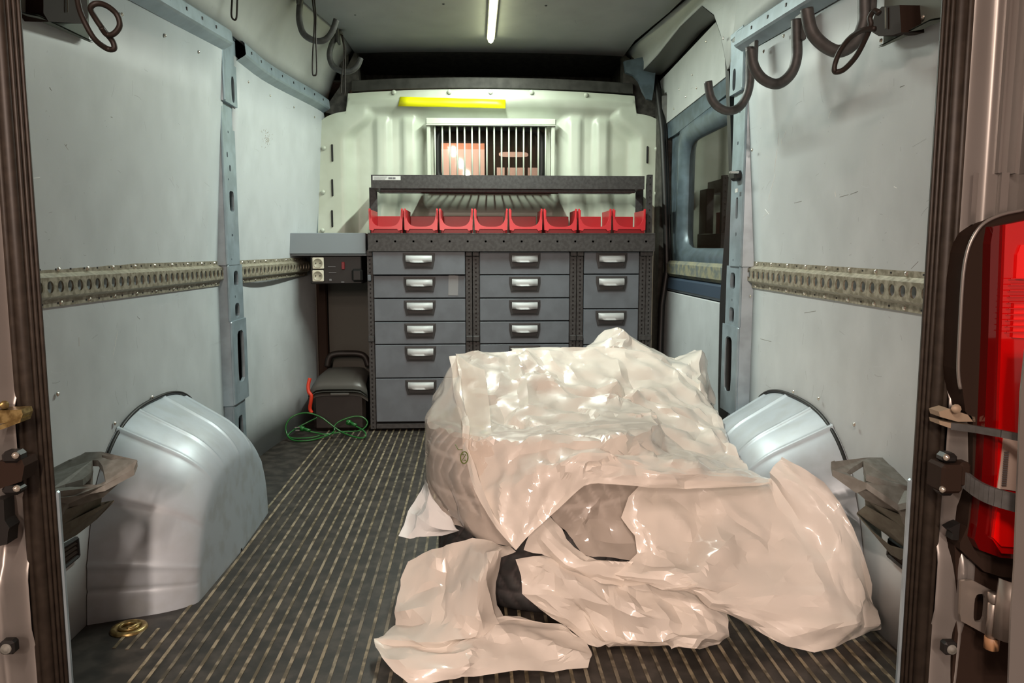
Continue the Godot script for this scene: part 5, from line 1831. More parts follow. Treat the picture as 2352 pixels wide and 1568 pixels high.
# plate outline with openings bridged into one polygon; thickness along th. Points are projected on the plate's own plane for the triangles.
func plate_with_openings(s: SurfaceTool, outline: Array, openings: Array, th: Vector3) -> void:
	var up = Vector3(0, 1, 0)
	var to2 = func(p): return Vector2(p.x * 100.0, -p.z * 100.0 + p.y * 30.0)
	var ring = outline.duplicate()
	for o in openings:
		var hole: Array = o.duplicate()
		var poly = PackedVector2Array(ring.map(to2))
		var hp = PackedVector2Array(hole.map(to2))
		if Geometry2D.is_polygon_clockwise(poly) == Geometry2D.is_polygon_clockwise(hp):
			hole.reverse()
		var bi = 0
		var bj = 0
		var best = 1e9
		for i in ring.size():
			for j in hole.size():
				var d: float = ring[i].distance_to(hole[j])
				if d < best:
					best = d
					bi = i
					bj = j
		var next = []
		for i in ring.size():
			next.append(ring[i])
			if i == bi:
				for j in hole.size() + 1:
					next.append(hole[(bj + j) % hole.size()])
				next.append(ring[bi])
		ring = next
	var pv = PackedVector2Array(ring.map(to2))
	for i in pv.size():   # bridged polygons need a hair of room
		pv[i] += Vector2(sin(i * 12.9), cos(i * 7.3)) * 0.003
	var ix = Geometry2D.triangulate_polygon(pv)
	if ix.is_empty():
		pv = PackedVector2Array(outline.map(to2))
		ring = outline
		ix = Geometry2D.triangulate_polygon(pv)
	for i in range(0, ix.size(), 3):
		otri(s, ring[ix[i]], ring[ix[i + 1]], ring[ix[i + 2]], up)
		otri(s, ring[ix[i]] + th, ring[ix[i + 1]] + th, ring[ix[i + 2]] + th, -up)
	for group in [outline] + openings:
		for i in group.size():
			var k: int = (i + 1) % group.size()
			quad(s, group[i], group[k], group[k] + th, group[i] + th)


# ---------------------------------------------------------------- rear body: lamp, hinges, door edge
func rear_fittings() -> void:
	var t = thing("tail_light", Vector3(0.95, 0.28, -1.27), "tall red tail light in a black housing at the right edge", "tail light")
	var s = mb()
	pl(s, [Vector3(0.969, 0.932, -1.285), Vector3(0.919, 0.922, -1.285), Vector3(0.880, 0.914, -1.285), Vector3(0.853, 0.901, -1.285), Vector3(0.836, 0.881, -1.285), Vector3(0.826, 0.852, -1.285), Vector3(0.823, 0.809, -1.285), Vector3(0.824, 0.720, -1.285), Vector3(0.827, 0.653, -1.285), Vector3(0.835, 0.615, -1.285), Vector3(0.842, 0.581, -1.285), Vector3(0.857, 0.563, -1.285), Vector3(0.863, 0.461, -1.285), Vector3(0.860, 0.375, -1.285), Vector3(0.849, 0.347, -1.285), Vector3(0.850, 0.334, -1.285), Vector3(0.896, 0.293, -1.285), Vector3(0.929, 0.282, -1.285), Vector3(1.041, 0.271, -1.285)], 0.05)
	obj("housing", s, M.box_brown, t)
	# raised lip round the housing edge
	s = mb(true)
	tube(s, spline([Vector3(0.917, 0.923, -1.283), Vector3(0.879, 0.915, -1.283), Vector3(0.850, 0.901, -1.283), Vector3(0.834, 0.880, -1.283), Vector3(0.824, 0.851, -1.283), Vector3(0.820, 0.805, -1.283), Vector3(0.821, 0.717, -1.283), Vector3(0.823, 0.653, -1.283), Vector3(0.829, 0.621, -1.283)], 4), 0.003, 8)
	obj("bright_edge", s, M.body_silver, t)
	s = mb()
	pl(s, [Vector3(0.955, 0.918, -1.265), Vector3(0.906, 0.906, -1.265), Vector3(0.855, 0.895, -1.265), Vector3(0.852, 0.867, -1.265), Vector3(0.859, 0.722, -1.265), Vector3(0.864, 0.573, -1.265), Vector3(0.866, 0.467, -1.265), Vector3(0.864, 0.390, -1.265), Vector3(0.861, 0.359, -1.265), Vector3(0.871, 0.341, -1.265), Vector3(0.911, 0.326, -1.265), Vector3(1.014, 0.317, -1.265)], 0.02)
	obj("dark_red_lens", s, M.red_lens_dark, t)
	s = mb()
	pl(s, [Vector3(0.950, 0.915, -1.258), Vector3(0.901, 0.904, -1.258), Vector3(0.870, 0.898, -1.258), Vector3(0.875, 0.766, -1.258), Vector3(0.881, 0.620, -1.258), Vector3(0.888, 0.469, -1.258), Vector3(0.889, 0.361, -1.258), Vector3(0.906, 0.337, -1.258), Vector3(1.008, 0.327, -1.258)], 0.01)
	obj("red_lens", s, M.red_lens, t)
	for z in [[[Vector3(0.951, 0.867, -1.254), Vector3(0.896, 0.865, -1.254), Vector3(0.891, 0.849, -1.254), Vector3(0.892, 0.810, -1.254), Vector3(0.957, 0.802, -1.254)], 0], [[Vector3(0.960, 0.766, -1.254), Vector3(0.892, 0.770, -1.254), Vector3(0.894, 0.712, -1.254), Vector3(0.965, 0.708, -1.254)], 0], [[Vector3(0.990, 0.415, -1.254), Vector3(0.890, 0.424, -1.254), Vector3(0.887, 0.366, -1.254), Vector3(0.902, 0.351, -1.254), Vector3(0.996, 0.343, -1.254)], 0]]:
		s = mb()
		pl(s, z[0], 0.006)
		obj("bright_reflector", s, M.red_lens_bright, t)
	for v in 10:
		s = mb()
		var y = lerpf(0.810, 0.712, v / 10.0)
		bx(s, Vector3(0.902, y, -1.2495), Vector3(0.045, 0.0016, 0.002))
		obj("reflector_ridge", s, M.red_lens, t)
	s = mb()
	pl(s, [Vector3(0.980, 0.544, -1.256), Vector3(0.893, 0.542, -1.256), Vector3(0.892, 0.500, -1.256), Vector3(0.889, 0.453, -1.256), Vector3(0.936, 0.446, -1.256), Vector3(0.989, 0.443, -1.256)], 0.012)
	obj("clear_lens", s, M.clear_lens, t)
	s = mb()
	for v in 16:
		bx(s, Vector3(0.898, lerpf(0.517, 0.460, v / 15.0), -1.2535), Vector3(0.008, 0.001, 0.002))
	obj("lens_ridges", s, M.ink_soft, t)
	# black plate under the lamp
	s = mb()
	pl(s, [Vector3(0.849, 0.336, -1.300), Vector3(0.907, 0.296, -1.300), Vector3(0.939, 0.281, -1.300), Vector3(1.061, 0.268, -1.300), Vector3(1.088, -0.043, -1.300), Vector3(0.864, -0.036, -1.300), Vector3(0.860, 0.150, -1.300), Vector3(0.863, 0.215, -1.300)], 0.02)
	tag(obj("body_cladding", s, M.box_brown), "dark brown lower body cladding under the tail light", "cladding", "", "structure")
	# hinge bracket with an oblong hole, pin and knuckle
	var h = thing("hinge_bracket", Vector3(0.9, 0.2, -1.27), "bare steel door hinge with an oblong hole at the lower right", "hinge")
	s = mb()
	var p = [Vector3(0.849, 0.293, -1.275), Vector3(0.924, 0.252, -1.275), Vector3(0.927, 0.166, -1.275), Vector3(0.852, 0.208, -1.275)]
	bracket(s, p, Vector3(0.886, 0.230, -1.275), Vector2(0.010, 0.026))
	obj("leaf", s, M.steel_dull, h)
	s = mb(true)
	var k0 = Vector3(0.895, 0.269, -1.250)
	var k1 = Vector3(0.895, 0.189, -1.250)
	tube(s, [k0, k0.lerp(k1, 0.2)], 0.0115, 14)
	tube(s, [k0.lerp(k1, 0.23), k0.lerp(k1, 1.0)], 0.0105, 14)
	obj("knuckle", s, M.steel_dull, h)
	s = mb(true)
	tube(s, [k0.lerp(k1, 1.0), k0.lerp(k1, 1.26)], 0.0120, 14)
	obj("bush", s, M.bush, h)
	s = mb(true)
	var rows = []
	for i in 11:
		var f = i / 10.0
		var a = lerpf(0.2, 2.9, f)
		var c = Vector3(0.920, 0.253, -1.220)
		rows.append([c + Vector3(-cos(a) * 0.028 - 0.004, 0.050, -sin(a) * -0.035 - 0.02), c + Vector3(-cos(a) * 0.030 - 0.006, -0.055, -sin(a) * -0.035 - 0.02)])
	slab(s, rows, Vector3(0, 0, -0.004))
	obj("swing_leaf", s, M.steel_dull, h)
	# edge of the opened right door
	var d = thing("door_2", Vector3(1.0, 0, -1.2), "pale edge of the opened right rear door at the picture's edge", "door", "", "structure")
	s = mb()
	pl(s, [Vector3(0.871, 0.702, -1.190), Vector3(0.869, 0.632, -1.190), Vector3(0.875, 0.490, -1.190), Vector3(0.881, 0.343, -1.190), Vector3(0.882, 0.253, -1.190), Vector3(0.887, 0.130, -1.190), Vector3(0.996, 0.127, -1.190), Vector3(0.945, 0.702, -1.190)], 0.004)
	obj("door_edge", s, M.body_silver, d)
	# check arms reaching out to the door
	var a1 = thing("door_check_arm", Vector3(0.85, 0.48, -1.3), "thin dark check arm on a rusty bracket beside the tail light, upper of two", "door arm", "door check arms")
	s = mb()
	flat_bar(s, [Vector3(0.819, 0.556, -1.285), Vector3(0.845, 0.556, -1.260), Vector3(0.870, 0.555, -1.230), Vector3(0.908, 0.550, -1.200)], 0.007, 0.012)
	obj("arm", s, M.hook, a1)
	s = mb()
	pl(s, [Vector3(0.795, 0.581, -1.285), Vector3(0.813, 0.586, -1.285), Vector3(0.860, 0.571, -1.285), Vector3(0.861, 0.563, -1.285), Vector3(0.830, 0.563, -1.285), Vector3(0.798, 0.572, -1.285)], 0.03)
	pl(s, [Vector3(0.795, 0.566, -1.283), Vector3(0.817, 0.561, -1.283), Vector3(0.858, 0.556, -1.283), Vector3(0.859, 0.547, -1.283), Vector3(0.814, 0.553, -1.283), Vector3(0.797, 0.559, -1.283)], 0.03)
	obj("striker_plate", s, M.dusty_metal, a1)
	s = mb(true)
	tube(s, [Vector3(0.835, 0.583, -1.300), Vector3(0.819, 0.588, -1.275)], 0.008, 10)
	obj("bolt_eye", s, M.dusty_metal, a1)
	var a2 = thing("door_check_arm", Vector3(0.85, 0.40, -1.3), "thick dark curved door check arm in a black block, lower of two", "door arm", "door check arms")
	s = mb()
	flat_bar(s, spline([Vector3(0.830, 0.475, -1.280), Vector3(0.835, 0.468, -1.265), Vector3(0.850, 0.454, -1.245), Vector3(0.875, 0.445, -1.225), Vector3(0.932, 0.434, -1.200)], 4), 0.008, 0.030)
	obj("arm", s, M.hook, a2)
	s = mb()
	bx(s, Vector3(0.813, 0.468, -1.285), Vector3(0.038, 0.050, 0.05), 0.005)
	obj("block", s, M.box_brown, a2)
	s = mb()
	bx(s, Vector3(0.835, 0.475, -1.275), Vector3(0.022, 0.044, 0.03), 0.006)
	obj("pivot", s, M.box_brown, a2)
	screws(a2, [Vector3(0.799, 0.507, -1.262), Vector3(0.796, 0.451, -1.262)], Vector3(0, 0.3, 1), 0.006, 0.006, M.screw)
	s = mb()
	bx(s, Vector3(0.814, 0.501, -1.285), Vector3(0.026, 0.018, 0.03), 0.006)
	obj("bolt_seat", s, M.black, a2)
	s = mb()
	bx(s, Vector3(0.813, 0.443, -1.285), Vector3(0.026, 0.016, 0.03), 0.006)
	obj("bolt_seat", s, M.black, a2)
	# black rubber buffer right
	for side in [-1, 1]:
		var c = Vector3(-0.783, 0.197, -1.285) if side < 0 else Vector3(0.841, 0.154, -1.285)
		var b = thing("rubber_buffer", c, "small black square rubber buffer low on the %s door pillar" % ("left" if side < 0 else "right"), "buffer", "door pillar buffers")
		s = mb()
		bx(s, c, Vector3(0.024, 0.024, 0.02), 0.004)
		obj("pad", s, M.black, b)
		s = mb(true)
		lathe(s, [[0.0001, 0.004], [0.004, 0.004], [0.005, 0.002], [0.008, 0.003], [0.009, 0.0]], 14, Transform3D(Basis(Vector3(1, 0, 0), Vector3(0, 0, 1), Vector3(0, -1, 0)), c + Vector3(0, 0, 0.010)))
		obj("screw_head", s, M.chock, b)
	# black clip on the right pillar
	s = mb()
	pl(s, [Vector3(0.842, 0.377, -1.290), Vector3(0.850, 0.380, -1.290), Vector3(0.849, 0.349, -1.290), Vector3(0.837, 0.350, -1.290), Vector3(0.839, 0.361, -1.290), Vector3(0.829, 0.370, -1.290)], 0.02)
	tag(obj("plastic_clip", s, M.black), "small black plastic clip on the right pillar below the check arms", "clip")
	# left pillar fittings
	var l1 = thing("striker_bracket", Vector3(-0.78, 0.5, -1.29), "brass-coloured striker bracket on the left door pillar", "bracket")
	s = mb()
	pl(s, [Vector3(-0.775, 0.599, -1.285), Vector3(-0.735, 0.600, -1.285), Vector3(-0.733, 0.592, -1.285), Vector3(-0.737, 0.582, -1.285), Vector3(-0.777, 0.576, -1.285)], 0.03)
	pl(s, [Vector3(-0.774, 0.574, -1.280), Vector3(-0.734, 0.586, -1.280), Vector3(-0.735, 0.580, -1.280), Vector3(-0.761, 0.570, -1.280), Vector3(-0.775, 0.566, -1.280)], 0.03)
	obj("plate", s, M.brass, l1)
	s = mb(true)
	tube(s, [Vector3(-0.770, 0.605, -1.300), Vector3(-0.755, 0.610, -1.275)], 0.007, 10)
	obj("bolt", s, M.brass, l1)
	var l2 = thing("hinge_block", Vector3(-0.78, 0.4, -1.29), "dark brown hinge block with two bolts on the left door pillar", "hinge")
	s = mb()
	pl(s, [Vector3(-0.779, 0.514, -1.280), Vector3(-0.737, 0.518, -1.280), Vector3(-0.734, 0.507, -1.280), Vector3(-0.740, 0.482, -1.280), Vector3(-0.754, 0.477, -1.280), Vector3(-0.782, 0.468, -1.280)], 0.04)
	obj("block", s, M.box_brown, l2)
	s = mb()
	bx(s, Vector3(-0.754, 0.522, -1.290), Vector3(0.03, 0.02, 0.03), 0.006)
	obj("bolt_seat", s, M.black, l2)
	s = mb()
	bx(s, Vector3(-0.758, 0.467, -1.290), Vector3(0.03, 0.016, 0.03), 0.006)
	obj("bolt_seat", s, M.black, l2)
	screws(l2, [Vector3(-0.741, 0.528, -1.270), Vector3(-0.743, 0.473, -1.270)], Vector3(0, 0.3, 1), 0.006, 0.006, M.screw)
	s = mb()
	pl(s, [Vector3(-0.790, 0.450, -1.290), Vector3(-0.777, 0.448, -1.290), Vector3(-0.778, 0.413, -1.290), Vector3(-0.771, 0.400, -1.290), Vector3(-0.774, 0.393, -1.290), Vector3(-0.777, 0.372, -1.290), Vector3(-0.796, 0.368, -1.290)], 0.03)
	tag(obj("lock_catch", s, M.black), "black lock catch at the lower left edge on the door pillar", "catch")


func flat_bar(s: SurfaceTool, path: Array, thick: float, tall: float) -> void:
	for i in path.size() - 1:
		var a: Vector3 = path[i]
		var b: Vector3 = path[i + 1]
		var d = (b - a).normalized()
		var n = d.cross(Vector3.UP).normalized()
		var u = Vector3.UP
		var ring = []
		for q in [[-1, -1], [1, -1], [1, 1], [-1, 1]]:
			ring.append(n * q[0] * thick / 2 + u * q[1] * tall / 2)
		for k in 4:
			var m = (k + 1) % 4
			oquad(s, a + ring[k], a + ring[m], b + ring[m], b + ring[k], ring[k] + ring[m])


func bracket(s: SurfaceTool, p: Array, hole: Vector3, hs: Vector2) -> void:   # quad plate with an oblong hole
	var n = 20
	var outer = []
	var inner = []
	var ctr: Vector3 = hole
	for k in n:
		var a = TAU * k / n
		var d = Vector3(cos(a), sin(a), 0)
		# hit the quad along d
		var best = 1e9
		for i in 4:
			var q: Vector3 = p[i]
			var e: Vector3 = p[(i + 1) % 4] - q
			var den: float = d.x * e.y - d.y * e.x
			if absf(den) < 1e-9:
				continue
			var w = q - ctr
			var tt: float = (w.x * e.y - w.y * e.x) / den
			var uu: float = (w.x * d.y - w.y * d.x) / den
			if tt > 0 and uu >= -0.001 and uu <= 1.001:
				best = minf(best, tt)
		outer.append(ctr + d * best)
		var g = pow(pow(absf(d.x), 4.0) + pow(absf(d.y), 4.0), 0.25)
		inner.append(ctr + Vector3(d.x / g * hs.x, d.y / g * hs.y, 0))
	var bk = Vector3(0, 0, -0.006)
	for k in n:
		var m = (k + 1) % n
		oquad(s, outer[k], outer[m], inner[m], inner[k], Vector3(0, 0, 1))
		oquad(s, inner[k], inner[m], inner[m] + bk, inner[k] + bk, ctr - inner[k])
		oquad(s, outer[k], outer[m], outer[m] + bk, outer[k] + bk, outer[k] - ctr)


# ---------------------------------------------------------------- tyres and plastic bags
var tyre_spots: Array = []   # [centre x, centre z, y low, y high, radius]


func tyre(label: String, group: String, x: float, z: float, y0: float, turn: float) -> Node3D:
	var t = thing("tyre", Vector3(x, y0, z), label, "tyre", group)
	var R = 0.305
	var W = 0.200
	var s = mb(true)
	var na = 288
	var rows = []
	var cols = []
	var vs = [0.0, 0.03, 0.08, 0.12, 0.17, 0.22, 0.255, 0.285, 0.315, 0.36, 0.41, 0.45, 0.48, 0.52, 0.55, 0.59, 0.64, 0.685, 0.715, 0.745, 0.78, 0.83, 0.88, 0.92, 0.97, 1.0]
	for i in na + 1:
		var a: float = TAU * i / na + turn
		var row = []
		var col = []
		for v in vs:
			var e: float = absf(v * 2.0 - 1.0)
			var r: float = R - 0.030 * pow(e, 5.0)
			# three ring grooves and slanting cross grooves
			var groove = 0.0
			for g in [0.27, 0.5, 0.73]:
				groove = maxf(groove, 1.0 - smoothstep(0.012, 0.022, absf(v - g)))
			var ph: float = fposmod(a * 46.0 / TAU + (absf(v - 0.5) * 3.2), 1.0)
			groove = maxf(groove, (1.0 - smoothstep(0.08, 0.16, absf(ph - 0.5))) * (1.0 if v > 0.04 and v < 0.96 else 0.3))
			r -= 0.007 * groove
			row.append(Vector3(x + r * cos(a), y0 + W * v, z + r * sin(a)))
			col.append(groove)
		rows.append(row)
		cols.append(col)
	for i in na:
		for j in vs.size() - 1:
			for q in [[i, j], [i, j + 1], [i + 1, j], [i + 1, j], [i, j + 1], [i + 1, j + 1]]:
				var c: float = cols[q[0]][q[1]]
				s.set_color(Color(0.035, 0.033, 0.032).lerp(Color(0.55, 0.52, 0.50) if y0 > 0.1 else Color(0.055, 0.05, 0.048), c))
				s.add_vertex(rows[q[0]][q[1]])
	obj("tread", s, M.tyre_tread, t)
	s = mb(true)
	var xf = Transform3D(Basis(), Vector3(x, y0, z))
	var top = [[R - 0.030, W], [R - 0.055, W + 0.006], [R - 0.085, W + 0.004], [0.215, W - 0.010], [0.203, W - 0.022], [0.203, W - 0.05]]
	lathe(s, top, 64, xf)
	obj("sidewall", s, M.rubber, t)
	s = mb(true)
	var low = [[0.203, 0.05], [0.203, 0.022], [0.215, 0.010], [R - 0.085, 0.0], [R - 0.055, 0.0], [R - 0.030, 0.0]]
	lathe(s, low, 64, xf)
	obj("sidewall", s, M.rubber, t)
	tyre_spots.append([x, z, y0, y0 + W + 0.006, R])
	return t


func bic(net: Array, u: float, v: float) -> Vector3:   # smooth surface through a net of points
	var nr = net.size()
	var nc: int = net[0].size()
	var fu: float = v * (nr - 1)
	var iu: int = mini(int(fu), nr - 2)
	var p = []
	for k in [-1, 0, 1, 2]:
		var row: Array = net[clampi(iu + k, 0, nr - 1)]
		var fv: float = u * (nc - 1)
		var iv: int = mini(int(fv), nc - 2)
		var a: Vector3 = row[maxi(iv - 1, 0)]
		var b: Vector3 = row[iv]
		var c: Vector3 = row[iv + 1]
		var d: Vector3 = row[mini(iv + 2, nc - 1)]
		p.append(b.cubic_interpolate(c, a, d, fv - iv))
	return p[1].cubic_interpolate(p[2], p[0], p[3], fu - iu)


# A sheet of film laid through a net of points and allowed to crumple: it gets more length than the net gives it and buckles,
# first in wide folds, then in finer ones, kept out of the tyres and above the floor.
# slack: extra length; gathers: [u, v, radius in metres, pull]
func film(net: Array, size: int, slack: float, gathers: Array, seed_: int, hold := 0.10, folds := []) -> Array:
	var r = RandomNumberGenerator.new()
	r.seed = seed_
	var nr = net.size()
	var nc: int = net[0].size()
	var lu = 0.0
	var lv = 0.0
	for i in nr:
		for j in nc - 1:
			lu += net[i][j].distance_to(net[i][j + 1]) / nr
	for j in nc:
		for i in nr - 1:
			lv += net[i][j].distance_to(net[i + 1][j]) / nc
	var h: float = 0.010 * 4.0
	var w: int = maxi(int(lu / h), 3) + 1
	var n: int = maxi(int(lv / h), 3) + 1
	var P = PackedVector3Array()
	for i in n:
		for j in w:
			var fj: float = j
			var fi: float = i
			if i > 0 and j > 0 and i < n - 1 and j < w - 1:   # scattered points, so that folds do not follow a grid
				fj += r.randf_range(-0.28, 0.28)
				fi += r.randf_range(-0.28, 0.28)
			P.append(bic(net, fj / (w - 1), fi / (n - 1)))
	for level in size:
		var amp: float = [0.014, 0.004, 0.0008][level]
		var iters: int = [70, 40, 16][level]
		var extra: float = [slack, slack * 0.42, slack * 0.10][level]
		var base = P.duplicate()
		# rest lengths from the sheet as it lies, plus slack that varies from place to place
		var noise = FastNoiseLite.new()
		noise.seed = seed_ * 7 + level
		noise.frequency = [5.0, 10.0, 20.0][level]
		var pairs = PackedInt32Array()
		var rest = PackedFloat32Array()
		var stiff = PackedFloat32Array()
		for i in n:
			for j in w:
				var a: int = i * w + j
				for q in [[0, 1, 1.0], [1, 0, 1.0], [1, 1, 0.55], [1, -1, 0.55], [0, 2, 0.34], [2, 0, 0.34]]:
					var i2: int = i + q[0]
					var j2: int = j + q[1]
					if i2 >= n or j2 >= w or j2 < 0:
						continue
					var b: int = i2 * w + j2
					var k: float = 1.0 + extra * (1.0 + 0.9 * noise.get_noise_3dv(P[a] * 1.0))
					pairs.append(a)
					pairs.append(b)
					rest.append(P[a].distance_to(P[b]) * k)
					stiff.append(q[2])
		if level == 0:
			for g in gathers:
				var ctr: Vector3 = bic(net, g[0], g[1])
				for k in P.size():
					var d: float = P[k].distance_to(ctr)
					if d < g[2]:
						P[k] = P[k].lerp(ctr, g[3] * (1.0 - d / g[2]))
						base[k] = P[k]
		if level == 1:
			creases(P, w, n, r, int(6 + lu * lv * 40.0), 1.0)
			base = P.duplicate()
		for i in n:
			for j in w:
				var k: int = i * w + j
				P[k] += Vector3(r.randfn(), r.randfn(), r.randfn()) * amp * 0.5
		var count: int = rest.size()
		for it in iters:
			for c in count:
				var a: int = pairs[c * 2]
				var b: int = pairs[c * 2 + 1]
				var pa: Vector3 = P[a]
				var d: Vector3 = P[b] - pa
				var l: float = d.length()
				var m: Vector3 = d * (0.5 * stiff[c] * (1.0 - rest[c] / maxf(l, 0.00001)))
				P[a] = pa + m
				P[b] -= m
			var pull: float = hold if level == 0 else hold * 0.6
			for i in n:
				for j in w:
					var k: int = i * w + j
					var p: Vector3 = P[k]
					var edge: bool = i == 0 or j == 0 or i == n - 1 or j == w - 1
					p = p.lerp(base[k], 0.30 if edge else pull)
					if p.y < 0.005:
						p.y = 0.005
					for ty in tyre_spots:
						if p.y > ty[2] - 0.002 and p.y < ty[3] + 0.004:
							var dx: float = p.x - ty[0]
							var dz: float = p.z - ty[1]
							var rr: float = sqrt(dx * dx + dz * dz)
							var lim: float = ty[4] + 0.006
							if rr < lim and rr > 0.15:
								if ty[3] + 0.004 - p.y < lim - rr:
									p.y = ty[3] + 0.004
								else:
									p.x = ty[0] + dx / rr * lim
									p.z = ty[1] + dz / rr * lim
					P[k] = p
		if level < size - 1:
			var w2: int = w * 2 - 1
			var n2: int = n * 2 - 1
			var Q = PackedVector3Array()
			Q.resize(w2 * n2)
			for i in n2:
				for j in w2:
					var i0: int = i / 2
					var j0: int = j / 2
					var i1: int = mini(i0 + i % 2, n - 1)
					var j1: int = mini(j0 + j % 2, w - 1)
					Q[i * w2 + j] = (P[i0 * w + j0] + P[i0 * w + j1] + P[i1 * w + j0] + P[i1 * w + j1]) * 0.25
			P = Q
			w = w2
			n = n2
	var S = P.duplicate()   # the film is stiff at its finest: round the sharpest kinks a little
	for i in range(1, n - 1):
		for j in range(1, w - 1):
			var k: int = i * w + j
			S[k] = P[k] * 0.84 + (P[k - 1] + P[k + 1] + P[k - w] + P[k + w]) * 0.04
	creases(S, w, n, r, int((6 + lu * lv * 80.0) * (1.0 if slack > 0.03 else 0.3)), 0.62)
	for fd in folds:
		crease(S, fd[0], fd[1], fd[2], fd[3])
	for k in S.size():
		S[k].y = maxf(S[k].y, 0.004)
	return [S, w, n]


# long straight creases: the sheet is lifted to a sharp ridge, or pressed to a valley, along random lines
func creases(P: PackedVector3Array, w: int, n: int, r: RandomNumberGenerator, count: int, scale_: float) -> void:
	var shift = PackedVector3Array()
	shift.resize(P.size())
	for c in count:
		var i0: int = r.randi_range(1, n - 2)
		var j0: int = r.randi_range(1, w - 2)
		var a: Vector3 = P[i0 * w + j0]
		var along: Vector3 = (P[mini(i0 + 1, n - 1) * w + j0] - a) * r.randf_range(-1.0, 1.0) * 3.0 + (P[i0 * w + mini(j0 + 1, w - 1)] - a) * r.randf_range(-1.0, 1.0) * 3.0
		var nrm: Vector3 = (P[i0 * w + j0 + 1] - P[i0 * w + j0 - 1]).cross(P[(i0 + 1) * w + j0] - P[(i0 - 1) * w + j0]).normalized()
		along = along.normalized()
		var side: Vector3 = along.cross(nrm)
		var reach: float = r.randf_range(0.06, 0.24) * lerpf(1.0, scale_, 0.5)
		var wide: float = r.randf_range(0.02, 0.055) * scale_
		var high: float = r.randf_range(0.006, 0.016) * scale_ * (1.0 if r.randf() < 0.55 else -1.0)
		for k in P.size():
			var d: Vector3 = P[k] - a
			var t: float = absf(d.dot(along)) / reach
			if t > 1.0:
				continue
			var q: float = absf(d.dot(side)) / wide
			if q > 1.0 or absf(d.dot(nrm)) > 0.08:
				continue
			shift[k] += nrm * high * (1.0 - q) * (1.0 - t * t)
	for k in P.size():
		P[k] += shift[k]


# one sharp ridge (or valley) between two points; the lift faces the rear of the van and upwards
func crease(P: PackedVector3Array, a: Vector3, b: Vector3, high: float, wide: float) -> void:
	var along: Vector3 = (b - a).normalized()
	var nrm: Vector3 = (Vector3(0, 0.55, 1.0) - along * along.dot(Vector3(0, 0.55, 1.0))).normalized()
	var side: Vector3 = along.cross(nrm)
	var len_: float = a.distance_to(b)
	for k in P.size():
		var d: Vector3 = P[k] - a
		var t: float = d.dot(along) / len_
		if t < -0.15 or t > 1.15:
			continue
		var q: float = absf(d.dot(side)) / wide
		if q > 1.0 or absf(d.dot(nrm)) > 0.09:
			continue
		var fade: float = smoothstep(-0.15, 0.1, t) * smoothstep(1.15, 0.85, t)
		P[k] += nrm * high * (1.0 - q) * fade


# film mesh whose normals are shared only across gentle folds, so that creases stay sharp
func film_mesh(parts: Array, limit := 0.90) -> ArrayMesh:
	var V = PackedVector3Array()
	var N = PackedVector3Array()
	for part in parts:
		var P: PackedVector3Array = part[0]
		var w: int = part[1]
		var n: int = part[2]
		var tris = PackedInt32Array()
		for i in n - 1:
			for j in w - 1:
				var a: int = i * w + j
				if (i + j) % 2 == 0:
					tris.append_array(PackedInt32Array([a, a + 1, a + w, a + 1, a + w + 1, a + w]))
				else:
					tris.append_array(PackedInt32Array([a, a + 1, a + w + 1, a, a + w + 1, a + w]))
		var fn = PackedVector3Array()
		var touch = []
		touch.resize(P.size())
		for k in P.size():
			touch[k] = PackedInt32Array()
		for f in tris.size() / 3:
			var a: Vector3 = P[tris[f * 3]]
			var nn: Vector3 = (P[tris[f * 3 + 2]] - a).cross(P[tris[f * 3 + 1]] - a).normalized()
			fn.append(nn)
			for c in 3:
				touch[tris[f * 3 + c]].append(f)
		for f in tris.size() / 3:
			for c in 3:
				var vi: int = tris[f * 3 + c]
				var sum = Vector3.ZERO
				for g in touch[vi]:
					if fn[g].dot(fn[f]) > limit:
						sum += fn[g]
				V.append(P[vi])
				N.append(sum.normalized())
	var arr = []
	arr.resize(Mesh.ARRAY_MAX)
	arr[Mesh.ARRAY_VERTEX] = V
	arr[Mesh.ARRAY_NORMAL] = N
	var m = ArrayMesh.new()
	m.add_surface_from_arrays(Mesh.PRIMITIVE_TRIANGLES, arr)
	return m


func film_part(called: String, parts: Array, m: Material, parent: Node3D) -> MeshInstance3D:
	var o = MeshInstance3D.new()
	o.name = called
	o.mesh = film_mesh(parts)
	o.material_override = m
	parent.add_child(o, true)
	o.position = -parent.position
	return o


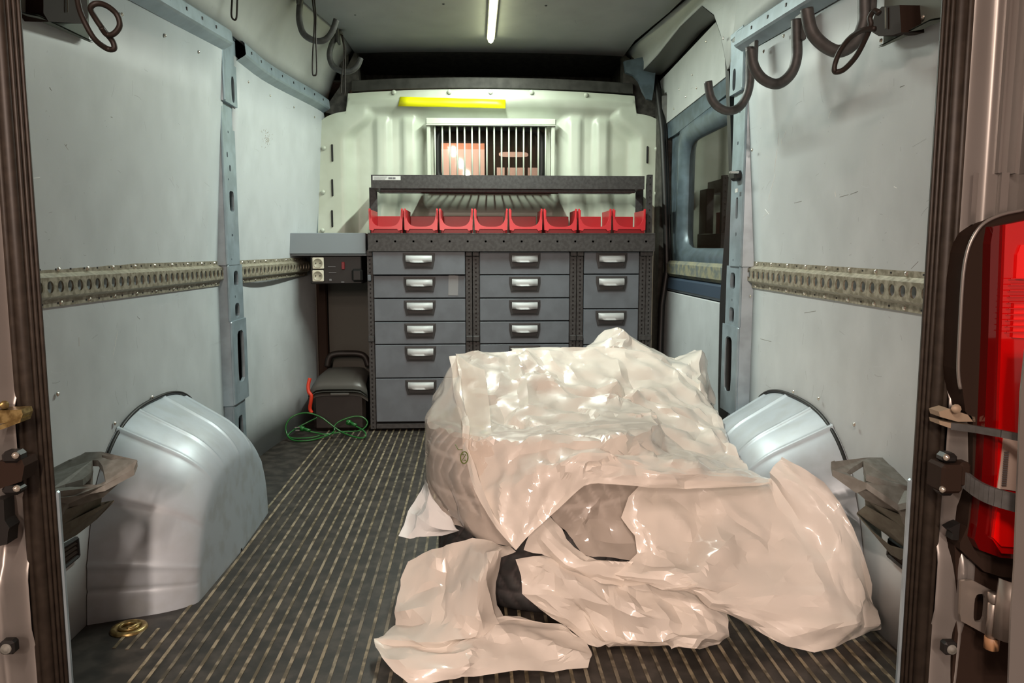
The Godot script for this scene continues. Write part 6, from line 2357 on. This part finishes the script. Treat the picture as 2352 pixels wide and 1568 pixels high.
func tyres_and_bags() -> void:
	tyre("dark bare tyre flat on the floor, tread showing in the gap between the bags", "", 0.205, -2.035, 0.002, 0.1)
	tyre("upper tyre of the front stack wrapped in thin film, tread showing at its left", "", 0.178, -2.045, 0.212, 0.6)
	tyre("tyre lying on the floor at the bottom of the rear stack under the bags", "", 0.47, -2.76, 0.002, 0.3)
	tyre("tyre on top of the rear stack beneath the peaked plastic bag", "", 0.46, -2.77, 0.212, 0.9)

	# rear bag with a peak and a spiky corner
	var b = thing("plastic_bag", Vector3(0.46, 0.45, -2.7), "white plastic bag over the rear tyres, rising to a peak before the drawers", "bag", "white plastic bags")
	var net_b = [
		[Vector3(0.130, 0.507, -2.750), Vector3(0.282, 0.503, -2.800), Vector3(0.392, 0.492, -2.850), Vector3(0.512, 0.547, -2.850), Vector3(0.627, 0.499, -2.850), Vector3(0.734, 0.450, -2.850), Vector3(0.813, 0.487, -2.800), Vector3(0.840, 0.419, -2.780)],
		[Vector3(0.160, 0.504, -2.600), Vector3(0.297, 0.496, -2.650), Vector3(0.410, 0.489, -2.700), Vector3(0.517, 0.499, -2.700), Vector3(0.625, 0.472, -2.700), Vector3(0.719, 0.425, -2.700), Vector3(0.786, 0.424, -2.650), Vector3(0.834, 0.341, -2.620)],
		[Vector3(0.224, 0.467, -2.500), Vector3(0.323, 0.467, -2.500), Vector3(0.431, 0.458, -2.550), Vector3(0.533, 0.450, -2.550), Vector3(0.621, 0.427, -2.550), Vector3(0.689, 0.392, -2.500), Vector3(0.744, 0.369, -2.500), Vector3(0.791, 0.336, -2.520)],
		[Vector3(0.243, 0.414, -2.400), Vector3(0.338, 0.413, -2.400), Vector3(0.429, 0.403, -2.450), Vector3(0.528, 0.402, -2.450), Vector3(0.627, 0.359, -2.450), Vector3(0.685, 0.326, -2.400), Vector3(0.725, 0.291, -2.400), Vector3(0.774, 0.308, -2.500)]]
	film_part("film_cover", [film(net_b, 3, 0.05, [[0.78, 0.55, 0.14, 0.4]], 3, 0.10, [
		[Vector3(0.514, 0.541, -2.840), Vector3(0.361, 0.469, -2.680)] + [0.03, 0.08], [Vector3(0.514, 0.541, -2.840), Vector3(0.719, 0.432, -2.700)] + [0.03, 0.08], [Vector3(0.709, 0.423, -2.660), Vector3(0.811, 0.480, -2.780)] + [0.03, 0.05], [Vector3(0.709, 0.423, -2.660), Vector3(0.552, 0.407, -2.500)] + [-0.02, 0.05], [Vector3(0.709, 0.423, -2.660), Vector3(0.771, 0.318, -2.500)] + [0.02, 0.05], [Vector3(0.289, 0.433, -2.450), Vector3(0.569, 0.452, -2.580)] + [0.016, 0.05]])], M.film, b)
	# skirt of the rear bag down its right and far sides
	var net_b2 = [
		[Vector3(0.834, 0.341, -2.620), Vector3(0.840, 0.419, -2.780), Vector3(0.813, 0.487, -2.800)],
		[Vector3(0.83, 0.30, -2.60), Vector3(0.84, 0.28, -2.75), Vector3(0.82, 0.26, -2.95)],
		[Vector3(0.84, 0.02, -2.62), Vector3(0.85, 0.02, -2.80), Vector3(0.84, 0.02, -3.0)]]
	film_part("film_skirt", [film(net_b2, 2, 0.05, [], 5)], M.film, b)

	# thin film wrapped round the left of the upper tyre
	var a2 = thing("plastic_bag", Vector3(-0.05, 0.25, -1.95), "thin see-through plastic film hugging the upper tyre's tread at the left of the pile", "bag", "white plastic bags")
	var net_a2 = [
		[Vector3(-0.057, 0.545, -2.280), Vector3(-0.049, 0.550, -2.260), Vector3(-0.016, 0.533, -2.200), Vector3(0.026, 0.524, -2.150)],
		[Vector3(-0.113, 0.448, -2.200), Vector3(-0.085, 0.466, -2.120), Vector3(-0.034, 0.467, -2.050), Vector3(0.035, 0.467, -2.000)],
		[Vector3(-0.141, 0.364, -2.130), Vector3(-0.108, 0.391, -2.010), Vector3(-0.044, 0.413, -1.890), Vector3(0.042, 0.408, -1.820)],
		[Vector3(-0.137, 0.279, -2.100), Vector3(-0.103, 0.315, -1.930), Vector3(-0.033, 0.333, -1.790), Vector3(0.059, 0.329, -1.730)],
		[Vector3(-0.104, 0.206, -2.010), Vector3(-0.075, 0.238, -1.870), Vector3(-0.013, 0.247, -1.750), Vector3(0.068, 0.242, -1.705)],
		[Vector3(-0.068, 0.158, -1.960), Vector3(-0.039, 0.188, -1.840), Vector3(0.017, 0.198, -1.740), Vector3(0.082, 0.192, -1.690)]]
	film_part("film_wrap", [film(net_a2, 3, 0.018, [], 8, 0.2)], M.film_thin, a2)

	var st = mb(true)
	var mark = []
	for k in 20:
		var an: float = TAU * k / 20.0
		mark.append(Vector3(-0.026, 0.378, -1.775) + Vector3(cos(an) * 0.0085, sin(an) * 0.014, cos(an) * -0.004))
	tube(st, mark, 0.0013, 6, true)
	tube(st, [Vector3(-0.031, 0.386, -1.775), Vector3(-0.022, 0.386, -1.773), Vector3(-0.031, 0.371, -1.775), Vector3(-0.022, 0.372, -1.773)], 0.0011, 6)
	tube(st, [Vector3(-0.047, 0.403, -1.800), Vector3(-0.040, 0.393, -1.790), Vector3(-0.030, 0.394, -1.785)], 0.0009, 6)
	tube(st, [Vector3(-0.081, 0.406, -1.900), Vector3(-0.068, 0.415, -1.890), Vector3(-0.061, 0.419, -1.885)], 0.0009, 6)
	obj("printed_mark", st, M.print_green, a2)

	# big bag over the top of the front stack, its mouth hanging down in front
	var a = thing("plastic_bag", Vector3(0.25, 0.46, -2.0), "big white plastic bag draped over the front tyres, its mouth hanging in a point", "bag", "white plastic bags")
	var net_a = [
		[Vector3(-0.052, 0.553, -2.280), Vector3(0.053, 0.536, -2.420), Vector3(0.164, 0.538, -2.450), Vector3(0.294, 0.541, -2.500), Vector3(0.474, 0.530, -2.550), Vector3(0.649, 0.478, -2.550), Vector3(0.758, 0.384, -2.500)],
		[Vector3(-0.040, 0.501, -2.140), Vector3(0.075, 0.487, -2.250), Vector3(0.206, 0.483, -2.300), Vector3(0.337, 0.463, -2.300), Vector3(0.479, 0.438, -2.350), Vector3(0.628, 0.404, -2.350), Vector3(0.734, 0.341, -2.300)],
		[Vector3(-0.019, 0.428, -1.970), Vector3(0.080, 0.427, -2.050), Vector3(0.201, 0.426, -2.100), Vector3(0.337, 0.416, -2.130), Vector3(0.464, 0.402, -2.150), Vector3(0.614, 0.357, -2.150), Vector3(0.710, 0.312, -2.100)],
		[Vector3(-0.002, 0.361, -1.800), Vector3(0.081, 0.392, -1.830), Vector3(0.187, 0.401, -1.840), Vector3(0.306, 0.392, -1.860), Vector3(0.423, 0.374, -1.900), Vector3(0.573, 0.337, -1.940), Vector3(0.697, 0.298, -1.950)],
		[Vector3(0.030, 0.296, -1.690), Vector3(0.092, 0.342, -1.680), Vector3(0.169, 0.372, -1.680), Vector3(0.269, 0.398, -1.680), Vector3(0.387, 0.384, -1.690), Vector3(0.520, 0.348, -1.730), Vector3(0.684, 0.303, -1.820)],
		[Vector3(0.086, 0.217, -1.620), Vector3(0.127, 0.261, -1.625), Vector3(0.185, 0.309, -1.630), Vector3(0.252, 0.352, -1.625), Vector3(0.367, 0.346, -1.640), Vector3(0.509, 0.322, -1.690), Vector3(0.688, 0.293, -1.780)]]
	film_part("film_cover", [film(net_a, 3, 0.05, [[0.62, 0.35, 0.20, 0.35], [0.25, 0.25, 0.16, 0.3], [0.9, 0.45, 0.14, 0.3]], 11, 0.10, [
		[Vector3(0.162, 0.538, -2.420), Vector3(0.127, 0.481, -2.240)] + [0.020, 0.05], [Vector3(-0.035, 0.500, -2.130), Vector3(0.152, 0.407, -1.860)] + [-0.016, 0.045], [Vector3(0.359, 0.422, -2.150), Vector3(0.432, 0.465, -2.320)] + [0.022, 0.04],
		[Vector3(0.153, 0.342, -1.690), Vector3(0.343, 0.415, -1.800)] + [0.022, 0.06], [Vector3(0.343, 0.415, -1.800), Vector3(0.522, 0.347, -1.780)] + [0.022, 0.06], [Vector3(0.522, 0.347, -1.780), Vector3(0.697, 0.300, -1.810)] + [0.014, 0.05],
		[Vector3(0.093, 0.235, -1.625), Vector3(0.152, 0.401, -1.800)] + [0.014, 0.04], [Vector3(0.105, 0.249, -1.625), Vector3(0.242, 0.394, -1.780)] + [-0.014, 0.04], [Vector3(0.186, 0.320, -1.640), Vector3(0.369, 0.384, -1.700)] + [-0.012, 0.035], [Vector3(0.262, 0.363, -1.640), Vector3(0.505, 0.335, -1.720)] + [0.012, 0.03],
		[Vector3(0.185, 0.452, -2.200), Vector3(0.357, 0.476, -2.350)] + [-0.016, 0.05], [Vector3(0.520, 0.421, -2.350), Vector3(0.628, 0.371, -2.200)] + [0.018, 0.045], [Vector3(0.369, 0.396, -2.100), Vector3(0.575, 0.356, -2.050)] + [0.014, 0.04], [Vector3(0.062, 0.403, -1.880), Vector3(0.261, 0.403, -1.920)] + [0.012, 0.035]])], M.film, a)
	# folded band along the mouth
	var net_h = []
	for q in [[1050,812]]:
		pass
	var band = [Vector3(-0.050, 0.554, -2.270), Vector3(-0.037, 0.498, -2.125), Vector3(-0.018, 0.430, -1.960), Vector3(-0.001, 0.364, -1.790), Vector3(0.031, 0.300, -1.680), Vector3(0.087, 0.219, -1.614)]
	var band2 = [Vector3(-0.072, 0.541, -2.272), Vector3(-0.061, 0.489, -2.140), Vector3(-0.039, 0.422, -1.972), Vector3(-0.018, 0.355, -1.802), Vector3(0.017, 0.290, -1.688), Vector3(0.085, 0.217, -1.616)]
	film_part("mouth_band", [film([band2, band], 2, 0.01, [], 13, 0.3)], M.film, a)

	# bag tumbling down to the floor at the right
	var c = thing("plastic_bag", Vector3(0.55, 0.15, -1.7), "large creased plastic bag spilling down the right front of the pile to the floor", "bag", "white plastic bags")
	var net_c = [
		[Vector3(0.385, 0.330, -1.730), Vector3(0.441, 0.326, -1.745), Vector3(0.535, 0.314, -1.770), Vector3(0.694, 0.295, -1.810), Vector3(0.716, 0.335, -1.800), Vector3(0.738, 0.370, -1.800)],
		[Vector3(0.334, 0.259, -1.722), Vector3(0.438, 0.255, -1.725), Vector3(0.551, 0.249, -1.730), Vector3(0.708, 0.234, -1.750), Vector3(0.763, 0.282, -1.745), Vector3(0.798, 0.328, -1.730)],
		[Vector3(0.365, 0.193, -1.700), Vector3(0.442, 0.191, -1.675), Vector3(0.563, 0.190, -1.665), Vector3(0.725, 0.177, -1.690), Vector3(0.798, 0.224, -1.700), Vector3(0.842, 0.249, -1.685)],
		[Vector3(0.311, 0.164, -1.642), Vector3(0.440, 0.158, -1.600), Vector3(0.574, 0.135, -1.605), Vector3(0.733, 0.125, -1.620), Vector3(0.821, 0.151, -1.650), Vector3(0.882, 0.156, -1.660)],
		[Vector3(0.295, 0.133, -1.650), Vector3(0.387, 0.130, -1.625), Vector3(0.512, 0.104, -1.590), Vector3(0.737, 0.067, -1.570), Vector3(0.839, 0.072, -1.610), Vector3(0.897, 0.051, -1.640)],
		[Vector3(0.321, 0.112, -1.655), Vector3(0.420, 0.115, -1.640), Vector3(0.555, 0.060, -1.600), Vector3(0.702, 0.008, -1.549), Vector3(0.812, 0.012, -1.580), Vector3(0.888, 0.020, -1.620)]]
	film_part("film_drape", [film(net_c, 3, 0.05, [[0.22, 0.60, 0.20, 0.3], [0.98, 0.98, 0.2, 0.4], [0.6, 0.04, 0.14, 0.3]], 17, 0.10, [
		[Vector3(0.441, 0.154, -1.600), Vector3(0.578, 0.214, -1.670)] + [0.024, 0.05], [Vector3(0.441, 0.154, -1.600), Vector3(0.553, 0.277, -1.740)] + [-0.016, 0.04], [Vector3(0.441, 0.154, -1.600), Vector3(0.382, 0.226, -1.700)] + [0.018, 0.045], [Vector3(0.441, 0.154, -1.600), Vector3(0.634, 0.169, -1.640)] + [-0.014, 0.04],
		[Vector3(0.693, 0.292, -1.800), Vector3(0.738, 0.189, -1.700)] + [0.020, 0.06], [Vector3(0.738, 0.189, -1.700), Vector3(0.765, 0.081, -1.585)] + [0.020, 0.06], [Vector3(0.553, 0.277, -1.740), Vector3(0.670, 0.283, -1.780)] + [0.014, 0.035], [Vector3(0.452, 0.140, -1.600), Vector3(0.585, 0.058, -1.575)] + [0.016, 0.035], [Vector3(0.698, 0.045, -1.570), Vector3(0.889, 0.026, -1.640)] + [0.018, 0.035], [Vector3(0.779, 0.294, -1.740), Vector3(0.870, 0.083, -1.640)] + [0.016, 0.045], [Vector3(0.410, 0.310, -1.740), Vector3(0.531, 0.249, -1.730)] + [-0.016, 0.04]])], M.film, c)
	# the part stretched over the tyre tread under the mouth of the upper bag, and the rolled fold below it
	var net_w = [
		[Vector3(0.174, 0.247, -1.748), Vector3(0.249, 0.314, -1.750), Vector3(0.320, 0.325, -1.750), Vector3(0.422, 0.328, -1.750)],
		[Vector3(0.193, 0.219, -1.744), Vector3(0.254, 0.248, -1.746), Vector3(0.320, 0.252, -1.746), Vector3(0.422, 0.251, -1.746)],
		[Vector3(0.217, 0.192, -1.730), Vector3(0.269, 0.195, -1.735), Vector3(0.324, 0.199, -1.735), Vector3(0.420, 0.197, -1.730)],
		[Vector3(0.240, 0.174, -1.690), Vector3(0.282, 0.165, -1.690), Vector3(0.330, 0.163, -1.680), Vector3(0.396, 0.160, -1.668)]]
	film_part("stretched_film", [film(net_w, 3, 0.03, [], 37, 0.2)], M.film_thin, c)
	var net_r = [
		[Vector3(0.160, 0.265, -1.685), Vector3(0.201, 0.230, -1.680), Vector3(0.240, 0.191, -1.675), Vector3(0.280, 0.172, -1.668), Vector3(0.339, 0.163, -1.650)],
		[Vector3(0.133, 0.247, -1.655), Vector3(0.174, 0.209, -1.650), Vector3(0.219, 0.175, -1.645), Vector3(0.266, 0.158, -1.640), Vector3(0.322, 0.147, -1.630)],
		[Vector3(0.111, 0.197, -1.665), Vector3(0.156, 0.174, -1.665), Vector3(0.205, 0.152, -1.658), Vector3(0.259, 0.131, -1.652), Vector3(0.319, 0.117, -1.645)]]
	film_part("rolled_fold", [film(net_r, 3, 0.07, [], 41)], M.film, c)

	# crumpled bag under it
	var e = thing("plastic_bag", Vector3(0.35, 0.05, -1.62), "crumpled plastic bag lying on the floor below the middle of the pile", "bag", "white plastic bags")
	var net_e = [
		[Vector3(0.099, 0.167, -1.670), Vector3(0.173, 0.172, -1.685), Vector3(0.242, 0.161, -1.690), Vector3(0.332, 0.139, -1.690), Vector3(0.431, 0.129, -1.685), Vector3(0.540, 0.081, -1.660)],
		[Vector3(0.111, 0.132, -1.645), Vector3(0.188, 0.128, -1.640), Vector3(0.263, 0.115, -1.630), Vector3(0.339, 0.094, -1.620), Vector3(0.435, 0.080, -1.620), Vector3(0.543, 0.043, -1.615)],
		[Vector3(0.122, 0.094, -1.635), Vector3(0.204, 0.087, -1.615), Vector3(0.277, 0.072, -1.595), Vector3(0.349, 0.060, -1.575), Vector3(0.443, 0.046, -1.575), Vector3(0.534, 0.022, -1.595)],
		[Vector3(0.188, 0.038, -1.635), Vector3(0.238, 0.029, -1.615), Vector3(0.288, 0.018, -1.595), Vector3(0.359, 0.017, -1.575), Vector3(0.428, 0.010, -1.565), Vector3(0.494, 0.008, -1.566)],
		[Vector3(0.234, 0.008, -1.586), Vector3(0.264, 0.008, -1.566), Vector3(0.300, 0.008, -1.561), Vector3(0.375, 0.008, -1.561), Vector3(0.414, 0.008, -1.546), Vector3(0.457, 0.008, -1.546)]]
	film_part("film_heap", [film(net_e, 3, 0.15, [[0.75, 0.9, 0.12, 0.5], [0.5, 0.5, 0.12, 0.3]], 19, 0.07, [
		[Vector3(0.127, 0.161, -1.660), Vector3(0.476, 0.045, -1.590)] + [0.014, 0.035], [Vector3(0.135, 0.122, -1.645), Vector3(0.378, 0.026, -1.575)] + [-0.014, 0.035], [Vector3(0.296, 0.116, -1.650), Vector3(0.523, 0.049, -1.620)] + [-0.014, 0.03], [Vector3(0.381, 0.104, -1.640), Vector3(0.433, 0.017, -1.570)] + [0.014, 0.03], [Vector3(0.486, 0.086, -1.630), Vector3(0.445, -0.005, -1.575)] + [0.016, 0.03]])], M.film, e)

	# bag at the front left, upright part and the part lying on the floor
	var d = thing("plastic_bag", Vector3(0.0, 0.05, -1.6), "plastic bag standing open at the front left, folding out flat on the striped floor", "bag", "white plastic bags")
	var net_d = [
		[Vector3(-0.155, 0.132, -1.760), Vector3(-0.094, 0.164, -1.750), Vector3(-0.033, 0.192, -1.730), Vector3(0.017, 0.202, -1.720), Vector3(0.061, 0.200, -1.700), Vector3(0.090, 0.187, -1.685)],
		[Vector3(-0.174, 0.095, -1.720), Vector3(-0.107, 0.118, -1.700), Vector3(-0.047, 0.150, -1.675), Vector3(-0.001, 0.175, -1.655), Vector3(0.033, 0.177, -1.650), Vector3(0.055, 0.158, -1.665)],
		[Vector3(-0.175, 0.056, -1.660), Vector3(-0.112, 0.079, -1.630), Vector3(-0.050, 0.105, -1.605), Vector3(0.001, 0.123, -1.585), Vector3(0.036, 0.112, -1.605), Vector3(0.054, 0.096, -1.645)],
		[Vector3(-0.191, 0.041, -1.615), Vector3(-0.118, 0.051, -1.565), Vector3(-0.049, 0.060, -1.548), Vector3(0.003, 0.069, -1.548), Vector3(0.035, 0.068, -1.590), Vector3(0.055, 0.059, -1.640)],
		[Vector3(-0.211, 0.040, -1.590), Vector3(-0.126, 0.040, -1.550), Vector3(-0.045, 0.046, -1.548), Vector3(0.028, 0.054, -1.575), Vector3(0.111, 0.044, -1.630), Vector3(0.198, 0.027, -1.640)],
		[Vector3(-0.195, 0.040, -1.535), Vector3(-0.112, 0.042, -1.515), Vector3(-0.031, 0.046, -1.520), Vector3(0.046, 0.046, -1.560), Vector3(0.132, 0.037, -1.600), Vector3(0.231, 0.012, -1.600)],
		[Vector3(-0.169, 0.032, -1.488), Vector3(-0.095, 0.032, -1.474), Vector3(-0.017, 0.032, -1.484), Vector3(0.059, 0.028, -1.525), Vector3(0.142, 0.022, -1.550), Vector3(0.237, 0.008, -1.560)],
		[Vector3(-0.122, 0.015, -1.440), Vector3(-0.071, 0.017, -1.455), Vector3(0.004, 0.016, -1.470), Vector3(0.074, 0.017, -1.482), Vector3(0.146, 0.010, -1.496), Vector3(0.221, 0.008, -1.502)]]
	film_part("film_flap", [film(net_d, 3, 0.065, [[0.75, 0.12, 0.10, 0.4], [0.6, 0.42, 0.1, 0.35], [0.97, 0.85, 0.10, 0.5], [0.7, 0.7, 0.08, 0.4]], 23, 0.10, [
		[Vector3(0.055, 0.199, -1.680), Vector3(0.004, 0.150, -1.620)] + [0.022, 0.035], [Vector3(0.004, 0.150, -1.620), Vector3(0.001, 0.070, -1.555)] + [0.024, 0.035], [Vector3(-0.008, 0.191, -1.730), Vector3(-0.056, 0.129, -1.650)] + [-0.014, 0.04], [Vector3(-0.163, 0.061, -1.670), Vector3(-0.013, 0.049, -1.550)] + [0.012, 0.03], [Vector3(-0.207, 0.039, -1.590), Vector3(-0.004, 0.036, -1.545)] + [0.018, 0.025], [Vector3(-0.134, 0.034, -1.480), Vector3(0.178, 0.018, -1.545)] + [0.012, 0.03], [Vector3(0.052, 0.051, -1.580), Vector3(0.219, 0.008, -1.580)] + [0.016, 0.025], [Vector3(-0.083, 0.163, -1.740), Vector3(-0.160, 0.062, -1.690)] + [0.012, 0.03]])], M.film, d)

	# small white bag end at the left
	var f = thing("plastic_bag", Vector3(-0.08, 0.02, -1.9), "small glossy white bag end on the floor at the left of the tyre pile", "bag", "white plastic bags")
	var net_f = [
		[Vector3(-0.125, 0.266, -2.050), Vector3(-0.094, 0.260, -2.000), Vector3(-0.056, 0.217, -1.950), Vector3(-0.025, 0.177, -1.900)],
		[Vector3(-0.148, 0.231, -2.000), Vector3(-0.111, 0.231, -1.945), Vector3(-0.070, 0.197, -1.895), Vector3(-0.029, 0.178, -1.860)],
		[Vector3(-0.172, 0.196, -1.950), Vector3(-0.133, 0.194, -1.900), Vector3(-0.086, 0.185, -1.862), Vector3(-0.040, 0.179, -1.840)],
		[Vector3(-0.187, 0.159, -1.880), Vector3(-0.146, 0.159, -1.866), Vector3(-0.097, 0.160, -1.860), Vector3(-0.048, 0.174, -1.850)]]
	film_part("bag_end", [film(net_f, 3, 0.07, [[0.4, 0.45, 0.08, 0.4]], 31)], M.film_white, f)
